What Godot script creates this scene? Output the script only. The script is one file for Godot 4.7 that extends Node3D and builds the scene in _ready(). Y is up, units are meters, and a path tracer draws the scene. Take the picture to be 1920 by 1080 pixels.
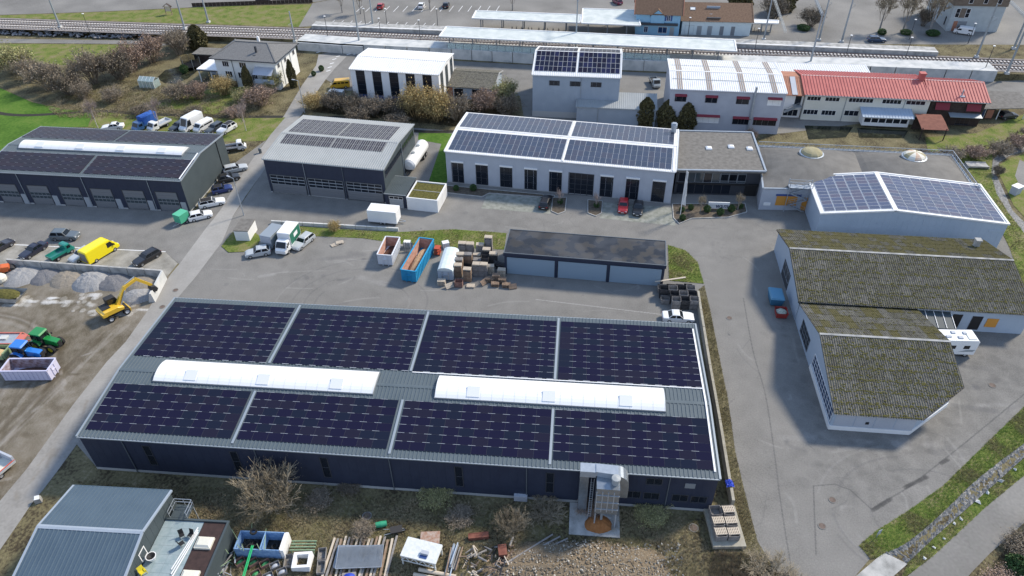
extends Node3D

# ---------------------------------------------------------------- mesh builder
class MB:
	var v := PackedVector3Array()
	var n := PackedVector3Array()
	var u := PackedVector2Array()
	var c := PackedColorArray()
	var col := Color(1, 1, 1)
	var t := Transform3D.IDENTITY
	var usecol := false
	var su := Vector2.ONE
	func tri(a: Vector3, b: Vector3, d: Vector3, ua := Vector2.ZERO, ub := Vector2.ZERO, ud := Vector2.ZERO) -> void:
		a = t * a; b = t * b; d = t * d
		var m := (b - a).cross(d - a)
		if m.length_squared() < 1e-16: return
		m = m.normalized()
		v.append(a); v.append(d); v.append(b)
		n.append(m); n.append(m); n.append(m)
		u.append(ua); u.append(ud); u.append(ub)
		c.append(col); c.append(col); c.append(col)
	# corners counter-clockwise seen from outside
	func quad(a: Vector3, b: Vector3, d: Vector3, e: Vector3) -> void:
		tri(a, b, d, Vector2(0, 1), Vector2(1, 1), Vector2(1, 0))
		tri(a, d, e, Vector2(0, 1), Vector2(1, 0), Vector2(0, 0))
	func box(o: Vector3, s: Vector3) -> void:
		var h := s * 0.5
		hexa([o + Vector3(-h.x, -h.y, h.z), o + Vector3(h.x, -h.y, h.z), o + Vector3(h.x, -h.y, -h.z), o + Vector3(-h.x, -h.y, -h.z)],
			[o + Vector3(-h.x, h.y, h.z), o + Vector3(h.x, h.y, h.z), o + Vector3(h.x, h.y, -h.z), o + Vector3(-h.x, h.y, -h.z)])
	# box from min corner to max corner
	func bx(x0: float, y0: float, z0: float, x1: float, y1: float, z1: float) -> void:
		box(Vector3((x0 + x1) / 2, (y0 + y1) / 2, (z0 + z1) / 2), Vector3(absf(x1 - x0), absf(y1 - y0), absf(z1 - z0)))
	# lower and upper ring of any prism, counter-clockwise seen from above
	func hexa(lo: Array, up: Array, caps := true) -> void:
		var k := lo.size()
		for i in k:
			var j := (i + 1) % k
			quad(lo[i], lo[j], up[j], up[i])
		if caps:
			for i in range(1, k - 1):
				tri(up[0], up[i], up[i + 1])
				tri(lo[0], lo[i + 1], lo[i])
	func beam(a: Vector3, b: Vector3, w: float, h: float) -> void:
		var d := (b - a)
		if d.length() < 1e-5: return
		d = d.normalized()
		var s := d.cross(Vector3.UP)
		if s.length() < 0.01: s = Vector3.RIGHT
		s = s.normalized()
		var q := s.cross(d).normalized()
		s *= w * 0.5; q *= h * 0.5
		var A := [a - s - q, a + s - q, a + s + q, a - s + q]
		var Bb := [b - s - q, b + s - q, b + s + q, b - s + q]
		for i in 4:
			var j := (i + 1) % 4
			quad(A[i], A[j], Bb[j], Bb[i])
		quad(A[3], A[2], A[1], A[0])
		quad(Bb[0], Bb[1], Bb[2], Bb[3])
	func tube(a: Vector3, b: Vector3, r0: float, r1: float, k := 6, caps := true) -> void:
		var d := (b - a).normalized()
		var s := d.cross(Vector3.UP)
		if s.length() < 0.01: s = Vector3.RIGHT
		s = s.normalized()
		var q := s.cross(d)
		var A := []
		var Bb := []
		for i in k:
			var g := TAU * i / k
			var o := s * cos(g) + q * sin(g)
			A.append(a + o * r0); Bb.append(b + o * r1)
		for i in k:
			var j := (i + 1) % k
			quad(A[i], A[j], Bb[j], Bb[i])
		if caps:
			for i in range(1, k - 1):
				tri(A[0], A[i + 1], A[i])
				tri(Bb[0], Bb[i], Bb[i + 1])
	# profile of (radius, height) turned about y
	func lathe(o: Vector3, prof: Array, k := 12) -> void:
		for m in prof.size() - 1:
			var p: Vector2 = prof[m]
			var q: Vector2 = prof[m + 1]
			for i in k:
				var g := TAU * i / k
				var h := TAU * (i + 1) / k
				quad(o + Vector3(cos(g) * p.x, p.y, -sin(g) * p.x), o + Vector3(cos(h) * p.x, p.y, -sin(h) * p.x), o + Vector3(cos(h) * q.x, q.y, -sin(h) * q.x), o + Vector3(cos(g) * q.x, q.y, -sin(g) * q.x))
	# side outline (x, y) swept across z from -w/2 to w/2 with the rim pulled in by b
	func slab(pts: Array, w: float, b := 0.0) -> void:
		var k := pts.size()
		var cen := Vector2.ZERO
		for p in pts: cen += p
		cen /= k
		var ins := []
		for p in pts: ins.append(p - (p - cen).normalized() * b)
		var z := w * 0.5
		for i in k:
			var j := (i + 1) % k
			var a: Vector2 = pts[i]
			var d: Vector2 = pts[j]
			quad(Vector3(a.x, a.y, -z + b), Vector3(a.x, a.y, z - b), Vector3(d.x, d.y, z - b), Vector3(d.x, d.y, -z + b))
			if b > 0:
				var ia: Vector2 = ins[i]
				var id: Vector2 = ins[j]
				quad(Vector3(a.x, a.y, z - b), Vector3(ia.x, ia.y, z), Vector3(id.x, id.y, z), Vector3(d.x, d.y, z - b))
				quad(Vector3(d.x, d.y, -z + b), Vector3(id.x, id.y, -z), Vector3(ia.x, ia.y, -z), Vector3(a.x, a.y, -z + b))
		var idx := Geometry2D.triangulate_polygon(PackedVector2Array(ins))
		for i in range(0, idx.size(), 3):
			var a: Vector2 = ins[idx[i]]
			var d: Vector2 = ins[idx[i + 1]]
			var e: Vector2 = ins[idx[i + 2]]
			if (d - a).cross(e - a) < 0:
				var s := d; d = e; e = s
			tri(Vector3(a.x, a.y, z), Vector3(d.x, d.y, z), Vector3(e.x, e.y, z))
			tri(Vector3(a.x, a.y, -z), Vector3(e.x, e.y, -z), Vector3(d.x, d.y, -z))
	# flat polygon of (x, z) at height y, uv by world position
	func sheet(pts: Array, y: float, uvo := Vector2.ZERO, uvs := 1.0, skirt := 0.0) -> void:
		var pv := PackedVector2Array(pts)
		var idx := Geometry2D.triangulate_polygon(pv)
		for i in range(0, idx.size(), 3):
			var a: Vector2 = pv[idx[i]]
			var d: Vector2 = pv[idx[i + 1]]
			var e: Vector2 = pv[idx[i + 2]]
			if (d - a).cross(e - a) > 0:
				var s := d; d = e; e = s
			tri(Vector3(a.x, y, a.y), Vector3(d.x, y, d.y), Vector3(e.x, y, e.y), (a - uvo) / uvs, (d - uvo) / uvs, (e - uvo) / uvs)
		if skirt > 0:
			var sg := 1.0 if Geometry2D.is_polygon_clockwise(pv) else -1.0
			for i in pv.size():
				var a := pv[i]
				var d := pv[(i + 1) % pv.size()]
				if sg < 0:
					var s := a; a = d; d = s
				quad(Vector3(d.x, y - skirt, d.y), Vector3(a.x, y - skirt, a.y), Vector3(a.x, y, a.y), Vector3(d.x, y, d.y))
	# trapezoid-ribbed sheet in the plane y=0: x from 0 to w, z from 0 to l
	func ribs(w: float, l: float, pitch: float, hgt: float, frac := 0.35) -> void:
		var k := int(round(w / pitch))
		pitch = w / k
		for i in k:
			var x := i * pitch
			var a := x + pitch * (1 - frac) - hgt * 0.6
			var b := x + pitch * (1 - frac)
			var d := x + pitch - hgt * 0.6
			var e := x + pitch
			var xs := [x, a, b, d, e]
			var ys := [0.0, 0.0, hgt, hgt, 0.0]
			for m in 4:
				quad(Vector3(xs[m], ys[m], l), Vector3(xs[m + 1], ys[m + 1], l), Vector3(xs[m + 1], ys[m + 1], 0), Vector3(xs[m], ys[m], 0))
	func waves(w: float, l: float, pitch: float, hgt: float, z0 := 0.0) -> void:
		var k := int(round(w / pitch)) * 4
		for i in k:
			var x := w * i / k
			var x2 := w * (i + 1) / k
			var y := sin(TAU * i / 4.0) * hgt
			var y2 := sin(TAU * (i + 1) / 4.0) * hgt
			quad(Vector3(x, y, z0 + l), Vector3(x2, y2, z0 + l), Vector3(x2, y2, z0), Vector3(x, y, z0))
	func done() -> ArrayMesh:
		var m := ArrayMesh.new()
		if v.is_empty(): return m
		var a := []
		a.resize(Mesh.ARRAY_MAX)
		a[Mesh.ARRAY_VERTEX] = v
		a[Mesh.ARRAY_NORMAL] = n
		a[Mesh.ARRAY_TEX_UV] = u
		if usecol: a[Mesh.ARRAY_COLOR] = c
		m.add_surface_from_arrays(Mesh.PRIMITIVE_TRIANGLES, a)
		return m

var rng := RandomNumberGenerator.new()
var M := {}
var taken := {}
var lib := {}
const V3 := Vector3.ZERO

func v3(x: float, y: float, z: float) -> Vector3:
	return Vector3(x, y, z)

func v2(x: float, y: float) -> Vector2:
	return Vector2(x, y)

func rr(a: float, b: float) -> float:
	return rng.randf_range(a, b)

func nb() -> MB:
	return MB.new()

func numbered(called: String) -> String:
	var k: int = taken.get(called, 0)
	taken[called] = k + 1
	return called if k == 0 else "%s_%03d" % [called, k]

# a thing at its base; its parts are its children
func thing(called: String, label: String, category: String, at := Vector3.ZERO, turn := .0, group := "") -> Node3D:
	var o := Node3D.new()
	o.name = numbered(called)
	add_child(o)
	o.position = at
	o.rotation.y = turn
	tag(o, label, category, group)
	return o

func tag(o: Node, label: String, category := "", group := "", kind := "") -> Node:
	if label: o.set_meta("label", label)
	if category: o.set_meta("category", category)
	if group: o.set_meta("group", group)
	if kind: o.set_meta("kind", kind)
	return o

func part(b, called: String, mat: Material, parent: Node) -> MeshInstance3D:
	var o := MeshInstance3D.new()
	o.mesh = b.done() if b is MB else b
	o.material_override = mat
	if parent == self: called = numbered(called)
	o.name = called
	parent.add_child(o, true)
	return o

func struct(b: MB, called: String, mat: Material) -> MeshInstance3D:
	var o := part(b, called, mat, self)
	o.set_meta("kind", "structure")
	return o

func one(b, called: String, mat: Material, label: String, category: String, group := "") -> MeshInstance3D:
	var o := part(b, called, mat, self)
	tag(o, label, category, group)
	return o

func copy(o: Node3D, at: Vector3, turn: float, label := "", group := "") -> Node3D:
	var nm := String(o.name)
	if nm.length() > 4 and nm[-4] == "_" and nm.right(3).is_valid_int(): nm = nm.left(-4)
	var r: Node3D = o.duplicate()
	r.name = numbered(nm)
	add_child(r)
	r.position = at
	r.rotation.y = turn
	if label: r.set_meta("label", label)
	if group: r.set_meta("group", group)
	return r

# ---------------------------------------------------------------- materials
func lin(r: float, g: float, b: float) -> Color:
	return Color(r, g, b).linear_to_srgb()

func mat(called: String, col: Color, rough := .8, metal := .0, spec := .5) -> StandardMaterial3D:
	var m := StandardMaterial3D.new()
	m.resource_name = called
	m.albedo_color = col
	m.roughness = rough
	m.metallic = metal
	m.metallic_specular = spec
	m.cull_mode = BaseMaterial3D.CULL_DISABLED
	M[called] = m
	return m

func noise_img(size: int, sd: int, freq: float, oct: int, kind := FastNoiseLite.TYPE_SIMPLEX_SMOOTH, seamless := true) -> PackedByteArray:
	var f := FastNoiseLite.new()
	f.seed = sd
	f.noise_type = kind
	f.frequency = freq
	f.fractal_octaves = oct
	f.fractal_type = FastNoiseLite.FRACTAL_FBM if oct > 1 else FastNoiseLite.FRACTAL_NONE
	var im := f.get_seamless_image(size, size, false, false, .12, true) if seamless else f.get_image(size, size, false, false, true)
	im.convert(Image.FORMAT_L8)
	return im.get_data()

# layers: [frequency, octaves, weight]; stops: colours (linear) from low to high
func noise_tex(size: int, sd: int, layers: Array, stops: Array) -> Image:
	var lut := PackedByteArray()
	lut.resize(256 * 3)
	for i in 256:
		var f := clampf((i / 255.0), 0, 1) * (stops.size() - 1)
		var k := mini(int(f), stops.size() - 2)
		var cc: Color = (stops[k] as Color).lerp(stops[k + 1], f - k).linear_to_srgb()
		lut[i * 3] = cc.r8; lut[i * 3 + 1] = cc.g8; lut[i * 3 + 2] = cc.b8
	var ims := []
	var ws := []
	for i in layers.size():
		ims.append(noise_img(size, sd + i * 17, layers[i][0], layers[i][1]))
		ws.append(float(layers[i][2]))
	var N := size * size
	var out := PackedByteArray()
	out.resize(N * 3)
	var A: PackedByteArray = ims[0]
	var B: PackedByteArray = ims[1]
	var C: PackedByteArray = ims[2] if ims.size() > 2 else ims[1]
	var wa: float = ws[0]
	var wb: float = ws[1]
	var wc: float = ws[2] if ims.size() > 2 else .0
	var o := 127.5
	for i in N:
		var t := clampi(int(o + (A[i] - 127.5) * wa + (B[i] - 127.5) * wb + (C[i] - 127.5) * wc), 0, 255) * 3
		out[i * 3] = lut[t]; out[i * 3 + 1] = lut[t + 1]; out[i * 3 + 2] = lut[t + 2]
	return Image.create_from_data(size, size, false, Image.FORMAT_RGB8, out)

# stroke of colour (tracks, seams, stains) on a ground picture that spans span metres from o
func stroke(im: Image, o: Vector2, span: float, pts: Array, wid: float, col: Color, alpha: float, rough := .5) -> void:
	var s := im.get_width() / span
	var cs := col.linear_to_srgb()
	for i in pts.size() - 1:
		var a: Vector2 = (pts[i] - o) * s
		var b: Vector2 = (pts[i + 1] - o) * s
		var L := a.distance_to(b)
		var r := maxf(wid * s * .5, .5)
		var st := maxi(int(L / maxf(r * .7, .7)), 1)
		for k in st:
			var p := a.lerp(b, float(k) / st)
			var al := alpha * (1.0 - rough * rng.randf())
			for yy in range(int(p.y - r), int(p.y + r) + 1):
				for xx in range(int(p.x - r), int(p.x + r) + 1):
					if xx < 0 or yy < 0 or xx >= im.get_width() or yy >= im.get_height(): continue
					if v2(xx + .5, yy + .5).distance_to(p) > r + .3: continue
					im.set_pixel(xx, yy, im.get_pixel(xx, yy).lerp(cs, al * (.6 + .4 * rng.randf())))

func curve(pts: Array, k := 6) -> Array:
	var out := []
	for i in pts.size() - 1:
		var p0: Vector2 = pts[maxi(i - 1, 0)]
		var p1: Vector2 = pts[i]
		var p2: Vector2 = pts[i + 1]
		var p3: Vector2 = pts[mini(i + 2, pts.size() - 1)]
		for j in k:
			out.append(p1.cubic_interpolate(p2, p0, p3, float(j) / k))
	out.append(pts[-1])
	return out

# image material; tile metres by world position, or by uv when tile is 0
func imat(called: String, im: Image, tile: float, rough := .9, bump := .0, spec := .3) -> StandardMaterial3D:
	var m := mat(called, Color.WHITE, rough, .0, spec)
	im.generate_mipmaps()
	m.albedo_texture = ImageTexture.create_from_image(im)
	if tile > 0:
		m.uv1_triplanar = true
		m.uv1_world_triplanar = true
		m.uv1_scale = Vector3.ONE / tile
		m.uv1_triplanar_sharpness = 4.0
	if bump > 0:
		var h := im.duplicate() as Image
		h.clear_mipmaps()
		h.convert(Image.FORMAT_L8)
		h.convert(Image.FORMAT_RGBA8)
		h.bump_map_to_normal_map(bump)
		m.normal_enabled = true
		m.normal_texture = ImageTexture.create_from_image(h)
	return m

func speckle(called: String, a: Color, b: Color, tile: float, rough := .8, sd := 1, size := 256, spec := .4, metal := .0) -> StandardMaterial3D:
	var im := noise_tex(size, sd, [[.02, 3, .8], [.25, 2, .7]], [a, b])
	var m := imat(called, im, tile, rough, .0, spec)
	m.metallic = metal
	return m
var G := {
	"road": [v2(-59.7, -45.0), v2(-58.8, -49.7), v2(-58.0, -54.2), v2(-57.2, -64.3), v2(-56.2, -72.2), v2(-55.2, -76.3), v2(-54.7, -82.8), v2(-54.6, -87.9), v2(-54.4, -92.3), v2(-54.0, -94.7), v2(-53.0, -105.1), v2(-52.6, -107.8), v2(-52.2, -111.7), v2(-52.1, -120.6), v2(-51.6, -129.2), v2(-50.8, -137.7), v2(-49.9, -149.4), v2(-49.5, -165.9), v2(-48.6, -178.1), v2(-49.5, -185.6), v2(-41.9, -183.9), v2(-43.5, -176.1), v2(-44.5, -168.9), v2(-45.5, -158.2), v2(-46.1, -150.3), v2(-47.0, -143.3), v2(-48.2, -123.3), v2(-49.0, -115.7), v2(-49.4, -108.7), v2(-48.9, -100.9), v2(-50.2, -91.1), v2(-51.3, -85.6), v2(-53.7, -57.8), v2(-54.2, -53.6), v2(-54.6, -51.0), v2(-54.9, -49.9), v2(-55.1, -47.0), v2(-55.4, -43.6), v2(-56.0, -40.6), v2(-57.1, -37.7)],
	"yard": [v2(-53.7, -57.8), v2(-51.3, -85.6), v2(-49.4, -108.7), v2(-48.2, -123.3), v2(-46.6, -146.9), v2(-20.0, -142.4), v2(33.8, -131.2), v2(48.6, -119.1), v2(82.4, -118.1), v2(86.4, -115.1), v2(81.7, -96.6), v2(77.0, -78.1), v2(75.4, -71.4), v2(64.7, -61.6), v2(57.1, -56.0), v2(49.0, -50.0), v2(43.3, -46.6), v2(39.0, -44.3), v2(36.5, -42.6), v2(37.1, -41.1), v2(34.5, -38.9), v2(31.2, -35.8), v2(28.1, -35.9), v2(27.0, -39.3), v2(25.9, -43.2), v2(26.1, -48.8), v2(26.5, -55.3), v2(27.6, -63.2), v2(28.4, -71.9), v2(29.3, -81.5), v2(29.7, -87.2), v2(28.3, -84.0), v2(26.9, -77.4), v2(23.6, -59.2), v2(21.7, -47.7), v2(-49.6, -54.2)],
	"forecourt": [v2(-102.8, -116.2), v2(-56.7, -110.4), v2(-55.2, -126.8), v2(-50.9, -138.0), v2(-51.6, -129.2), v2(-52.1, -120.6), v2(-52.2, -111.7), v2(-52.6, -107.8), v2(-53.0, -105.1), v2(-54.0, -94.7), v2(-57.6, -98.2), v2(-86.9, -101.6), v2(-94.7, -102.6)],
	"gravel_lot": [v2(-94.7, -102.6), v2(-86.9, -101.6), v2(-57.6, -98.2), v2(-54.3, -94.9), v2(-54.8, -91.1), v2(-81.9, -95.6), v2(-91.5, -97.1)],
	"dirt_yard": [v2(-91.5, -97.1), v2(-81.9, -95.6), v2(-54.8, -91.1), v2(-54.4, -92.3), v2(-54.6, -87.9), v2(-54.7, -82.8), v2(-55.2, -76.3), v2(-56.2, -72.2), v2(-57.2, -64.3), v2(-58.0, -54.2), v2(-58.8, -49.7), v2(-59.7, -45.0), v2(-65.5, -45.1), v2(-98.7, -97.3)],
	"meadow_near": [v2(-141.7, -169.2), v2(-122.3, -166.9), v2(-110.3, -158.4), v2(-101.0, -154.4), v2(-93.4, -152.2), v2(-91.5, -145.2), v2(-101.4, -145.0), v2(-104.0, -133.1), v2(-112.7, -122.7)],
	"meadow_far": [v2(-162.5, -197.9), v2(-138.6, -196.9), v2(-102.3, -194.6), v2(-100.9, -186.5), v2(-109.1, -183.2), v2(-113.5, -180.9), v2(-122.6, -182.6), v2(-131.0, -183.0), v2(-155.0, -186.0)],
	"far_path": [v2(-165.3, -202.3), v2(-140.7, -200.8), v2(-98.1, -197.5), v2(-89.6, -194.1), v2(-93.7, -193.5), v2(-102.6, -195.2), v2(-138.9, -197.5), v2(-163.0, -198.7)],
	"lawn_cars": [v2(-91.5, -145.2), v2(-92.4, -152.7), v2(-83.8, -150.8), v2(-65.3, -148.5), v2(-49.4, -148.5), v2(-51.0, -137.5), v2(-59.6, -137.3), v2(-74.0, -140.2)],
	"lawn_gap": [v2(-19.3, -140.9), v2(-9.8, -139.1), v2(-12.2, -118.5), v2(-15.6, -118.6), v2(-14.1, -135.0), v2(-19.1, -137.0)],
	"grass_bank": [v2(-42.4, -104.8), v2(-36.9, -105.3), v2(-29.3, -104.1), v2(-19.2, -103.0), v2(-9.9, -103.6), v2(-.8, -102.2), v2(-1.2, -97.4), v2(-11.4, -98.3), v2(-19.1, -99.6), v2(-25.2, -101.3), v2(-36.3, -102.4), v2(-41.9, -102.8)],
	"shed_island": [v2(-48.6, -99.5), v2(-48.0, -103.6), v2(-44.1, -103.5), v2(-42.6, -102.0), v2(-42.6, -97.9), v2(-46.9, -97.7)],
	"carport_verge": [v2(26.0, -98.0), v2(28.6, -96.4), v2(29.9, -93.1), v2(29.7, -87.6), v2(24.5, -88.5)],
	"wall_verge": [v2(28.4, -85.9), v2(29.7, -87.2), v2(29.3, -81.5), v2(28.4, -71.9), v2(27.6, -63.2), v2(26.5, -55.3), v2(26.1, -48.8), v2(25.9, -43.2), v2(27.0, -39.3), v2(27.5, -37.6), v2(23.3, -37.6), v2(24.1, -44.3), v2(25.1, -52.7), v2(26.3, -65.4)],
	"stream_bank": [v2(72.9, -67.4), v2(64.7, -61.6), v2(57.1, -56.0), v2(49.0, -50.0), v2(43.3, -46.6), v2(39.0, -44.3), v2(36.5, -42.6), v2(37.1, -41.1), v2(37.8, -41.1), v2(41.1, -42.5), v2(44.4, -44.5), v2(48.3, -47.2), v2(52.3, -50.1), v2(57.5, -53.4), v2(61.5, -55.8), v2(69.7, -60.9)],
	"stream": [v2(69.7, -60.9), v2(61.5, -55.8), v2(57.5, -53.4), v2(52.3, -50.1), v2(48.3, -47.2), v2(44.4, -44.5), v2(41.1, -42.5), v2(38.9, -41.7), v2(40.7, -40.5), v2(41.9, -41.3), v2(45.8, -44.0), v2(50.9, -47.4), v2(55.4, -50.4), v2(60.2, -53.6), v2(68.2, -58.3)],
	"concrete_slab": [v2(34.5, -38.9), v2(37.8, -41.1), v2(38.9, -41.7), v2(40.7, -40.4), v2(37.5, -38.3), v2(34.8, -36.9)],
	"road_verge": [v2(68.2, -58.3), v2(60.2, -53.6), v2(55.4, -50.4), v2(50.9, -47.4), v2(45.8, -44.0), v2(41.9, -41.3), v2(40.8, -40.5), v2(39.4, -38.8), v2(40.8, -39.5), v2(44.0, -41.4), v2(52.5, -47.2), v2(58.9, -51.2), v2(66.7, -55.9)],
	"lower_road": [v2(66.7, -55.9), v2(58.9, -51.2), v2(52.5, -47.2), v2(44.0, -41.4), v2(40.8, -39.5), v2(38.5, -38.0), v2(44.1, -37.3), v2(46.9, -39.4), v2(49.9, -41.5), v2(55.4, -45.0), v2(62.8, -49.4)],
	"meadow_right": [v2(88.2, -129.1), v2(95.6, -128.0), v2(91.9, -120.9), v2(88.3, -112.6), v2(86.9, -105.2), v2(86.3, -100.0), v2(85.3, -87.9), v2(79.2, -79.2), v2(77.1, -82.9), v2(81.7, -96.3), v2(86.8, -115.1)],
	"upper_stream": [v2(115.4, -138.1), v2(104.1, -131.7), v2(101.2, -130.5), v2(97.5, -128.3), v2(94.2, -125.0), v2(90.8, -119.3), v2(88.3, -112.6), v2(87.0, -106.4), v2(86.6, -102.7), v2(84.5, -86.6), v2(87.3, -90.6), v2(88.1, -103.2), v2(88.1, -106.9), v2(90.0, -113.1), v2(91.8, -119.2), v2(94.8, -123.9), v2(98.5, -126.6), v2(101.9, -128.0), v2(112.3, -132.9)],
	"meadow_far_right": [v2(94.2, -122.9), v2(98.1, -125.7), v2(111.2, -131.1), v2(103.7, -118.5), v2(99.3, -124.8), v2(95.1, -118.8), v2(94.0, -115.3), v2(93.5, -110.3), v2(96.0, -105.8), v2(88.6, -93.4), v2(89.0, -104.0), v2(89.2, -108.6), v2(90.9, -114.0), v2(92.2, -118.8)],
	"gravel_right": [v2(99.3, -124.8), v2(103.7, -118.5), v2(96.0, -105.8), v2(93.5, -110.3), v2(94.0, -115.3), v2(95.1, -118.8)],
	"garden_lawn_right": [v2(85.4, -134.7), v2(96.6, -136.2), v2(113.1, -145.8), v2(107.5, -135.9), v2(95.2, -129.3), v2(83.2, -128.6)],
	"garden_lawn": [v2(-77.9, -160.8), v2(-65.8, -166.5), v2(-61.5, -169.5), v2(-59.8, -158.7), v2(-65.9, -150.4), v2(-80.7, -155.1)],
	"bay_one": [v2(-4.2, -115.6), v2(7.7, -113.7), v2(7.0, -108.0), v2(-5.3, -110.2)],
	"bay_two": [v2(16.7, -111.6), v2(29.4, -109.4), v2(28.3, -103.7), v2(15.5, -106.4)],
	"pond": [v2(-86.4, -171.5), v2(-86.1, -176.5), v2(-83.3, -178.7), v2(-79.0, -177.9), v2(-77.8, -175.6), v2(-78.5, -171.2), v2(-80.4, -168.0), v2(-83.1, -168.3)],
	"mill_pond": [v2(62.6, -140.9), v2(72.6, -140.0), v2(69.3, -135.3), v2(61.4, -134.6)],
	"mill_pond_b": [v2(73.2, -139.5), v2(83.3, -137.9), v2(80.9, -134.5), v2(72.0, -135.1)],
	"back_road": [v2(-49.5, -185.6), v2(-44.0, -188.4), v2(-14.1, -179.9), v2(6.2, -176.3), v2(26.9, -171.5), v2(38.8, -169.7), v2(67.1, -166.1), v2(113.6, -162.2), v2(122.7, -162.8), v2(122.1, -155.2), v2(91.4, -145.2), v2(57.2, -137.5), v2(34.2, -136.3), v2(3.4, -142.2), v2(2.5, -158.0), v2(-14.4, -163.1), v2(-38.2, -162.4), v2(-44.2, -168.9)],
	"street": [v2(-173.5, -216.6), v2(-148.5, -216.4), v2(-122.6, -217.9), v2(-94.6, -220.7), v2(-58.0, -224.0), v2(-50.7, -227.8), v2(-65.0, -233.7), v2(-158.5, -234.9), v2(-186.0, -236.2)],
	"verge_street": [v2(-171.7, -213.7), v2(-147.2, -214.0), v2(-58.1, -202.4), v2(-58.4, -222.0), v2(-94.0, -221.4), v2(-94.4, -220.2), v2(-122.4, -217.4), v2(-148.2, -215.9), v2(-173.2, -216.1)],
	"station_court": [v2(-58.1, -202.4), v2(-58.5, -223.0), v2(-50.7, -227.8), v2(8.0, -233.5), v2(176.9, -225.4), v2(147.4, -179.1), v2(131.1, -181.2), v2(93.9, -183.1), v2(61.7, -185.5), v2(-16.3, -196.6), v2(-52.3, -203.2)],
}

func setup_view() -> void:
	var cam := Camera3D.new()
	cam.name = "camera"
	add_child(cam)
	var r := v3(.99989345, -.01138567, .00913493)
	var up := v3(.01459727, .77990274, -.62573049)
	var fw := v3(0, -.62579716, -.77998584)
	cam.transform = Transform3D(Basis(r, up, -fw), v3(0, 70, 0))
	cam.fov = 43.38
	cam.near = 1.0
	cam.far = 2000.0
	cam.current = true
	var we := WorldEnvironment.new()
	we.name = "environment"
	var e := Environment.new()
	e.background_mode = Environment.BG_SKY
	var sm := ProceduralSkyMaterial.new()
	sm.sky_top_color = Color(.53, .645, .82)
	sm.sky_horizon_color = Color(.90, .93, .965)
	sm.sky_curve = .25
	sm.ground_bottom_color = Color(.30, .31, .30)
	sm.ground_horizon_color = Color(.70, .74, .78)
	sm.energy_multiplier = 1.0
	var sk := Sky.new()
	sk.sky_material = sm
	e.sky = sk
	e.tonemap_mode = Environment.TONE_MAPPER_LINEAR
	e.tonemap_exposure = 1.4
	e.sdfgi_enabled = true
	e.ssao_enabled = true
	e.ssil_enabled = true
	we.environment = e
	add_child(we)
	var sun := DirectionalLight3D.new()
	sun.name = "sun"
	add_child(sun)
	sun.look_at_from_position(Vector3.ZERO, v3(-1.0, -1.02, .62), Vector3.UP)
	sun.light_energy = 1.2
	sun.light_color = Color(1.0, .955, .885)
	sun.light_angular_distance = 8.0
	sun.shadow_enabled = true

func make_materials() -> void:
	rng.seed = 4711
	# ground
	imat("soil", noise_tex(1024, 3, [[.012, 4, 1.0], [.12, 3, 1.1], [.5, 1, .5]], [Color(.05, .04, .026), Color(.095, .08, .045), Color(.15, .13, .075), Color(.145, .13, .065), Color(.22, .185, .12)]), 60, .95, 3.0)
	imat("meadow", noise_tex(1024, 5, [[.008, 3, .9], [.09, 3, .9], [.5, 1, .6]], [Color(.045, .10, .012), Color(.062, .135, .018), Color(.083, .16, .023), Color(.115, .165, .035)]), 80, .95, 2.0)
	imat("lawn", noise_tex(1024, 9, [[.014, 4, 1.1], [.10, 3, .9], [.5, 1, .6]], [Color(.07, .10, .02), Color(.11, .15, .03), Color(.15, .175, .042), Color(.17, .155, .065), Color(.21, .185, .10)]), 50, .95, 3.0)
	imat("gravel", noise_tex(1024, 11, [[.015, 3, .7], [.35, 2, 1.0]], [Color(.14, .13, .11), Color(.27, .26, .23), Color(.40, .38, .34)]), 40, .95, 2.0)
	imat("ballast", noise_tex(512, 12, [[.03, 2, .5], [.4, 2, 1.2]], [Color(.10, .09, .085), Color(.22, .20, .19), Color(.34, .32, .30)]), 20, .95, 2.0)
	imat("asphalt_far", noise_tex(512, 14, [[.01, 4, .9], [.4, 2, .6]], [Color(.135, .131, .122), Color(.195, .19, .178), Color(.25, .242, .225)]), 90, .9)
	imat("pavers", noise_tex(512, 15, [[.03, 3, .9], [.35, 2, .9]], [Color(.15, .155, .13), Color(.24, .25, .22), Color(.31, .31, .28)]), 20, .95)
	imat("concrete", noise_tex(512, 16, [[.015, 4, 1.0], [.3, 2, .6]], [Color(.22, .22, .21), Color(.36, .36, .345), Color(.47, .46, .44)]), 14, .9)
	imat("concrete_pale", noise_tex(512, 18, [[.012, 4, 1.0], [.3, 2, .5]], [Color(.36, .38, .38), Color(.50, .51, .50), Color(.60, .60, .58)]), 20, .9)
	imat("water", noise_tex(512, 19, [[.03, 3, .9], [.2, 3, 1.0]], [Color(.06, .064, .066), Color(.13, .135, .138), Color(.25, .255, .26)]), 9, .35, 5.0)
	imat("pond_water", noise_tex(256, 20, [[.02, 3, 1.0], [.1, 3, .5]], [Color(.012, .014, .010), Color(.022, .024, .016), Color(.045, .05, .03)]), 12, .15)

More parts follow.
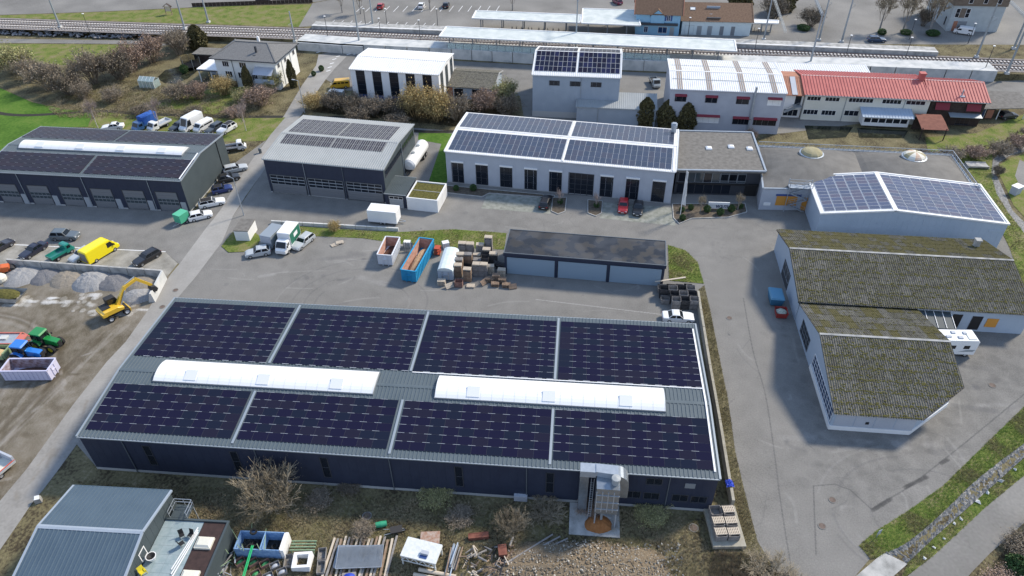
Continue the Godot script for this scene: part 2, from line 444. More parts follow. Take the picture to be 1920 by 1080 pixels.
# tracks and stains are worked into the ground pictures
func make_ground() -> void:
	var b := MB.new()
	b.sheet([v2(-420, -700), v2(420, -700), v2(420, 60), v2(-420, 60)], -.02)
	struct(b, "ground", M.soil)
	# yard asphalt
	var o := v2(-75, -195)
	var sp := 195.0
	var im := noise_tex(2048, 31, [[.0035, 5, .5], [.03, 4, .5], [.5, 1, .8]], [Color(.135, .131, .122), Color(.182, .177, .166), Color(.208, .202, .189), Color(.25, .242, .225)])
	var dk := Color(.10, .10, .105)
	var lt := Color(.36, .355, .345)
	for s in [[v2(18, -95), 3], [v2(-25, -99), 4], [v2(40, -60), 4], [v2(-30, -88), 3], [v2(55, -52), 4], [v2(60, -66), 3]]:
		for k in 7:
			var p: Vector2 = s[0] + v2(rr(-9, 9), rr(-5, 5))
			stroke(im, o, sp, curve([p, p + v2(rr(-3, 3), rr(-1, 1)), p + v2(rr(-6, 6), rr(-2, 2))]), rr(.4, 1.3), dk if k % 3 else lt, .14)
	# seams along the right hand road and round the trench patch
	# darker, newer surface round the barns plus part of their shade, painted in blotches
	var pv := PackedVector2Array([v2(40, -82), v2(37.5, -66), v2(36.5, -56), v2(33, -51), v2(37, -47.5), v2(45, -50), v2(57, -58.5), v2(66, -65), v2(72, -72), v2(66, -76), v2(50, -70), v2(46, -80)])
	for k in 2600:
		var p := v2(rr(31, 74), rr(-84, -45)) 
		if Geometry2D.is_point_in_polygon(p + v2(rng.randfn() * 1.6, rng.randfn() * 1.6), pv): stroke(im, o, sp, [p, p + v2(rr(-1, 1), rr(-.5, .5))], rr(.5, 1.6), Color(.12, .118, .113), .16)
	stroke(im, o, sp, curve([v2(34.9, -84), v2(33.3, -72.7), v2(32.7, -64.5), v2(31.3, -56), v2(29.8, -48), v2(28.3, -38.7)]), .11, Color(.09, .09, .09), .45)
	stroke(im, o, sp, [v2(31.6, -41.6), v2(34.2, -50.2), v2(36.7, -50.4), v2(38.2, -49.6), v2(39.6, -47), v2(44.9, -49.8), v2(53.8, -55.6), v2(66, -63.8)], .11, Color(.08, .08, .08), .45)
	for q in [[44.5, -49.8, 47.8, -51.3], [50.2, -53.1, 51.4, -53.7], [39.7, -46.9, 42.4, -48.4]]: stroke(im, o, sp, [v2(q[0], q[1]), v2(q[2], q[3])], .45, Color(.05, .05, .05), .5)
	for k in 26:
		var a := rr(0, TAU)
		var c0 := v2(-22, -84) if k % 2 else v2(46, -46)
		var R := rr(6, 15)
		var arc := []
		for j in 9: arc.append(c0 + v2(cos(a + j * .14), sin(a + j * .14) * .8) * R)
		stroke(im, o, sp, arc, .28, dk if k % 3 else lt, .10)
	for k in 60:
		var p := v2(rr(-50, 80), rr(-112, -40))
		stroke(im, o, sp, [p, p + v2(rr(-.5, .5), rr(-.4, .4))], rr(.25, .9), dk, .4)
	# mended patches, cracks and pale scuffs
	for q in [[-20, -104, 9, 2.2], [14, -98, 14, 1.2], [33, -100, 3, 8], [36, -70, 2.4, 9], [50, -56, 8, 2], [-34, -91, 6, 3], [5, -82.5, 9, 1.4], [29.5, -56, 1.6, 12], [52, -48, 5, 4], [64, -60, 3, 6], [-8, -104.5, 12, 1.0]]:
		for k in int(q[2] * q[3] * 3):
			var p := v2(q[0] + rng.randf() * q[2], q[1] + rng.randf() * q[3])
			stroke(im, o, sp, [p, p + v2(.3, 0)], .5, Color(.15, .148, .142), .2)
	for k in 46:
		var p := v2(rr(-46, 78), rr(-110, -38))
		var L := [p]
		for j in 7:
			p += v2(rr(-1.4, 1.4), rr(-1.2, 1.2)) + v2(.5, .9 * (k % 3 - 1))
			L.append(p)
		stroke(im, o, sp, L, .09, Color(.11, .11, .11), .22)
	for k in 90:
		var p := v2(rr(28, 76), rr(-100, -36)) if k % 2 else v2(rr(-45, 24), rr(-106, -78))
		var v := v2(rr(-1, 1), rr(-3, 3)) if k % 2 else v2(rr(-4, 4), rr(-.8, .8))
		stroke(im, o, sp, curve([p, p + v, p + v * 2.0 + v2(rr(-1, 1), rr(-1, 1))]), rr(.12, .4), Color(.34, .335, .32), .16)
	# joints of the slabs between carport and hall
	stroke(im, o, sp, [v2(3.6, -84.4), v2(22.5, -80.4)], .12, lt, .6)
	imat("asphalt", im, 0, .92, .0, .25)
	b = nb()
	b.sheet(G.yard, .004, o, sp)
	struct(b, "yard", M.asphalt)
	b = nb()
	b.sheet(G.forecourt, .008, o - v2(70, -20), sp)
	struct(b, "forecourt", M.asphalt)
	b = nb()
	b.sheet(G.back_road, .006, v2(-80, -200), 195)
	struct(b, "back_road", M.asphalt)
	# pale site road
	var ro := v2(-75, -195)
	im = noise_tex(1024, 41, [[.006, 4, .8], [.06, 3, .5], [.5, 1, .4]], [Color(.205, .198, .184), Color(.262, .254, .238), Color(.295, .287, .27), Color(.335, .326, .308)])
	for k in 40:
		var t := rr(0, 1)
		var p := v2(-57, -48).lerp(v2(-43, -108), t) + v2(rr(-2, 2), 0)
		stroke(im, ro, 195, [p, p + v2(rr(-.6, .9), rr(-3, 3))], rr(.2, .5), Color(.20, .18, .15), .25)
	imat("road_concrete", im, 0, .92, .0, .25)
	b = nb()
	b.sheet(G.road, .016, ro, 195)
	struct(b, "road", M.road_concrete)
	# dirt yard with wheel ruts, dust and dried puddles
	var dO := v2(-150, -130)
	im = noise_tex(1024, 51, [[.006, 4, .9], [.05, 4, .8], [.5, 1, .4]], [Color(.105, .09, .065), Color(.155, .136, .106), Color(.20, .18, .148), Color(.255, .235, .205)])
	var mud := Color(.085, .07, .05)
	var dust := Color(.33, .315, .295)
	var ruts := [[v2(-90, -84), v2(-76, -83), v2(-66, -78), v2(-62, -70), v2(-62, -58)], [v2(-88, -82), v2(-74, -81), v2(-67, -76), v2(-64, -68), v2(-65, -56)],
		[v2(-70, -82), v2(-68, -74), v2(-66, -64), v2(-62, -52), v2(-62, -44)], [v2(-57, -80), v2(-60, -72), v2(-63, -62), v2(-66, -50), v2(-72, -42)],
		[v2(-59, -78), v2(-61, -68), v2(-64, -58), v2(-70, -46), v2(-80, -40)], [v2(-80, -62), v2(-70, -61), v2(-64, -56), v2(-61, -48)], [v2(-66, -52), v2(-63, -48), v2(-63, -44), v2(-66, -41)],
		[v2(-78, -58), v2(-70, -57), v2(-65, -53), v2(-62, -47)]]
	for q in ruts:
		for k in 3:
			var off := v2(rr(-1.2, 1.2), rr(-.8, .8))
			var L := []
			for p in q: L.append(p + off)
			stroke(im, dO, 130, curve(L, 10), rr(.35, .7), mud if k < 2 else dust, .16)
	for k in 70:
		var p := v2(rr(-82, -64), rr(-87.2, -84.6))
		if k > 45: p = v2(rr(-66, -56), rr(-84.5, -82))
		stroke(im, dO, 130, [p, p + v2(rr(-1.8, 1.8), rr(-.3, .3))], rr(.4, 1.0), Color(.55, .55, .54), .55, .7)
	for k in 40:
		var p := v2(rr(-75, -58), rr(-75, -45))
		stroke(im, dO, 130, [p, p + v2(rr(-2, 2), rr(-1, 1))], rr(.3, 1.0), dust if k % 2 else mud, .3)
	imat("dirt", im, 0, .95, 2.0, .2)
	b = nb()
	b.sheet(G.dirt_yard, .012, dO, 130)
	struct(b, "dirt_yard", M.dirt)
	var ditch := mat("ditch_mud", lin(.022, .02, .015), .9)
	for q in [["gravel_lot", "gravel_lot", .02, "gravel"], ["meadow_near", "meadow", .03, "meadow"], ["meadow_far", "meadow", .03, "lawn"], ["far_path", "path", .03, "asphalt_far"], ["lawn_cars", "lawn", .024, "lawn"], ["lawn_gap", "lawn", .024, "meadow"],
			["grass_bank", "lawn", .03, "lawn"], ["shed_island", "lawn", .10, "lawn"], ["carport_verge", "lawn", .06, "lawn"], ["wall_verge", "verge", .03, "soil"], ["stream_bank", "stream_bank", .03, "lawn"], ["concrete_slab", "bridge_slab", .05, "concrete"],
			["road_verge", "verge", .03, "lawn"], ["lower_road", "road", .03, "asphalt_far"], ["meadow_right", "lawn", .03, "lawn"], ["meadow_far_right", "lawn", .03, "lawn"], ["gravel_right", "gravel_lot", .03, "asphalt_far"], ["garden_lawn_right", "lawn", .024, "lawn"], ["garden_lawn", "lawn", .024, "lawn"],
			["bay_one", "parking_bay", .012, "pavers"], ["bay_two", "parking_bay", .012, "pavers"], ["mill_pond", "pond", .03, "pond_water"], ["mill_pond_b", "pond", .03, "pond_water"], ["upper_stream", "stream", .036, "water"], ["pond", "pond", .03, "pond_water"]]:
		b = nb()
		b.sheet(G[q[0]], q[2], Vector2.ZERO, 1.0, .12 if q[2] >= .05 else .0)
		struct(b, q[1], M[q[3]])
	for L in [[v2(-137, -163), v2(-120, -155), v2(-109, -151.5), v2(-92.5, -153), v2(-83, -151.5), v2(-73, -150.5), v2(-62, -149.3), v2(-50, -148.8)], [v2(-45, -147.8), v2(-37, -148), v2(-25.3, -142.6), v2(-18, -140.6), v2(-11, -140.5)]]:
		struct(polyline_strip(curve(L), -.6, .6, .034), "ditch", ditch)
	# stony stream channel: rough bed between its two edges
	var inn := curve([v2(69.7, -60.9), v2(61.5, -55.8), v2(57.5, -53.4), v2(52.3, -50.1), v2(48.3, -47.2), v2(44.4, -44.5), v2(41.1, -42.5), v2(38.9, -41.7)], 24)
	var out := curve([v2(68.2, -58.3), v2(60.2, -53.6), v2(55.4, -50.4), v2(50.9, -47.4), v2(45.8, -44.0), v2(41.9, -41.3), v2(41.2, -40.8), v2(40.7, -40.5)], 24)
	var fn := FastNoiseLite.new()
	fn.seed = 8
	fn.frequency = .55
	b = nb()
	var K := 12
	var P := func(i: int, j: int) -> Vector3:
		var p: Vector2 = (inn[i] as Vector2).lerp(out[i], j / float(K))
		var e := sin(PI * j / K)
		return v3(p.x, .10 - .18 * e + .22 * absf(fn.get_noise_2d(p.x * 1.3, p.y * 1.3)) + .16 * fn.get_noise_2d(p.x * 4.0, p.y * 4.0), p.y)
	for i in inn.size() - 1:
		for j in K: b.quad(P.call(i, j + 1), P.call(i + 1, j + 1), P.call(i + 1, j), P.call(i, j))
	struct(b, "stream", M.water)
	# railway level behind the retaining wall
	b = nb()
	b.sheet([v2(-420, -248), v2(-142, -206.5), v2(-98.7, -200.6), v2(-57, -192.4), v2(-43.2, -187.6), v2(-14, -182.6), v2(6.2, -178.4), v2(27, -173.8), v2(39, -172.2), v2(86, -167.5), v2(114, -163.5), v2(420, -120), v2(420, -700), v2(-420, -700)], 1.5, Vector2.ZERO, 1.0, 1.5)
	struct(b, "terrain", M.soil)
	for q in [["street", "street", "asphalt_far"], ["verge_street", "verge", "lawn"], ["station_court", "station_forecourt", "asphalt_far"]]:
		b = nb()
		b.sheet(G[q[0]], 1.512 if q[0] != "street" else 1.524)
		struct(b, q[1], M[q[2]])

# ---------------------------------------------------------------- buildings
func building_materials() -> void:
	speckle("navy_wall", Color(.024, .031, .056), Color(.031, .040, .068), 6, .55, 61, 128)
	speckle("grey_roof", Color(.078, .102, .118), Color(.096, .122, .138), 10, .5, 62, 128)
	speckle("grey_cladding", Color(.050, .066, .074), Color(.062, .08, .088), 8, .6, 63, 128)
	speckle("silver_roof", Color(.28, .30, .305), Color(.34, .36, .365), 9, .45, 64, 128)
	speckle("white_roof", Color(.62, .63, .63), Color(.74, .745, .74), 7, .5, 65, 128)
	speckle("pale_cladding", Color(.37, .40, .45), Color(.43, .46, .51), 9, .6, 66, 128)
	speckle("white_paint", Color(.70, .71, .71), Color(.78, .785, .78), 6, .6, 67, 128)
	speckle("light_blue_wall", Color(.33, .40, .48), Color(.38, .45, .53), 8, .6, 68, 128)
	speckle("grey_blue_wall", Color(.26, .31, .37), Color(.31, .36, .42), 8, .65, 69, 128)
	speckle("cream_wall", Color(.60, .585, .50), Color(.68, .66, .58), 8, .75, 70, 128)
	speckle("mauve_wall", Color(.36, .38, .43), Color(.42, .44, .49), 8, .75, 71, 128)
	speckle("red_roof", Color(.36, .085, .08), Color(.47, .135, .12), 7, .6, 72, 128)
	speckle("rust_roof", Color(.30, .13, .08), Color(.40, .19, .12), 5, .7, 73, 128)
	speckle("dark_wood", Color(.030, .022, .020), Color(.065, .045, .038), 3, .8, 74, 128)
	speckle("flat_gravel_roof", Color(.11, .105, .095), Color(.20, .19, .175), 5, .95, 75, 256)
	speckle("membrane_roof", Color(.095, .093, .088), Color(.155, .15, .14), 14, .75, 76, 256)
	speckle("teal_membrane", Color(.20, .27, .29), Color(.30, .36, .38), 5, .8, 77, 256)
	speckle("blue_roof", Color(.060, .092, .125), Color(.078, .115, .15), 8, .45, 78, 128)
	speckle("brown_tiles", Color(.12, .075, .05), Color(.21, .135, .09), 3, .9, 79, 256)
	speckle("grey_tiles", Color(.12, .12, .12), Color(.20, .20, .195), 3, .9, 80, 256)
	speckle("sky_blue_wall", Color(.22, .42, .58), Color(.27, .48, .64), 6, .8, 81, 128)
	speckle("station_wall", Color(.55, .64, .66), Color(.62, .71, .73), 6, .8, 82, 128)
	speckle("house_wall", Color(.70, .72, .70), Color(.77, .785, .77), 6, .85, 83, 128)
	speckle("zinc", Color(.33, .37, .41), Color(.43, .47, .51), 2, .3, 84, 128, .5, .35)
	mat("gutter", lin(.30, .34, .37), .45, .3)
	mat("pipe_dark", lin(.12, .14, .16), .5, .2)
	mat("glass_dark", lin(.012, .016, .024), .08, .0, .45)
	mat("glass_grey", lin(.05, .065, .075), .08, .0, .5)
	mat("glass_blue", lin(.02, .05, .12), .1, .0, .5)
	mat("frame_dark", lin(.04, .045, .055), .5)
	mat("frame_grey", lin(.20, .22, .24), .5)
	mat("frame_white", lin(.72, .72, .71), .5)
	mat("door_grey", lin(.155, .165, .18), .55)
	mat("door_light", lin(.30, .33, .36), .55)
	mat("red_awning", lin(.20, .025, .04), .8)
	mat("orange_panel", lin(.55, .25, .04), .6)
	mat("blue_panel", lin(.03, .07, .22), .5)
	mat("acrylic", lin(.78, .785, .78), .3)
	mat("acrylic_rib", lin(.70, .71, .71), .4)
	mat("clip", lin(.30, .33, .37), .6, .0)
	mat("plinth", lin(.36, .37, .37), .9)
	mat("black", lin(.012, .012, .013), .7)
	var m := mat("panel", Color.WHITE, .22, .0, .16)
	m.vertex_color_use_as_albedo = true
	m = mat("panel_glossy", Color.WHITE, .14, .0, .75)
	m.vertex_color_use_as_albedo = true
	m = mat("vcol", Color.WHITE, .8)
	m.vertex_color_use_as_albedo = true
	var moss := [Color(.026, .024, .019), Color(.055, .052, .040), Color(.105, .10, .082), Color(.21, .205, .18), Color(.095, .092, .032)]
	imat("moss_a", noise_tex(512, 91, [[.02, 3, .6], [.16, 2, 1.6]], moss), 11, .95)
	imat("moss_b", noise_tex(512, 93, [[.02, 3, .6], [.16, 2, 1.6]], [Color(.026, .023, .019), Color(.060, .056, .047), Color(.125, .12, .104), Color(.25, .245, .225), Color(.10, .097, .04)]), 9, .95)
	imat("moss_c", noise_tex(512, 95, [[.02, 3, .6], [.16, 2, 1.6]], [Color(.045, .04, .028), Color(.08, .074, .042), Color(.14, .124, .042), Color(.12, .115, .075)]), 9, .95)
	imat("moss_green", noise_tex(256, 97, [[.03, 3, .9], [.25, 3, 1.0]], [Color(.05, .046, .016), Color(.095, .09, .026), Color(.145, .132, .045)]), 4, .98)

# plane of a wall: x along it, y up, z outward
func face(w: float, d: float, side: String) -> Transform3D:
	match side:
		"f": return Transform3D(Basis.IDENTITY, v3(0, 0, d / 2))
		"r": return Transform3D(Basis(v3(0, 0, -1), Vector3.UP, v3(1, 0, 0)), v3(w / 2, 0, 0))
		"l": return Transform3D(Basis(v3(0, 0, 1), Vector3.UP, v3(-1, 0, 0)), v3(-w / 2, 0, 0))
	return Transform3D(Basis(v3(-1, 0, 0), Vector3.UP, v3(0, 0, -1)), v3(0, 0, -d / 2))

# plane of a roof half: origin on the ridge, z down the slope, x along the ridge, y off the roof
func slope(w: float, d: float, h: float, rh: float, ro: float, front := true) -> Transform3D:
	var s := 1.0 if front else -1.0
	var dn := v3(0, h - rh, s * d / 2 - ro).normalized()
	var x := v3(s, 0, 0)
	return Transform3D(Basis(x, dn.cross(x), dn), v3(0, rh, ro))

func slope_len(d: float, h: float, rh: float, ro: float, front := true) -> float:
	return v2(rh - h, (d / 2 - ro) if front else (d / 2 + ro)).length()

# gabled or flat body with ribbed roof halves
func gable(t: Node3D, w: float, d: float, h: float, rh: float, ro: float, wm: Material, rm: Material, opt := {}) -> void:
	var b := MB.new()
	var over: float = opt.get("over", .12)
	var iw: float = w / 2 - over
	var id: float = d / 2 - over
	var lo: float = opt.get("base", .0)
	var pr := [v3(0, lo, id), v3(0, h - .05, id), v3(0, rh - .05, ro), v3(0, h - .05, -id), v3(0, lo, -id)]
	for i in 4:
		var a: Vector3 = pr[i]
		var e: Vector3 = pr[i + 1]
		b.quad(v3(-iw, a.y, a.z), v3(iw, a.y, a.z), v3(iw, e.y, e.z), v3(-iw, e.y, e.z))
	for s in [-1, 1]:
		for i in range(1, 4):
			var q := [pr[0], pr[i], pr[i + 1]]
			if s < 0: q = [pr[0], pr[i + 1], pr[i]]
			b.tri(v3(s * iw, q[0].y, q[0].z), v3(s * iw, q[2].y, q[2].z), v3(s * iw, q[1].y, q[1].z))
	part(b, "wall", wm, t)
	if opt.has("wall_pitch"):
		b = nb()
		var wp: float = opt.wall_pitch
		var x := -iw + wp
		while x < iw - .05:
			b.bx(x - .02, lo + .3, id, x + .02, h - .1, id + .012)
			x += wp
		var zz := -id + wp
		while zz < id - .05:
			var yt: float = lerpf(rh, h, (zz - ro) / (id - ro)) if zz > ro else lerpf(rh, h, (ro - zz) / (id + ro))
			for s in [-1, 1]:
				b.bx(s * iw, lo + .3, zz - .02, s * (iw + .012), yt - .1, zz + .02)
			zz += wp
		part(b, "cladding_joint", wm, t).set_meta("kind", "stuff")
	for fr in [true, false]:
		var L := slope_len(d, h, rh, ro, fr)
		var tr := slope(w, d, h, rh, ro, fr)
		b = nb()
		b.t = tr * Transform3D(Basis.IDENTITY, v3(-w / 2, 0, 0))
		if opt.get("rib", .0) > 0: b.ribs(w, L, opt.rib, opt.get("ribh", .045), .3)
		b.t = tr
		b.box(v3(0, -.06, L / 2), v3(w, .10, L))
		part(b, "roof", rm, t)
	if opt.get("ridge", true):
		b = nb()
		for fr in [true, false]:
			b.t = slope(w, d, h, rh, ro, fr)
			b.box(v3(0, .055, .11), v3(w, .012, .24))
		part(b, "ridge_cap", opt.get("ridgem", rm), t)
	if opt.get("gutter", true):
		for s in [-1, 1]:
			b = nb()
			b.bx(-w / 2, h - .14, s * d / 2 - .02, w / 2, h - .01, s * (d / 2 + .13))
			part(b, "gutter", opt.get("gm", M.gutter), t)
	if opt.get("verge", true):
		for s in [-1, 1]:
			b = nb()
			for fr in [true, false]:
				b.t = slope(w, d, h, rh, ro, fr)
				var L := slope_len(d, h, rh, ro, fr)
				var sx: float = s * (1 if fr else -1)
				b.box(v3(sx * (w / 2 + .01), -.02, L / 2), v3(.22, .2, L + .05))
			part(b, "verge_trim", opt.get("vm", M.gutter), t)
	if opt.get("plinth", .0) > 0:
		b = nb()
		b.bx(-iw - .03, lo, -id - .03, iw + .03, opt.plinth, id + .03)
		part(b, "plinth", M.plinth, t)

func downpipe(t: Node3D, F: Transform3D, x: float, h: float, m: Material = null) -> void:
	var b := MB.new()
	b.t = F
	b.tube(v3(x, .05, .1), v3(x, h, .1), .06, .06, 6)
	part(b, "downpipe", m if m else M.gutter, t)

# framed window of nx by ny panes standing on a wall plane; x is its left edge
func window(t: Node3D, F: Transform3D, x: float, y: float, w: float, h: float, fm: Material, gm: Material, nx := 1, ny := 1, called := "window", fw := .07, deep := .05) -> MeshInstance3D:
	var b := MB.new()
	b.t = F * Transform3D(Basis.IDENTITY, v3(x, y, 0))
	b.bx(-fw, -fw, -.04, 0, h + fw, deep)
	b.bx(w, -fw, -.04, w + fw, h + fw, deep)
	b.bx(0, h, -.04, w, h + fw, deep)
	b.bx(0, -fw, -.04, w, 0, deep + .03)
	for i in range(1, nx): b.bx(w * i / nx - fw * .4, 0, -.04, w * i / nx + fw * .4, h, deep - .01)
	for j in range(1, ny): b.bx(0, h * j / ny - fw * .4, -.04, w, h * j / ny + fw * .4, deep - .014)
	var o := part(b, called, fm, t)
	for i in nx:
		for j in ny:
			b = nb()
			b.t = F * Transform3D(Basis.IDENTITY, v3(x, y, 0))
			var e := fw * .4
			b.bx(w * i / nx + (e if i else .0), h * j / ny + (e if j else .0), -.05, w * (i + 1) / nx - (e if i < nx - 1 else .0), h * (j + 1) / ny - (e if j < ny - 1 else .0), .012)
			part(b, "pane", gm, o)
	return o

func plate(t: Node3D, F: Transform3D, x: float, y: float, w: float, h: float, dp: float, called: String, m: Material) -> MeshInstance3D:
	var b := MB.new()
	b.t = F
	b.bx(x, y, -.03, x + w, y + h, dp)
	return part(b, called, m, t)

# sectional door of n leaves, with a row of panes at rows given
func gate(t: Node3D, F: Transform3D, x: float, w: float, h: float, n: int, glazed: Array, cols: int, dm: Material, gm: Material, fm: Material) -> void:
	var b := MB.new()
	b.t = F
	b.bx(x - .12, 0, -.03, x, h + .12, .07)
	b.bx(x + w, 0, -.03, x + w + .12, h + .12, .07)
	b.bx(x, h, -.03, x + w, h + .12, .07)
	var o := part(b, "door", M.frame_dark, t)
	for j in n:
		var y0 := h * j / n
		var y1 := h * (j + 1) / n - .02
		if j in glazed:
			b = nb()
			b.t = F
			b.bx(x, y0, -.03, x + w, y0 + .06, .04)
			b.bx(x, y1 - .06, -.03, x + w, y1, .04)
			for i in cols + 1: b.bx(x + (w - .06) * i / cols, y0 + .06, -.03, x + (w - .06) * i / cols + .06, y1 - .06, .04)
			part(b, "glazing_frame", fm, o)
			for i in cols:
				b = nb()
				b.t = F
				b.bx(x + (w - .06) * i / cols + .06, y0 + .06, -.03, x + (w - .06) * (i + 1) / cols, y1 - .06, .015)
				part(b, "pane", gm, o)
		else:
			b = nb()
			b.t = F
			b.bx(x, y0, -.03, x + w, y1, .03)
			b.bx(x, y0 + (y1 - y0) * .46, -.03, x + w, y0 + (y1 - y0) * .54, .022)
			part(b, "door_panel", dm, o)

# one solar panel lying in the plane y = 0, its corner at the origin
func panel_mesh(pw: float, ph: float, cell: Color, frame: Color, fw: float, fz := -1.0) -> ArrayMesh:
	var b := MB.new()
	b.usecol = true
	b.col = frame
	b.bx(0, .05, 0, pw, .09, ph)
	b.col = cell
	var e := fw
	var ez := fz if fz >= 0 else e
	b.quad(v3(e, .094, ph - ez), v3(pw - e, .094, ph - ez), v3(pw - e, .094, ez), v3(e, .094, ez))
	return b.done()

# panels set out in cols by rows from (x0, z0) on a roof plane; those past most are joined
func solar(t: Node3D, tr: Transform3D, x0: float, z0: float, cols: int, rows: int, px: float, pz: float, meshes: Array, m: Material, rest: MB, most := 10000, gap := .02) -> int:
	var k := 0
	for j in rows:
		for i in cols:
			var p := tr * Transform3D(Basis.IDENTITY, v3(x0 + i * px + gap / 2, 0, z0 + j * pz + gap / 2))
			var me: ArrayMesh = meshes[rng.randi() % meshes.size()]
			if k < most:
				var o := part(me, "solar_panel", m, t)
				o.transform = p
			else:
				var a := me.surface_get_arrays(0)
				for q in a[Mesh.ARRAY_VERTEX].size():
					rest.v.append(p * a[Mesh.ARRAY_VERTEX][q])
					rest.n.append(p.basis * a[Mesh.ARRAY_NORMAL][q])
					rest.u.append(Vector2.ZERO)
					rest.c.append(a[Mesh.ARRAY_COLOR][q])
			k += 1
	return k

# barrel-vault skylight along x on the ridge
func vault(t: Node3D, x0: float, x1: float, zc: float, y0: float, half: float, rise: float, segs: int, hatches: int) -> void:
	var b := MB.new()
	b.bx(x0 - .1, y0 - .35, zc - half - .08, x1 + .1, y0, zc + half + .08)
	var o := part(b, "skylight", M.frame_grey, t)
	var arc := []
	var R := (half * half + rise * rise) / (2.0 * rise)
	for i in 11:
		var zz := half * (1.0 - i / 5.0)
		arc.append(v2(zc + zz, y0 + sqrt(R * R - zz * zz) - R + rise))
	var L := (x1 - x0) / segs
	for s in segs:
		b = nb()
		var xa := x0 + s * L + .02
		var xb := x0 + (s + 1) * L - .02
		for i in 10:
			b.quad(v3(xa, arc[i].y, arc[i].x), v3(xb, arc[i].y, arc[i].x), v3(xb, arc[i + 1].y, arc[i + 1].x), v3(xa, arc[i + 1].y, arc[i + 1].x))
		part(b, "vault_sheet", M.acrylic, o)
	b = nb()
	for s in segs + 1:
		var x := x0 + s * L
		for i in 10:
			b.quad(v3(x - .04, arc[i].y + .012, arc[i].x), v3(x + .04, arc[i].y + .012, arc[i].x), v3(x + .04, arc[i + 1].y + .012, arc[i + 1].x), v3(x - .04, arc[i + 1].y + .012, arc[i + 1].x))
	for x in [x0, x1]:
		var pts := []
		for i in 11: pts.append(v3(x, arc[i].y, arc[i].x))
		for i in range(1, 10): b.tri(pts[0], pts[i], pts[i + 1])
	part(b, "vault_rib", M.acrylic_rib, o).set_meta("kind", "stuff")
	for k in hatches:
		var x := lerpf(x0, x1, (k + .5) / hatches if hatches > 1 else .5)
		b = nb()
		b.t = Transform3D(Basis(Vector3.RIGHT, .36), v3(x, y0 + rise * .72, zc + half * .5))
		b.box(V3, v3(1.5, .16, half * .75))
		part(b, "hatch", M.acrylic_rib, o)

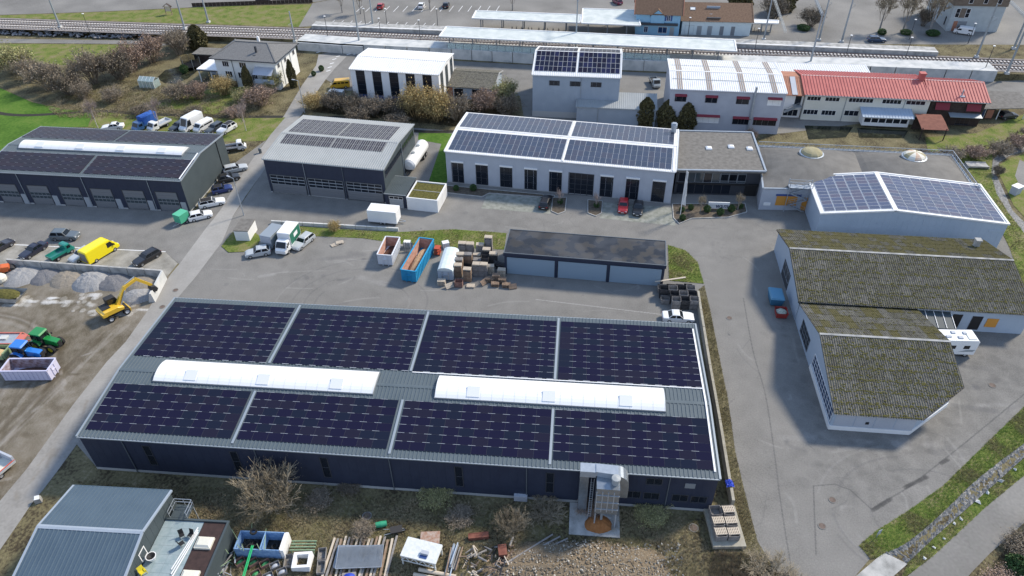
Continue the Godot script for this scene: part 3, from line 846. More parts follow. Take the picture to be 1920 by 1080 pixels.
func build_main_hall() -> void:
	var w := 71.69
	var d := 24.74
	var h := 6.07
	var rh := 6.80
	var ro := 2.42
	var t := thing("production_hall", "long dark navy hall with two white barrel skylights and eight solar fields", "hall", v3(-12.72, 0, -62.73), -.0989)
	gable(t, w, d, h, rh, ro, M.navy_wall, M.grey_roof, {"rib": .45, "ribh": .06, "wall_pitch": 1.0, "plinth": .4})
	var F := face(w - .24, d - .24, "f")
	for x in [-30.7, -15.2, .1, 15.3, 30.7]: downpipe(t, F, x, h - .1, M.pipe_dark)
	for x in [-28.5, -18.2, -7.8, 7.4, 17.5]: window(t, F, x, 1.6, .75, 3.4, M.frame_dark, M.glass_dark, 1, 2, "window", .09)
	for q in [[28.3, 4.3, 1.6, .95], [26.2, 1.7, 1.6, 1.05], [28.25, 1.65, 1.6, 1.05], [31.35, 1.65, 1.6, 1.05], [33.4, 1.6, 1.6, 1.0]]:
		window(t, F, q[0], q[1], q[2], q[3], M.frame_dark, M.glass_dark, 2, 1, "window", .09)
	plate(t, F, 32.4, 4.0, 1.1, .8, .04, "vent_plate", M.frame_grey)
	plate(t, F, 13.9, .0, 1.5, .9, .4, "cabinet", M.pale_cladding)
	var cells := [Color8(3, 3, 8), Color8(3, 4, 8), Color8(4, 4, 8), Color8(3, 3, 8)]
	var ms := []
	for cc in cells: ms.append(panel_mesh(1.70, 1.115, cc, Color8(13, 14, 18), .014))
	var rest := MB.new()
	rest.usecol = true
	var fr := slope(w, d, h, rh, ro, true)
	var bk := slope(w, d, h, rh, ro, false)
	for x in [-35.3, -17.45, .5, 18.1]:
		solar(t, fr, x, 2.2, 10, 6, 1.715, 1.13, ms, M.panel, rest)
	# back half: x runs the other way; the rows by the ridge show largest
	for x in [-35.3, -17.55, .2, 18.2]:
		solar(t, bk, x, 2.62, 10, 10, 1.715, 1.12, ms, M.panel, rest, 15)
	part(rest, "solar_panel_field", M.panel, t).set_meta("kind", "stuff")
	var b := MB.new()
	for x0 in [-35.3, -17.45, .5, 18.1]:
		b.t = fr
		for j in range(0, 6):
			for i in 10:
				b.bx(x0 + i * 1.715 + (.35 if i == 0 else .0) - .42, .092, 2.2 + j * 1.13 - .02, x0 + i * 1.715 + (.35 if i == 0 else .0) + .42, .102, 2.2 + j * 1.13 + .02)
	for x0 in [-35.3, -17.55, .2, 18.2]:
		b.t = bk
		for j in range(0, 10):
			var wd := .07 if j == 0 else .018
			for i in 10:
				b.bx(x0 + i * 1.715 + (.35 if i == 0 else .0) - .42, .092, 2.62 + j * 1.12 - wd, x0 + i * 1.715 + (.35 if i == 0 else .0) + .42, .102, 2.62 + j * 1.12 + .016)
	part(b, "panel_clip", M.clip, t).set_meta("kind", "stuff")
	for x in [-17.72, .15, 17.8]:
		for q in [[fr, 1.0, 2.1, 9.6], [bk, -1.0, 2.6, 14.5]]:
			b = nb()
			b.t = q[0]
			b.bx(q[1] * x - .14, .05, q[2], q[1] * x + .14, .11, q[3])
			part(b, "cable_tray", M.gutter, t)
	for q in [[fr, 35.38, .0, 9.2], [bk, -35.38, .0, 13.6]]:
		b = nb()
		b.t = q[0]
		b.bx(q[1] - .1, .05, q[2], q[1] + .1, .16, q[3])
		part(b, "cable_tray", M.acrylic, t)
	b = nb()
	b.t = bk
	b.bx(-35.3, .05, 2.36, -.4, .12, 2.48)
	part(b, "cable_tray", M.acrylic, t)
	vault(t, -30.65, -3.6, ro - .2, rh + .10, 1.78, .5, 20, 3)
	vault(t, 3.9, 30.6, ro - .2, rh + .10, 1.78, .5, 20, 3)
	# dust extraction plant at the front wall
	var e := thing("dust_filter", "shiny galvanised dust filter with ducts beside the navy hall wall", "filter plant", t.transform * v3(24.0, 0, d / 2), -.0989)
	b = nb()
	b.bx(-1.2, 2.6, .45, 1.2, 6.9, 2.9)
	var dm := speckle("duct_metal", Color(.22, .25, .28), Color(.30, .335, .37), 1.6, .25, 341, 128, .5, .6)
	part(b, "filter_housing", dm, e)
	b = nb()
	for k in 4:
		b.bx(-1.2 + .6 * k, 3.0, 2.9, -1.1 + .6 * k, 6.4, 2.96)
	for k in 3: b.bx(-1.22, 3.4 + 1.2 * k, 2.9, 1.22, 3.48 + 1.2 * k, 2.97)
	part(b, "stiffener", M.zinc, e)
	b = nb()
	b.bx(-2.95, .25, .15, -2.0, 6.6, 1.3)
	part(b, "intake_duct", dm, e)
	b = nb()
	b.bx(-2.95, 6.6, .15, -1.3, 7.5, 1.3)
	b.hexa([v3(-1.3, 6.9, 1.3), v3(1.0, 6.9, 1.6), v3(1.0, 6.9, .4), v3(-1.3, 6.9, .2)], [v3(-1.3, 7.6, 1.3), v3(1.0, 7.7, 1.6), v3(1.0, 7.7, .4), v3(-1.3, 7.6, .2)])
	part(b, "cross_duct", M.zinc, e)
	b = nb()
	for k in 7:
		var g := PI / 2 * k / 6.0
		var g2 := PI / 2 * (k + 1) / 6.0
		if k < 6:
			var o1 := v3(.9, 6.0, 0)
			var lo := []
			var up := []
			for z in [[1.7, .3]]:
				b.quad(o1 + v3(sin(g) * 1.3, cos(g) * 1.6, z[0]), o1 + v3(sin(g2) * 1.3, cos(g2) * 1.6, z[0]), o1 + v3(sin(g2) * 1.3, cos(g2) * 1.6, z[1]), o1 + v3(sin(g) * 1.3, cos(g) * 1.6, z[1]))
				b.tri(o1 + v3(0, 0, z[0]), o1 + v3(sin(g2) * 1.3, cos(g2) * 1.6, z[0]), o1 + v3(sin(g) * 1.3, cos(g) * 1.6, z[0]))
	b.bx(1.2, 4.0, .3, 2.2, 6.0, 1.7)
	part(b, "elbow_duct", dm, e)
	b = nb()
	b.lathe(v3(.75, 6.9, 2.0), [v2(.42, 0), v2(.42, .7), v2(.5, .75), v2(.46, .86), v2(.0, .95)], 14)
	part(b, "exhaust_cap", M.silver_roof, e)
	b = nb()
	b.hexa([v3(-.35, 1.2, 1.9), v3(.35, 1.2, 1.9), v3(.35, 1.2, 1.3), v3(-.35, 1.2, 1.3)], [v3(-1.15, 2.6, 2.85), v3(1.15, 2.6, 2.85), v3(1.15, 2.6, .5), v3(-1.15, 2.6, .5)])
	part(b, "hopper", dm, e)
	for s in [[-1.1, .55], [1.1, .55], [-1.1, 2.8], [1.1, 2.8]]:
		b = nb()
		b.bx(s[0] - .07, .1, s[1] - .07, s[0] + .07, 2.6, s[1] + .07)
		part(b, "leg", M.zinc, e)
	b = nb()
	for s in [-1.5, -1.8]: b.tube(v3(s, .1, 1.9), v3(s + .1, 6.0, 1.0), .04, .04, 5)
	for k in 16: b.tube(v3(-1.5, .5 + k * .33, 1.85 - k * .05), v3(-1.8, .5 + k * .33, 1.85 - k * .05), .02, .02, 4)
	part(b, "ladder", M.zinc, e)
	b = nb()
	b.bx(-.5, .1, 2.3, -.25, 1.9, 2.5)
	b.beam(v3(-.4, 1.9, 2.4), v3(.6, 1.9, 2.9), .12, .12)
	part(b, "discharge_pipe", M.gutter, e)
	b = nb()
	b.sheet([v2(20.2, 12.38), v2(25.7, 12.38), v2(25.7, 16.4), v2(20.2, 16.4)], .12, Vector2.ZERO, 1.0, .12)
	var sl := struct(b, "concrete_pad", M.concrete)
	sl.transform = t.transform
	var pile := thing("sawdust_pile", "heap of orange sawdust on the concrete pad", "sawdust pile", t.transform * v3(23.4, .12, 14.9), 0)
	part(heap_mesh(1.55, 1.2, .75, 7), "heap", speckle("sawdust", Color(.22, .085, .025), Color(.36, .16, .06), 1.2, .95, 103, 128), pile)

# low irregular mound
func heap_mesh(rx: float, rz: float, hh: float, sd: int, k := 20) -> MB:
	var b := MB.new()
	var f := FastNoiseLite.new()
	f.seed = sd
	f.frequency = .45
	var P := func(i: int, j: int) -> Vector3:
		var g := TAU * i / k
		var r := j / 6.0
		var wob := 1.0 + .22 * f.get_noise_2d(cos(g) * 2.0, sin(g) * 2.0)
		var p := v3(cos(g) * r * rx * wob, 0, -sin(g) * r * rz * wob)
		p.y = hh * (pow(maxf(cos(r * PI / 2), .0), .85)) * (1.0 + .25 * f.get_noise_2d(p.x * 2, p.z * 2)) - (.02 if j == 6 else .0)
		return p
	for j in 6:
		for i in k:
			b.quad(P.call(i, j + 1), P.call(i + 1, j + 1), P.call(i + 1, j), P.call(i, j))
	return b

func build_left_hall() -> void:
	var w := 37.44
	var d := 17.68
	var h := 6.52
	var rh := 7.48
	var ro := .5
	var t := thing("workshop_hall", "dark grey workshop hall with a row of sectional doors and one white skylight", "hall", v3(-74.83, 0, -121.18), -.1203)
	gable(t, w, d, h, rh, ro, M.navy_wall, M.grey_roof, {"rib": .45, "wall_pitch": 1.0, "plinth": .25})
	# grey cladding of the end walls
	var b: MB
	for s in [-1, 1]:
		b = nb()
		b.quad(v3(s * (w / 2 - .10), .25, s * (d / 2 - .12)), v3(s * (w / 2 - .10), .25, -s * (d / 2 - .12)), v3(s * (w / 2 - .10), h - .06, -s * (d / 2 - .12)), v3(s * (w / 2 - .10), h - .06, s * (d / 2 - .12)))
		b.tri(v3(s * (w / 2 - .10), h - .06, s * (d / 2 - .12)), v3(s * (w / 2 - .10), h - .06, -s * (d / 2 - .12)), v3(s * (w / 2 - .10), rh - .06, ro))
		part(b, "end_cladding", M.grey_cladding, t)
	var F := face(w - .24, d - .24, "f")
	for x in [-17.3, -11.2, -5.1, .95, 7.0, 13.2]:
		gate(t, F, x, 3.85, 3.95, 6, [2, 3], 5, M.door_grey, M.glass_grey, M.frame_grey)
		plate(t, F, x + 4.05, .0, 1.0, 2.05, .05, "side_door", M.door_light)
	for x in [-12.2, .1, 12.4]: downpipe(t, F, x, h - .1)
	downpipe(t, face(w - .24, d - .24, "r"), 5.6, 6.7, M.black)
	var ms := []
	for cc in [Color8(8, 8, 11), Color8(9, 8, 11), Color8(8, 8, 12)]: ms.append(panel_mesh(1.66, 1.06, cc, Color(.02, .02, .024), .016))
	var rest := MB.new()
	var fr := slope(w, d, h, rh, ro, true)
	var bk := slope(w, d, h, rh, ro, false)
	b = nb()
	for x in [-18.6, .3]:
		solar(t, fr, x, 2.3, 11, 5, 1.67, 1.08, ms, M.panel, rest)
		solar(t, bk, x, 3.6, 11, 5, 1.67, 1.08, ms, M.panel, rest)
		for q in [[fr, 2.3, 1.0], [bk, 3.6, 1.0]]:
			b.t = q[0]
			for j in 6:
				for i in 11:
					var wd := .05 if j == 0 else .012
					b.bx(x + i * 1.67 - .3, .092, q[1] + j * 1.08 - wd, x + i * 1.67 + (.9 if j == 0 else .3), .102, q[1] + j * 1.08 + .012)
	part(b, "panel_clip", M.clip, t).set_meta("kind", "stuff")
	b = nb()
	b.t = fr
	b.bx(18.3, .05, .2, 18.5, .15, 8.0)
	part(b, "cable_tray", M.acrylic, t)
	vault(t, -15.8, 15.8, ro - .25, rh + .12, 1.5, .55, 20, 4)

func build_center_hall() -> void:
	var w := 22.92
	var d := 18.10
	var h := 6.98
	var rh := 7.84
	var ro := .41
	var t := thing("vehicle_hall", "garage hall with pale ribbed roof and three wide sectional doors", "hall", v3(-31.65, 0, -123.33), -.2054)
	gable(t, w, d, h, rh, ro, M.navy_wall, M.silver_roof, {"rib": .42, "ribh": .10, "wall_pitch": 1.0, "plinth": .2, "vm": M.silver_roof})
	var b: MB
	for s in [-1, 1]:
		b = nb()
		b.quad(v3(s * (w / 2 - .10), .2, s * (d / 2 - .12)), v3(s * (w / 2 - .10), .2, -s * (d / 2 - .12)), v3(s * (w / 2 - .10), h - .06, -s * (d / 2 - .12)), v3(s * (w / 2 - .10), h - .06, s * (d / 2 - .12)))
		b.tri(v3(s * (w / 2 - .10), h - .06, s * (d / 2 - .12)), v3(s * (w / 2 - .10), h - .06, -s * (d / 2 - .12)), v3(s * (w / 2 - .10), rh - .06, ro))
		part(b, "end_cladding", M.grey_cladding, t)
	var F := face(w - .24, d - .24, "f")
	for x in [-10.8, -3.4, 4.0]: gate(t, F, x, 6.7, 3.8, 6, [3, 4, 5], 5, M.door_grey, M.glass_dark, M.door_light)
	downpipe(t, F, -3.75, h - .1)
	downpipe(t, F, 3.65, h - .1, M.pipe_dark)
	window(t, face(w - .2, d, "r"), -8.2, 5.05, 16.4, 1.15, M.frame_dark, M.glass_dark, 14, 1, "window", .09)
	downpipe(t, face(w - .24, d, "r"), 1.0, h)
	var ms := []
	for cc in [Color8(12, 11, 13), Color8(13, 12, 14), Color8(12, 11, 14)]: ms.append(panel_mesh(.97, 1.55, cc, Color(.26, .26, .26), .03))
	var rest := MB.new()
	var fr := slope(w, d, h, rh, ro, true)
	var bk := slope(w, d, h, rh, ro, false)
	for x in [-10.4, -.4]: solar(t, fr, x, .25, 10, 2, .985, 1.58, ms, M.panel, rest)
	for x in [-9.4, .7]: solar(t, bk, x, .8, 10, 4, .985, 1.68, ms, M.panel, rest)
	# low annex on the right
	var a := thing("side_annex", "low grey flat-roofed annex with a wide door beside the garage hall", "annex", v3(-19.92, 0, -113.82), -.2054)
	var aw := 4.1
	var ad := 6.2
	gable(a, aw, ad, 2.86, 2.95, 0, M.navy_wall, M.grey_cladding, {"rib": .3, "ridge": false, "verge": false})
	gate(a, face(aw - .24, ad - .24, "f"), -1.2, 2.6, 2.3, 4, [3], 3, M.door_light, M.glass_dark, M.frame_white)
	# white garage box with a planted roof
	var g := thing("garage_box", "low white garage box with mossy planted roof", "garage", v3(-15.06, 0, -112.46), -.2182)
	b = nb()
	b.bx(-2.85, 0, -2.96, 2.85, 2.2, 2.96)
	part(b, "wall", M.white_paint, g)
	for q in [[-2.87, -2.98, 2.87, -2.78], [-2.87, 2.78, 2.87, 2.98], [-2.87, -2.78, -2.67, 2.78], [2.67, -2.78, 2.87, 2.78]]:
		b = nb()
		b.bx(q[0], 2.2, q[1], q[2], 2.53, q[3])
		part(b, "parapet", M.white_paint, g)
	b = nb()
	b.bx(-2.67, 2.2, -2.78, 2.67, 2.34, 2.78)
	part(b, "planted_roof", M.moss_green, g)
	b = nb()
	b.bx(-2.67, 2.34, -.06, 2.67, 2.40, .06)
	part(b, "roof_joint", M.concrete, g)
	for z in [-2.5, .1]: plate(g, face(5.7, 5.92, "r"), z, .05, 2.4, 2.1, .03, "door", M.white_roof)

func build_white_hall() -> void:
	var w := 41.77
	var d := 16.48
	var h := 6.58
	var rh := 7.1
	var ro := -.5
	var t := thing("factory_hall", "pale hall with tall dark windows and a gate under four solar fields", "hall", v3(10.11, 0, -123.13), -.2139)
	gable(t, w, d, h, rh, ro, M.pale_cladding, M.white_roof, {"rib": .4, "wall_pitch": 1.1, "plinth": .2, "vm": M.white_roof, "gm": M.white_roof})
	var F := face(w - .24, d - .24, "f")
	for x in [-19.7, -15.05, -10.45, -5.85, -1.25, 8.05, 12.65, 17.3]:
		window(t, F, x, .25, 2.15, 4.0, M.frame_dark, M.glass_dark, 1, 3, "window", .08)
		plate(t, F, x - .15, 4.35, 2.45, .3, .14, "blind_box", M.white_paint)
	window(t, F, 2.3, .1, 4.4, 4.3, M.frame_dark, M.glass_dark, 4, 4, "gate", .11)
	var ms := []
	for cc in [Color(.030, .036, .062), Color(.035, .041, .07), Color(.040, .041, .06)]: ms.append(panel_mesh(1.04, 1.72, cc, Color(.44, .46, .48), .022, .006))
	var rest := MB.new()
	rest.usecol = true
	var fr := slope(w, d, h, rh, ro, true)
	var bk := slope(w, d, h, rh, ro, false)
	solar(t, fr, -20.3, 1.1, 20, 4, 1.05, 1.77, ms, M.panel_glossy, rest)
	solar(t, fr, 1.2, 1.1, 18, 4, 1.05, 1.77, ms, M.panel_glossy, rest)
	solar(t, bk, -20.2, .3, 18, 4, 1.05, 1.77, ms, M.panel_glossy, rest)
	solar(t, bk, -.6, .3, 20, 4, 1.05, 1.77, ms, M.panel_glossy, rest)
	var b := MB.new()
	b.t = fr
	b.bx(.85, .05, .6, 1.1, .14, 8.6)
	b.bx(20.3, .05, .6, 20.6, .14, 8.6)
	b.t = bk
	b.bx(-1.1, .05, .2, -.8, .14, 7.6)
	part(b, "cable_tray", M.acrylic, t)
	b = nb()
	b.t = Transform3D(Basis.IDENTITY, v3(20.0, 6.9, -6.6))
	b.bx(-.45, 0, -.45, .45, 1.0, .45)
	b.bx(-.55, 1.0, -.55, .55, 1.5, .55)
	b.bx(-.35, 1.5, -.35, .35, 1.75, .35)
	part(b, "roof_vent", M.zinc, t)

func poly_prism(pts: Array, y0: float, y1: float) -> MB:
	var b := MB.new()
	var lo := []
	var up := []
	var q := pts.duplicate()
	if not Geometry2D.is_polygon_clockwise(PackedVector2Array(q)): pass
	else: q.reverse()
	q.reverse()
	for p in q:
		lo.append(v3(p.x, y0, p.y)); up.append(v3(p.x, y1, p.y))
	b.hexa(lo, up, false)
	b.sheet(q, y1)
	b.sheet(q, y0)
	return b

func build_office() -> void:
	# flat roofed office between the two halls; its own frame follows the front eave
	var t := thing("office_wing", "flat gravel-roofed office wing with dark glazed front", "office", v3(37.6, 0, -120.3), -.085)
	var pts := [v2(-5.4, -8.0), v2(8.6, -8.0), v2(8.3, 7.1), v2(-7.4, 7.4)]
	var ins := [v2(-5.2, -7.8), v2(8.1, -7.8), v2(7.8, 6.6), v2(-7.2, 6.8)]
	part(poly_prism(ins, 0, 4.9), "wall", M.frame_dark, t)
	part(poly_prism(pts, 4.9, 5.3), "roof", M.flat_gravel_roof, t)
	var b := MB.new()
	for i in 4:
		var a: Vector2 = pts[i]
		var e: Vector2 = pts[(i + 1) % 4]
		b.beam(v3(a.x, 5.36, a.y), v3(e.x, 5.36, e.y), .32, .22)
	part(b, "roof_edge", M.zinc, t)
	for p in [v2(-.6, -1.0), v2(3.6, -1.8), v2(6.9, -1.2)]:
		b = nb()
		b.bx(p.x - .55, 5.3, p.y - .55, p.x + .55, 5.5, p.y + .55)
		b.hexa([v3(p.x - .55, 5.5, p.y + .55), v3(p.x + .55, 5.5, p.y + .55), v3(p.x + .55, 5.5, p.y - .55), v3(p.x - .55, 5.5, p.y - .55)], [v3(p.x - .3, 5.68, p.y + .3), v3(p.x + .3, 5.68, p.y + .3), v3(p.x + .3, 5.68, p.y - .3), v3(p.x - .3, 5.68, p.y - .3)])
		part(b, "skylight", M.acrylic, t)
	var F := Transform3D(Basis(v3(1, 0, -.0133).normalized(), Vector3.UP, v3(.0133, 0, 1).normalized()), v3(0, 0, 6.7))
	for i in 8:
		window(t, F, -6.7 + i * 1.5, 2.6, 1.4, 1.9, M.frame_grey, M.glass_grey if i % 3 else M.glass_dark, 1, 1, "window", .05)
	for i in 6:
		window(t, F, -6.7 + i * 1.6, .3, 1.5, 1.9, M.frame_dark, M.glass_dark, 1, 1, "window", .05)
	window(t, F, .6, 3.0, 4.6, 1.3, M.frame_grey, M.glass_dark, 3, 1, "window", .06, .09)
	b = nb()
	b.bx(-7.0, 2.25, 6.75, 7.6, 2.5, 7.0)
	part(b, "spandrel", M.black, t)
	b = nb()
	b.bx(5.4, .0, 6.7, 7.5, 2.2, 6.76)
	part(b, "entrance", M.black, t)

func build_dome_hall() -> void:
	var t := thing("dome_hall", "flat membrane-roofed hall with two round domes and a lattice roof edge", "hall", v3(61.97, 0, -113.80), -.0877)
	# plan in local coordinates
	var c0 := [v2(-15.6, -8.6), v2(19.2, -7.0), v2(18.4, 6.2), v2(-17.6, 6.9)]
	part(poly_prism(c0, 0, 4.3), "wall", M.pale_cladding, t)
	var b := MB.new()
	# two shallow vaults of roof membrane
	var N := 36
	var K := 14
	var P := func(i: int, j: int) -> Vector3:
		var fx := float(i) / N
		var fz := float(j) / K
		var a: Vector2 = (c0[0] as Vector2).lerp(c0[1], fx)
		var e: Vector2 = (c0[3] as Vector2).lerp(c0[2], fx)
		var p := a.lerp(e, fz)
		var bump := absf(sin(fx * TAU)) * sin(clampf(fz, 0, 1) * PI)
		return v3(p.x, 4.3 + .06 + 1.7 * pow(bump, .8), p.y)
	for i in N:
		for j in K:
			b.quad(P.call(i, j + 1), P.call(i + 1, j + 1), P.call(i + 1, j), P.call(i, j))
	part(b, "roof", M.membrane_roof, t)
	for q in [[v2(-7.4, -3.2), 0, "rib_yellow"], [v2(10.6, -3.0), 1, "rib_white"]]:
		b = nb()
		var o := v3(q[0].x, 5.85, q[0].y)
		b.lathe(o, [v2(2.15, -.3), v2(2.15, .25), v2(1.9, .3)], 20)
		var ring := part(b, "dome_kerb", M.zinc, t)
		for s in 10:
			b = nb()
			for m in 5:
				var p0 := v2(1.95 * cos(m * .31), .25 + .85 * sin(m * .31))
				var p1 := v2(1.95 * cos((m + 1) * .31), .25 + .85 * sin((m + 1) * .31))
				var g := TAU * s / 10.0
				var h := TAU * (s + 1) / 10.0
				b.quad(o + v3(cos(g) * p0.x, p0.y, -sin(g) * p0.x), o + v3(cos(h) * p0.x, p0.y, -sin(h) * p0.x), o + v3(cos(h) * p1.x, p1.y, -sin(h) * p1.x), o + v3(cos(g) * p1.x, p1.y, -sin(g) * p1.x))
			part(b, "dome_segment", speckle("dome_mossy", Color(.27, .24, .14), Color(.36, .325, .21), 4, .9, 131, 128) if (q[1] == 0 and not M.has("dome_mossy")) else (M.dome_mossy if q[1] == 0 else ([M.cream_wall, M.dome_mossy, M.cream_wall, speckle("dome_rust", Color(.46, .30, .20), Color(.62, .52, .42), 2, .9, 132, 128) if not M.has("dome_rust") else M.dome_rust][s % 4])), ring)
	# lattice girder railing along back and right edge
	var run := [v3(c0[0].x, 4.5, c0[0].y - .2), v3(c0[1].x, 4.5, c0[1].y - .2), v3(c0[2].x + .2, 4.5, c0[2].y)]
	for s in 2:
		b = nb()
		var a: Vector3 = run[s]
		var e: Vector3 = run[s + 1]
		var k := int(a.distance_to(e) / .9)
		for hh in [.0, .75]: b.beam(a + v3(0, hh, 0), e + v3(0, hh, 0), .09, .09)
		for i in k:
			var p := a.lerp(e, float(i) / k)
			var q2 := a.lerp(e, (i + .5) / k)
			var r2 := a.lerp(e, float(i + 1) / k)
			b.beam(p, q2 + v3(0, .75, 0), .05, .05)
			b.beam(q2 + v3(0, .75, 0), r2, .05, .05)
		part(b, "lattice_girder", M.zinc, t)
	for i in 4:
		b = nb()
		var a: Vector2 = c0[i]
		var e: Vector2 = c0[(i + 1) % 4]
		b.beam(v3(a.x, 4.36, a.y), v3(e.x, 4.36, e.y), .3, .16)
		part(b, "roof_edge", M.zinc, t)
	var F := Transform3D(Basis(v3(1, 0, -.0194).normalized(), Vector3.UP, v3(.0194, 0, 1).normalized()), v3(-17.6, 0, 6.9))
	plate(t, F, 2.7, 1.0, 3.6, 1.9, .06, "panel_sign", M.orange_panel)
	plate(t, F, 2.5, 2.9, 4.4, .35, .08, "panel_header", M.blue_panel)
	plate(t, F, 7.2, .05, 2.4, 2.6, .06, "door", M.orange_panel)
	plate(t, F, .7, .9, 1.2, .6, .04, "notice", M.white_paint)

func build_pv_shed() -> void:
	# gable faces the camera; ridge runs front to back
	var w := 29.17
	var d := 12.59
	var h := 4.78
	var rh := 6.14
	var rx := -3.12
	var t := thing("solar_shed", "light blue shed with low gable and white edged solar roof", "shed", v3(65.85, 0, -103.69), -.1350)
	var b := MB.new()
	var iw := w / 2 - .2
	var id := d / 2 - .15
	var o := [v2(-iw, 0), v2(iw, 0), v2(iw, h - .05), v2(rx, rh - .05), v2(-iw, h - .05)]
	b.slab(o, id * 2)
	part(b, "wall", M.light_blue_wall, t)
	b = nb()
	var x := -iw + 1.0
	while x < iw:
		var yt: float = lerpf(rh, h, (x - rx) / (iw - rx)) if x > rx else lerpf(rh, h, (rx - x) / (iw + rx))
		b.bx(x - .02, .2, id, x + .02, yt - .12, id + .015)
		x += 1.0
	part(b, "cladding_joint", M.light_blue_wall, t).set_meta("kind", "stuff")
	var rest := MB.new()
	rest.usecol = true
	var ms := []
	for cc in [Color(.065, .075, .125), Color(.072, .084, .14), Color(.078, .083, .125), Color(.092, .086, .118)]: ms.append(panel_mesh(1.60, .98, cc, Color(.55, .57, .59), .024))
	for s in [-1, 1]:
		var L := v2((w / 2 - s * rx), rh - h).length()
		var dn := v3(s * (w / 2 - s * rx), h - rh, 0).normalized()
		var ax := v3(0, 0, -s)
		var tr := Transform3D(Basis(ax, dn.cross(ax), dn), v3(rx, rh, 0))
		b = nb()
		b.t = tr
		b.box(v3(0, -.05, L / 2), v3(d, .12, L))
		b.box(v3(d / 2 - .15, .07, L / 2), v3(.3, .14, L))
		b.box(v3(-d / 2 + .15, .07, L / 2), v3(.3, .14, L))
		b.box(v3(0, .07, L - .15), v3(d - .6, .14, .3))
		part(b, "roof", M.white_roof, t)
		var cols := 11
		var rows := 6 if s < 0 else 10
		var m2 := []
		for me in ms: m2.append(me)
		for j in rows:
			for i in cols:
				var p := tr * Transform3D(Basis(v3(0, 0, 1), Vector3.UP, v3(-1, 0, 0)), v3(-5.6 + (i + 1) * 1.01, 0, .42 + j * (1.68 if s > 0 else 1.74)))
				part(m2[rng.randi() % 4], "solar_panel", M.panel_glossy, t).transform = p
	b = nb()
	b.bx(rx - .35, rh - .1, -d / 2, rx + .35, rh + .1, d / 2)
	part(b, "ridge_cap", M.white_paint, t)
	var F := face(w - .4, d - .3, "f")
	plate(t, F, 12.0, 3.2, 2.1, .45, .04, "vent_grille", M.light_blue_wall)
	# steel stair tower at the left end
	var e := thing("stair_tower", "galvanised zigzag stair tower beside the light blue shed", "stairs", t.transform * v3(-16.2, 0, -2.2), -.1350)
	for k in 4:
		b = nb()
		var s := 1.0 if k % 2 else -1.0
		var y0 := k * 1.2
		for z in [-.45, .45]:
			b.beam(v3(-1.5 * s, y0, z), v3(1.5 * s, y0 + 1.2, z), .06, .2)
			b.beam(v3(-1.5 * s, y0 + 1.0, z), v3(1.5 * s, y0 + 2.2, z), .05, .05)
			b.beam(v3(-1.5 * s, y0 + .5, z), v3(1.5 * s, y0 + 1.7, z), .04, .04)
			for q in 4:
				var xx := lerpf(-1.5, 1.5, q / 3.0) * s
				b.beam(v3(xx, y0 + 1.2 * q / 3.0, z), v3(xx, y0 + 1.0 + 1.2 * q / 3.0, z), .04, .04)
		for q in 7: b.box(v3(lerpf(-1.4, 1.4, q / 6.0) * s, y0 + .1 + 1.1 * q / 6.0, 0), v3(.3, .04, .9))
		part(b, "stair_flight", M.zinc, e)
	for px in [-1.9, 1.9]:
		for pz in [-.55, .55]:
			b = nb()
			b.bx(px - .05, 0, pz - .05, px + .05, 6.0, pz + .05)
			part(b, "post", M.zinc, e)
	b = nb()
	b.bx(-2.0, 4.75, -.6, 2.0, 4.83, .6)
	for z in [-.6, .6]:
		for yy in [5.3, 5.8]: b.beam(v3(-2, yy, z), v3(2, yy, z), .05, .05)
	part(b, "landing", M.zinc, e)

# roof half of corrugated fibre-cement sheets, each a piece
func sheet_roof(t: Node3D, tr: Transform3D, w: float, L: float, cols: int, rows: int, mats: Array, zmax: Callable) -> void:
	var cw := w / cols
	var rl := L / rows
	var full := MB.new()
	full.waves(cw + .02, rl + .1, .30, .045)
	var me := full.done()
	for j in rows:
		for i in cols:
			var x0 := -w / 2 + i * cw
			var z0 := j * rl
			var za: float = zmax.call(x0) - z0
			var zb: float = zmax.call(x0 + cw) - z0
			if maxf(za, zb) <= .02: continue
			var use := me
			if minf(za, zb) < rl:
				var b := MB.new()
				var k := 16
				for q in k:
					var p: Array = []
					for s in [q, q + 1]:
						var x: float = cw * s / k
						p.append(v3(x, sin(TAU * s / 4.0) * .045, clampf(lerpf(za, zb, float(s) / k), .0, rl + .1)))
					b.quad(p[0], p[1], v3(p[1].x, p[1].y, 0), v3(p[0].x, p[0].y, 0))
				use = b.done()
			part(use, "roof_sheet", mats[rng.randi() % mats.size()], t).transform = tr * Transform3D(Basis(Vector3.RIGHT, .012), v3(x0, .075, z0))

# moss cushions along the sheet overlaps
func moss_line(t: Node3D, tr: Transform3D, w: float, L: float, rows: int, per: int, cut: Callable) -> void:
	var b := MB.new()
	for j in range(0, rows + 1):
		for k in per:
			var x := rr(-w / 2 + .2, w / 2 - .2)
			var z := clampf(j * L / rows + rng.randfn(.0, .10), .1, L - .1)
			if rng.randf() < .5: z = rr(.2, L - .2)
			if z > cut.call(x) - .1: continue
			var r := rr(.035, .10)
			var o := tr * v3(x, .10, z)
			var s := rr(1.0, 2.6)
			var top := o + tr.basis.y * r * .55
			var ring := []
			for q in 6: ring.append(o + tr.basis.x * cos(TAU * q / 6) * r * s + tr.basis.z * sin(TAU * q / 6) * r)
			for q in 6: b.tri(ring[(q + 1) % 6], ring[q], top)
	part(b, "moss", M.moss_green, t).set_meta("kind", "stuff")

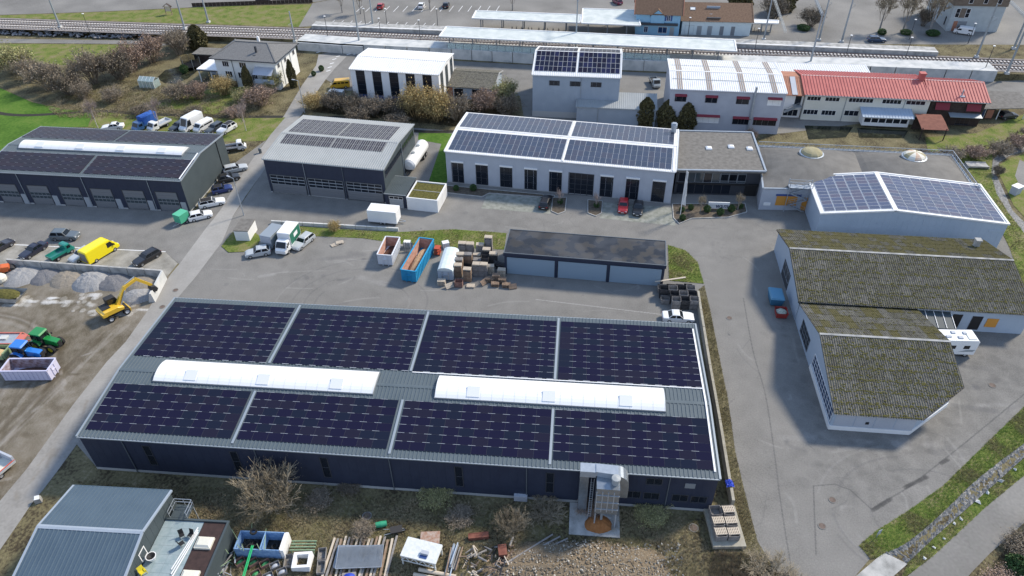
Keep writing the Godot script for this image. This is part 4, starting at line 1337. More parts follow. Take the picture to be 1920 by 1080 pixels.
func build_moss_halls() -> void:
	var w := 31.8
	var d := 18.17
	var h := 3.77
	var rh := 6.09
	var ro := -.71
	var t := thing("mossy_barn", "large whitewashed barn with mossy corrugated roof behind the smaller barn", "barn", v3(57.47, 0, -85.68), -.1204)
	gable(t, w, d, h, rh, ro, M.light_blue_wall, M.dark_wood, {"over": .35, "verge": false, "gutter": false, "ridge": false})
	var mats := [M.moss_a, M.moss_a, M.moss_b, M.moss_a]
	var yes := func(_x): return 99.0
	for fr in [true, false]:
		var L := slope_len(d, h, rh, ro, fr)
		var tr := slope(w, d, h, rh, ro, fr)
		sheet_roof(t, tr, w, L, 26, 5, mats if fr else [M.moss_c, M.moss_c, M.moss_a], yes)
		moss_line(t, tr, w, L, 5, 400 if fr else 160, yes)
	var b := MB.new()
	b.t = slope(w, d, h, rh, ro, true)
	b.box(v3(0, .13, .1), v3(w, .03, .3))
	part(b, "ridge_cap", M.concrete, t)
	var F := face(w - .7, d, "l")
	plate(t, F, -2.1, .2, 4.3, 2.9, .06, "gate", M.frame_dark)
	for k in 3: window(t, F, -1.9 + k * 1.4, 1.5, 1.2, 1.3, M.frame_grey, M.glass_dark, 1, 1, "window", .05, .1)
	var G2 := face(w, d - .7, "f")
	window(t, G2, 8.2, .4, 1.3, 2.3, M.frame_dark, M.black, 1, 1, "door", .06)
	plate(t, G2, 10.2, 1.0, 1.5, 1.5, .08, "shutter", M.orange_panel)
	plate(t, G2, 5.5, .1, 1.3, 2.8, .05, "doorway", M.black)
	b = nb()
	b.t = Transform3D(Basis.IDENTITY, v3(13.1, 4.4, -5.9))
	b.bx(-.35, 0, -.35, .35, 1.4, .35)
	b.bx(-.45, 1.4, -.45, .45, 1.6, .45)
	part(b, "chimney", M.concrete, t)
	# lean-to glass canopy
	b = nb()
	b.hexa([v3(.2, 2.5, 11.6), v3(5.0, 2.5, 11.6), v3(5.0, 3.2, 8.8), v3(.2, 3.2, 8.8)], [v3(.2, 2.58, 11.6), v3(5.0, 2.58, 11.6), v3(5.0, 3.28, 8.8), v3(.2, 3.28, 8.8)])
	var cn := part(b, "canopy", M.grey_cladding, t)
	for k in 5:
		b = nb()
		b.beam(v3(.3 + k * 1.15, 2.64, 11.6), v3(.3 + k * 1.15, 3.34, 8.8), .07, .06)
		part(b, "rafter", M.frame_white, cn)

	w = 16.18; d = 21.13; h = 3.2; rh = 6.2; ro = -.53
	t = thing("mossy_workshop", "smaller whitewashed barn with mossy roof and a cut-off front corner", "barn", v3(47.72, 0, -67.74), -.1110)
	# wall plan with the cut corner
	var plan := [v2(-7.85, -10.2), v2(7.85, -10.2), v2(7.85, 5.0), v2(1.7, 10.15), v2(-7.85, 10.15)]
	b = nb()
	var roof_y := func(z: float) -> float: return lerpf(rh, h, (z - ro) / (d / 2 - ro)) - .1 if z > ro else lerpf(rh, h, (ro - z) / (d / 2 + ro)) - .1
	var ring := [plan[0], plan[1], v2(7.85, ro), plan[2], plan[3], plan[4], v2(-7.85, ro)]
	for i in 7:
		var a: Vector2 = ring[i]
		var e: Vector2 = ring[(i + 1) % 7]
		b.quad(v3(e.x, 0, e.y), v3(a.x, 0, a.y), v3(a.x, roof_y.call(a.y), a.y), v3(e.x, roof_y.call(e.y), e.y))
	part(b, "wall", M.light_blue_wall, t)
	b = nb()
	for i in [2, 3, 4, 5]:
		var a: Vector2 = ring[i]
		var e: Vector2 = ring[i + 1]
		b.beam(v3(a.x, .35, a.y), v3(e.x, .35, e.y), .16, .7)
	part(b, "plinth", M.white_paint, t)
	var all_in := func(x): return 99.0 if x < 2.24 else lerpf(11.49, 6.75, (x - 2.24) / 5.85)
	for fr in [true, false]:
		var L := slope_len(d, h, rh, ro, fr)
		var tr := slope(w, d, h, rh, ro, fr)
		var under := MB.new()
		if fr:
			var q := [v3(-w / 2, -.02, 0), v3(-w / 2, -.02, L), v3(2.24, -.02, L), v3(w / 2, -.02, 6.7), v3(w / 2, -.02, 0)]
			under.t = tr
			for i in range(1, 4): under.tri(q[0], q[i], q[i + 1])
			under.beam(q[2], q[3], .12, .14)
		else:
			under.t = tr
			under.box(v3(0, -.03, L / 2), v3(w, .06, L))
		part(under, "roof", M.dark_wood, t)
		if fr:
			sheet_roof(t, tr, w, L, 14, 7, [M.moss_b, M.moss_b, M.moss_a], all_in)
			moss_line(t, tr, w, L, 7, 260, all_in)
		else:
			sheet_roof(t, tr, w, L, 14, 5, [M.moss_c, M.moss_a, M.moss_b], yes)
			moss_line(t, tr, w, L, 5, 90, yes)
	b = nb()
	b.t = slope(w, d, h, rh, ro, true)
	b.box(v3(0, .13, .1), v3(w, .03, .3))
	part(b, "ridge_cap", M.concrete, t)
	F = face(15.7, d, "l")
	window(t, F, -7.3, .6, 4.3, 2.2, M.frame_grey, M.glass_dark, 4, 3, "window", .06)
	window(t, F, -.1, 1.1, 9.9, 1.8, M.frame_white, M.glass_blue, 11, 3, "window", .07)
	var G3 := face(w, 20.3, "f")
	for k in 4:
		b = nb()
		b.t = G3
		b.bx(-7.5 + k * 2.35, .75, .0, -5.25 + k * 2.35, 2.7, .03)
		part(b, "wall_panel", M.pale_cladding, t)
	plate(t, G3, -3.85, 1.35, .4, .4, .08, "vent", M.black)

func build_carport() -> void:
	var w := 24.92
	var d := 6.6
	var t := thing("garage_row", "dark garage row with wet flat roof and three pale shutter doors", "garage", v3(11.55, 0, -92.16), -.1597)
	var b := MB.new()
	b.bx(-w / 2 + .25, 0, -d / 2 + .2, w / 2 - .25, 3.5, d / 2 - .2)
	part(b, "wall", M.navy_wall, t)
	b = nb()
	b.bx(-w / 2, 3.5, -d / 2, w / 2, 4.05, d / 2)
	part(b, "fascia", M.navy_wall, t)
	# wet roof sheet; sky reflections in puddles painted as paler patches
	var im := noise_tex(512, 161, [[.007, 3, 2.2], [.3, 2, .12]], [Color(.020, .020, .021), Color(.022, .022, .023), Color(.025, .025, .027), Color(.038, .039, .042), Color(.040, .041, .044), Color(.043, .044, .047)])
	var m := imat("wet_roof_painted_sheen", im, 0, .5)
	var rg := noise_tex(512, 163, [[.010, 3, 2.6], [.03, 2, .7]], [Color(.004, .004, .004), Color(.006, .006, .006), Color(.25, .25, .25), Color(.35, .35, .35)])
	m.roughness = 1.0
	m.roughness_texture = ImageTexture.create_from_image(rg)
	m.metallic_specular = .5
	b = nb()
	b.sheet([v2(-w / 2 + .12, -d / 2 + .12), v2(w / 2 - .12, -d / 2 + .12), v2(w / 2 - .12, d / 2 - .12), v2(-w / 2 + .12, d / 2 - .12)], 4.07, v2(-w / 2, -w / 2), w)
	part(b, "roof", m, t)
	for q in [[-w / 2, -d / 2, w / 2, -d / 2 + .12], [-w / 2, d / 2 - .12, w / 2, d / 2], [-w / 2, -d / 2 + .12, -w / 2 + .12, d / 2 - .12], [w / 2 - .12, -d / 2 + .12, w / 2, d / 2 - .12]]:
		b = nb()
		b.bx(q[0], 4.05, q[1], q[2], 4.15, q[3])
		part(b, "roof_edge", M.pipe_dark, t)
	var F := face(w, d - .4, "f")
	var sh := mat("shutter_blue", lin(.36, .46, .54), .5)
	for x in [-11.95, -3.9, 4.1]:
		var wd: float = 7.5 if x < 4 else 7.8
		b = nb()
		b.t = F
		var y := .02
		while y < 3.1:
			b.hexa([v3(x, y, .05), v3(x + wd, y, .05), v3(x + wd, y, .0), v3(x, y, .0)], [v3(x, y + .17, .11), v3(x + wd, y + .17, .11), v3(x + wd, y + .17, .0), v3(x, y + .17, .0)])
			y += .2
		part(b, "shutter", sh, t)
	for x in [-12.3, -4.4, 3.65, 11.95]:
		plate(t, F, x, .0, .35 if x != 3.65 else .4, 3.5, .16, "pillar", M.navy_wall)

func build_back_row() -> void:
	var b: MB
	# pale block with red-brown blinds
	var w := 22.93
	var d := 16.34
	var t := thing("office_block", "pale two-storey block with white metal roof and dark red blinds", "building", v3(45.41, 0, -146.58), -.1365)
	gable(t, w, d, 9.0, 9.75, .3, M.mauve_wall, M.white_roof, {"rib": .42, "ribh": .07, "vm": M.white_roof, "gm": M.pale_cladding, "wall_pitch": 1.2})
	var F := face(w - .24, d - .24, "f")
	for q in [[-10.35, 6.4, 2.2, 1.15, 0], [-4.25, 6.4, 2.3, 1.15, 0], [1.95, 6.4, 2.4, 1.15, 0], [8.1, 6.35, 2.6, 1.3, 1], [-5.4, 1.95, 4.5, 1.35, 1], [1.95, 1.95, 3.4, 1.25, 0], [6.1, 1.95, 4.5, 1.25, 0]]:
		window(t, F, q[0], q[1], q[2], q[3], M.frame_white if q[4] else M.frame_dark, M.white_paint if q[4] else M.glass_dark, 2, 1, "window", .06)
		b = nb()
		b.t = F
		b.hexa([v3(q[0] - .1, q[1] + q[3] + .05, .55), v3(q[0] + q[2] + .1, q[1] + q[3] + .05, .55), v3(q[0] + q[2] + .1, q[1] + q[3] + .05, .0), v3(q[0] - .1, q[1] + q[3] + .05, .0)], [v3(q[0] - .1, q[1] + q[3] + .15, .55), v3(q[0] + q[2] + .1, q[1] + q[3] + .15, .55), v3(q[0] + q[2] + .1, q[1] + q[3] + .42, .0), v3(q[0] - .1, q[1] + q[3] + .42, .0)])
		part(b, "awning", M.red_awning, t)
	b = nb()
	b.t = F
	b.tube(v3(5.3, 0, .3), v3(5.3, 10.2, .3), .24, .24, 10)
	part(b, "flue", M.zinc, t)
	var strip := mat("strip_brown", lin(.27, .215, .175), .8)
	for x in [-9.6, -3.7, 2.9, 9.2]:
		for q in [[true, 1.0], [false, -1.0]]:
			for o in [-.35, .05, .45]:
				b = nb()
				b.t = slope(w, d, 9.0, 9.75, .3, q[0])
				b.bx(q[1] * (x + o) - .11, .06, .3, q[1] * (x + o) + .11, .09, slope_len(d, 9.0, 9.75, .3, q[0]) - .1)
				part(b, "rusty_strip", strip, t)
	for z in [3.6]:
		for q in [true, false]:
			b = nb()
			b.t = slope(w, d, 9.0, 9.75, .3, q)
			b.bx(-w / 2 + .4, .075, z, w / 2 - .4, .10, z + .14)
			part(b, "sheet_lap", M.gutter, t)
	# cream building with the long red roof
	w = 25.64; d = 13.5
	t = thing("red_roof_house", "long cream building with red ribbed roof and rows of ribbon windows", "building", v3(75.85, 0, -148.45), -.1419)
	gable(t, w, d, 5.73, 7.32, 0, M.cream_wall, M.red_roof, {"rib": .62, "ribh": .10, "over": .35, "vm": M.red_roof, "ridgem": speckle("red_ridge", Color(.55, .36, .34), Color(.62, .45, .43), 3, .7, 171, 64)})
	F = face(w - .7, d - .7, "f")
	for q in [[-12.1, 4.45, 2.7, .8, 4], [-8.4, 4.45, 2.8, .8, 4], [-3.65, 4.45, 4.8, .85, 7], [3.05, 4.45, 3.7, .85, 5], [7.8, 4.45, 3.7, .8, 4], [-12.2, 1.3, 2.9, 1.0, 4], [-8.45, 1.3, 2.8, 1.0, 4], [-3.8, 1.4, 2.8, 1.1, 3]]:
		window(t, F, q[0], q[1], q[2], q[3], M.frame_white, M.glass_dark, q[4], 1, "window", .07)
	for x in [-12.6, -4.2, 7.5]: downpipe(t, F, x, 5.6)
	# bay with blue metal roof
	b = nb()
	b.bx(-.6, .5, 6.4, 8.6, 2.6, 9.0)
	var bay := part(b, "bay", M.white_paint, t)
	b = nb()
	b.hexa([v3(-1.1, 2.6, 9.6), v3(9.2, 2.6, 9.6), v3(9.2, 3.4, 6.4), v3(-1.1, 3.4, 6.4)], [v3(-1.1, 2.7, 9.6), v3(9.2, 2.7, 9.6), v3(9.2, 3.5, 6.4), v3(-1.1, 3.5, 6.4)])
	for k in 18: b.beam(v3(-1.0 + k * .6, 2.73, 9.6), v3(-1.0 + k * .6, 3.53, 6.4), .06, .06)
	part(b, "bay_roof", M.light_blue_wall, bay)
	for k in 6:
		b = nb()
		b.bx(-.3 + k * 1.45, 1.3, 8.9, .95 + k * 1.45, 2.2, 9.03)
		part(b, "pane", M.glass_dark, bay)
	b = nb()
	b.bx(-.6, 2.9, 4.0, -.2, 3.0, 4.1)
	# rust coloured link on the left
	b = nb()
	b.bx(-16.4, 0, -5.0, -12.6, 5.2, 5.6)
	part(b, "link_wall", M.white_paint, t)
	b = nb()
	b.hexa([v3(-16.9, 5.3, 6.6), v3(-12.85, 5.3, 6.6), v3(-12.85, 6.9, .2), v3(-16.9, 6.9, .2)], [v3(-16.9, 5.42, 6.6), v3(-12.85, 5.42, 6.6), v3(-12.85, 7.02, .2), v3(-16.9, 7.02, .2)])
	b.hexa([v3(-16.9, 6.9, .2), v3(-12.85, 6.9, .2), v3(-12.85, 5.9, -5.0), v3(-16.9, 5.9, -5.0)], [v3(-16.9, 7.02, .2), v3(-12.85, 7.02, .2), v3(-12.85, 6.02, -5.0), v3(-16.9, 6.02, -5.0)])
	for k in 11: b.beam(v3(-16.8 + k * .39, 5.44, 6.6), v3(-16.8 + k * .39, 7.04, .2), .09, .07)
	part(b, "link_roof", M.rust_roof, t)
	b = nb()
	b.hexa([v3(-15.3, 5.50, 6.5), v3(-14.2, 5.50, 6.5), v3(-14.2, 7.02, .6), v3(-15.3, 7.02, .6)], [v3(-15.3, 5.56, 6.5), v3(-14.2, 5.56, 6.5), v3(-14.2, 7.1, .6), v3(-15.3, 7.1, .6)])
	part(b, "rooflight", M.pale_cladding, t)
	window(t, Transform3D(Basis.IDENTITY, v3(0, 0, 5.6)), -14.2, 3.0, 1.1, 2.0, M.frame_dark, M.glass_dark, 1, 1, "door")
	window(t, Transform3D(Basis.IDENTITY, v3(0, 0, 5.6)), -16.1, .4, 2.9, 1.4, M.frame_white, M.glass_dark, 3, 1, "window")
	b = nb()
	b.beam(v3(-16.3, 1.6, 6.6), v3(-13.6, 3.0, 6.6), .9, .12)
	b.bx(-14.6, 2.9, 5.6, -12.9, 3.0, 7.1)
	for k in 5: b.beam(v3(-16.3 + k * .68, 1.7 + k * .35, 7.05), v3(-16.3 + k * .68, 2.6 + k * .35, 7.05), .04, .04)
	b.beam(v3(-16.3, 2.6, 7.05), v3(-13.6, 4.0, 7.05), .05, .05)
	part(b, "outside_stair", M.gutter, t)
	b = nb()
	b.bx(11.2, 7.0, -.7, 12.3, 8.6, .4)
	b.bx(11.1, 8.6, -.8, 12.4, 8.8, .5)
	part(b, "chimney", M.red_roof, t)
	# long white metal roof behind
	var m := thing("open_shed", "low open shed with long white ribbed metal roof behind the red roof", "shed", v3(71.5, 0, -159.3), -.10)
	gable(m, 20.0, 6.2, 4.7, 5.1, -2.5, M.pale_cladding, M.white_roof, {"rib": .5, "ribh": .07, "ridge": false, "vm": M.white_roof})
	# dark timber house with red roof
	t = thing("timber_house", "dark timber house with short red roof and red window blinds", "house", v3(93.9, 0, -145.6), -.15)
	gable(t, 11.6, 12.2, 5.5, 7.45, 0, M.dark_wood, M.red_roof, {"rib": .62, "ribh": .10, "over": .5, "vm": M.red_roof, "ridgem": M.red_ridge})
	F = face(10.6, 11.2, "f")
	for y in 9:
		b = nb()
		b.t = F
		b.bx(-5.3, .5 + y * .5, 0, 5.3, .94 + y * .5, .03)
		part(b, "plank", M.dark_wood, t)
	for x in [-4.3, 1.8]:
		window(t, F, x, 3.4, 2.6, 1.3, M.frame_dark, M.glass_dark, 2, 1)
		b = nb()
		b.t = F
		b.hexa([v3(x - .1, 3.6, .7), v3(x + 2.7, 3.6, .7), v3(x + 2.7, 3.6, .66), v3(x - .1, 3.6, .66)], [v3(x - .1, 4.95, .14), v3(x + 2.7, 4.95, .14), v3(x + 2.7, 4.95, .10), v3(x - .1, 4.95, .10)])
		part(b, "awning", M.red_awning, t)
	window(t, F, .8, .3, 2.6, 1.9, M.frame_dark, M.glass_dark, 3, 1, "door")
	b = nb()
	b.hexa([v3(-1.3, 2.5, 7.2), v3(5.0, 2.5, 7.2), v3(5.0, 2.8, 5.6), v3(-1.3, 2.8, 5.6)], [v3(-1.3, 2.58, 7.2), v3(5.0, 2.58, 7.2), v3(5.0, 2.88, 5.6), v3(-1.3, 2.88, 5.6)])
	part(b, "porch_roof", M.gutter, t)
	b = nb()
	b.tube(v3(.6, 5.5, 4.3), v3(.6, 7.3, 4.3), .16, .16, 8)
	b.bx(.1, 5.6, 4.0, 1.1, 6.1, 4.9)
	part(b, "flue", M.zinc, t)
	# small shelter with rusty curved roof in front of it
	t = thing("rusty_shelter", "garden shelter with rusty brown curved roof", "shelter", v3(86.3, 0, -136.0), -.12)
	b = nb()
	for k in 6:
		var z0 := -2.7 + k * .9
		var y0 := 3.3 - .9 * pow((k) / 6.0, 1.6)
		var y1 := 3.3 - .9 * pow((k + 1) / 6.0, 1.6)
		b.hexa([v3(-2.6, y1 - .08, z0 + .9), v3(2.6, y1 - .08, z0 + .9), v3(2.6, y0 - .08, z0), v3(-2.6, y0 - .08, z0)], [v3(-2.6, y1, z0 + .9), v3(2.6, y1, z0 + .9), v3(2.6, y0, z0), v3(-2.6, y0, z0)])
	part(b, "roof", speckle("rusty_brown", Color(.15, .06, .045), Color(.24, .10, .07), 3, .9, 173, 128), t)
	for q in [[-2.3, 2.5], [2.3, 2.5], [-2.3, -2.5], [2.3, -2.5]]:
		b = nb()
		b.bx(q[0] - .08, 0, q[1] - .08, q[0] + .08, 2.6, q[1] + .08)
		part(b, "post", M.dark_wood, t)
	b = nb()
	b.bx(-2.3, 0, -2.5, 2.3, 2.6, -2.4)
	part(b, "back_wall", M.dark_wood, t)
	# grey car shelter on the right
	t = thing("car_shelter", "low grey-roofed car shelter beside the timber house", "shelter", v3(105.0, 0, -145.2), -.05)
	b = nb()
	b.hexa([v3(-6.0, 2.5, 3.4), v3(5.2, 2.6, 2.9), v3(6.2, 3.1, -4.0), v3(-3.6, 3.0, -5.5)], [v3(-6.0, 2.62, 3.4), v3(5.2, 2.72, 2.9), v3(6.2, 3.22, -4.0), v3(-3.6, 3.12, -5.5)])
	part(b, "roof", M.flat_gravel_roof, t)
	b = nb()
	b.bx(-5.8, 0, -2.0, -1.6, 2.5, 2.6)
	part(b, "wall", M.dark_wood, t)
	window(t, Transform3D(Basis.IDENTITY, v3(0, 0, 2.6)), -5.2, .2, 1.6, 2.0, M.frame_white, M.glass_blue, 2, 1, "door")
	plate(t, Transform3D(Basis.IDENTITY, v3(0, 0, 2.6)), -3.2, .2, 1.4, 1.9, .05, "red_panel", M.rust_roof)
	for q in [[4.8, 2.6], [5.8, -3.6], [-.8, 2.7]]:
		b = nb()
		b.bx(q[0] - .08, 0, q[1] - .08, q[0] + .08, 2.65, q[1] + .08)
		part(b, "post", M.frame_white, t)
	# blue-grey tower block with solar roof
	w = 18.59; d = 16.46
	t = thing("solar_tower", "tall blue-grey clad block with solar roof and three small windows", "building", v3(15.19, 0, -154.13), -.1325)
	gable(t, w, d, 9.52, 11.84, .63, M.grey_blue_wall, M.white_roof, {"rib": .4, "wall_pitch": .9, "vm": M.white_roof, "gm": M.white_roof, "plinth": 1.3})
	F = face(w - .24, d - .24, "f")
	for x in [-5.6, -1.2, 3.2]: window(t, F, x, 7.35, 2.1, .9, M.frame_dark, M.glass_dark, 2, 1)
	downpipe(t, F, 1.1, 9.4)
	var ms := []
	for cc in [Color(.018, .020, .04), Color(.016, .018, .034), Color(.02, .024, .06)]: ms.append(panel_mesh(.97, 1.62, cc, Color(.42, .43, .44), .03))
	var rest := MB.new()
	var fr := slope(w, d, 9.52, 11.84, .63, true)
	var bk := slope(w, d, 9.52, 11.84, .63, false)
	for x in [-8.95, .25]:
		solar(t, fr, x, .15, 9, 4, .97, 1.66, ms, M.panel, rest)
		solar(t, bk, x, .15, 9, 4, .97, 1.66, ms, M.panel, rest)
	t = thing("low_annex", "low blue-grey annex with pale ribbed roof in front of the solar tower", "annex", v3(22.9, 0, -145.3), -.1325)
	gable(t, 16.8, 6.6, 4.0, 4.9, -2.9, M.grey_blue_wall, M.silver_roof, {"rib": .4, "ribh": .06, "ridge": false, "wall_pitch": .9, "vm": M.silver_roof})
	downpipe(t, face(16.5, 6.4, "f"), -3.8, 3.9)
	# blue and white striped hall
	w = 20.56; d = 12.65
	t = thing("striped_hall", "tall hall with white and dark blue vertical stripes and white roof", "hall", v3(-24.0, 0, -159.70), -.2019)
	gable(t, w, d, 7.99, 8.7, .25, M.white_paint, M.white_roof, {"rib": .5, "ribh": .06, "vm": M.white_roof, "gm": M.white_roof, "plinth": 1.4})
	F = face(w - .24, d - .24, "f")
	for x in [-8.85, -5.0, -1.1, 2.7, 6.55]:
		var o := window(t, F, x, 2.3, 1.95, 5.4, M.frame_dark, M.glass_dark, 1, 5, "window", .05)
		plate(t, F, x, 1.5, 1.95, .75, .04, "blue_panel", M.blue_panel)
	for x in [-8.4, -5.6, -2.9, .6]: window(t, F, x, .25, 1.5, .65, M.frame_white, M.glass_dark, 3, 1, "window", .05, .07)
	var R := face(w - .24, d - .24, "r")
	for x in [-4.9, -.9, 3.2]: window(t, R, x, 1.6, 1.9, 6.0, M.frame_dark, M.glass_grey, 1, 5, "window", .05)
	# small mossy shed beside it
	t = thing("mossy_shed", "small shed with dull mossy roof beside the striped hall", "shed", v3(-8.0, 0, -161.5), -.186)
	gable(t, 11.4, 10.8, 2.9, 4.1, -1.2, M.light_blue_wall, M.moss_b, {"rib": .3, "gutter": false, "over": .3, "vm": M.concrete})
	F = face(10.8, 10.2, "f")
	for x in [-3.6, .6]: window(t, F, x, .5, 2.0, 1.9, M.frame_dark, M.glass_dark, 2, 2)
	plate(t, F, -5.4, 0, 1.4, 2.6, .03, "wall_panel", M.rust_roof)

func build_house() -> void:
	var t := thing("white_house", "white two-storey house with grey hipped roof beside the junction", "house", v3(-60.36, 0, -170.25), -.2001)
	var b := MB.new()
	b.bx(-7.6, 0, -5.6, 7.6, 6.9, 5.6)
	part(b, "wall", M.house_wall, t)
	b = nb()
	var e := [v3(-8.34, 6.95, 6.3), v3(8.34, 6.95, 6.3), v3(8.34, 6.95, -6.3), v3(-8.34, 6.95, -6.3)]
	var r0 := v3(-4.6, 8.9, -.2)
	var r1 := v3(3.6, 8.9, -.2)
	b.quad(e[0], e[1], r1, r0)
	b.quad(e[2], e[3], r0, r1)
	b.tri(e[1], e[2], r1)
	b.tri(e[3], e[0], r0)
	b.quad(e[3], e[2], e[1], e[0])
	var rf := part(b, "roof", M.grey_tiles, t)
	b = nb()
	for p in [[e[0], r0], [e[1], r1], [e[2], r1], [e[3], r0], [r0, r1]]: b.beam(p[0] + v3(0, .05, 0), p[1] + v3(0, .05, 0), .3, .12)
	part(b, "hip_cap", M.grey_tiles, rf)
	b = nb()
	for i in 4: b.beam(e[i] + v3(0, -.08, 0), e[(i + 1) % 4] + v3(0, -.08, 0), .16, .2)
	part(b, "gutter", M.frame_dark, rf)
	b = nb()
	b.bx(2.0, 7.6, 3.0, 2.4, 9.3, 3.4)
	b.bx(1.8, 7.0, 3.4, 2.5, 7.6, 4.4)
	part(b, "chimney", M.frame_dark, rf)
	b = nb()
	b.bx(.2, 8.5, -2.2, .7, 9.6, -1.7)
	part(b, "chimney", M.white_paint, rf)
	var F := face(15.2, 11.2, "f")
	for q in [[-5.7, 5.0, 1.5, 1.2], [-1.4, 4.95, 1.6, 1.2], [-5.5, 2.5, 1.6, 1.3], [-2.3, 2.4, 1.6, 1.3], [-1.8, .4, 1.3, .8], [1.2, 2.0, 1.2, 1.7]]:
		window(t, F, q[0], q[1], q[2], q[3], M.frame_white, M.glass_dark, 3, 1, "window", .09, .06)
	plate(t, F, -7.4, .0, 4.2, 1.5, .03, "stone_base", M.dark_wood)
	downpipe(t, F, -3.2, 6.8, M.frame_dark)
	b = nb()
	b.bx(2.6, 2.0, 5.6, 7.4, 2.2, 7.4)
	var bal := part(b, "balcony", M.concrete, t)
	b = nb()
	b.bx(2.6, 2.2, 7.34, 7.4, 3.2, 7.4)
	part(b, "balustrade", M.light_blue_wall, bal)
	b = nb()
	b.hexa([v3(2.4, 4.2, 7.6), v3(7.2, 4.2, 7.6), v3(7.2, 5.4, 5.65), v3(2.4, 5.4, 5.65)], [v3(2.4, 4.25, 7.6), v3(7.2, 4.25, 7.6), v3(7.2, 5.45, 5.65), v3(2.4, 5.45, 5.65)])
	part(b, "awning", M.pale_cladding, bal)
	var R := face(15.2, 11.2, "r")
	for q in [[-4.6, 4.9], [-1.0, 4.9], [3.6, 4.9]]: window(t, R, q[0], q[1], 1.0, 1.0, M.frame_white, M.glass_dark, 2, 1, "window", .06)
	for x in [-2.5, 2.0]: downpipe(t, R, x, 6.8)
	# white terrace roof and outbuilding on the left
	var a := thing("terrace_roof", "flat white terrace roof on posts attached to the white house", "canopy", v3(-70.6, 0, -172.4), -.2001)
	b = nb()
	b.bx(-3.4, 3.1, -4.6, 2.6, 3.3, 4.4)
	part(b, "roof", M.white_paint, a)
	b = nb()
	b.bx(-3.5, 2.85, -4.7, 2.7, 3.1, 4.5)
	part(b, "fascia", M.frame_dark, a)
	for q in [[-3.1, 4.1], [.0, 4.1], [-3.1, -4.2]]:
		b = nb()
		b.bx(q[0] - .1, 0, q[1] - .1, q[0] + .1, 2.85, q[1] + .1)
		part(b, "post", M.white_paint, a)
	b = nb()
	b.bx(-3.0, 0, -4.0, 2.4, 2.85, -.4)
	part(b, "wall", M.light_blue_wall, a)
	a = thing("garden_shed", "brown flat-roofed garden shed behind the white terrace roof", "shed", v3(-75.5, 0, -182.0), -.15)
	b = nb()
	b.bx(-4.0, 0, -2.0, 4.0, 2.4, 2.0)
	part(b, "wall", M.dark_wood, a)
	b = nb()
	b.bx(-4.3, 2.4, -2.3, 4.3, 2.6, 2.3)
	part(b, "roof", M.flat_gravel_roof, a)
	a = thing("trampoline", "round garden trampoline with dark safety net", "trampoline", v3(-79.8, 0, -178.0), 0)
	b = nb()
	b.lathe(V3, [v2(2.2, .75), v2(2.3, .8), v2(1.9, .84), v2(.0, .82)], 16)
	part(b, "mat", M.black, a)
	b = nb()
	b.lathe(V3, [v2(2.25, .8), v2(2.25, 2.6)], 16)
	var net := mat("net", Color(.05, .07, .07, .55), .9)
	net.transparency = BaseMaterial3D.TRANSPARENCY_ALPHA
	part(b, "net", net, a)
	for k in 6:
		b = nb()
		b.tube(v3(cos(k * PI / 3) * 2.3, 0, sin(k * PI / 3) * 2.3), v3(cos(k * PI / 3) * 2.3, 2.7, sin(k * PI / 3) * 2.3), .04, .04, 5)
		part(b, "pole", M.zinc, a)

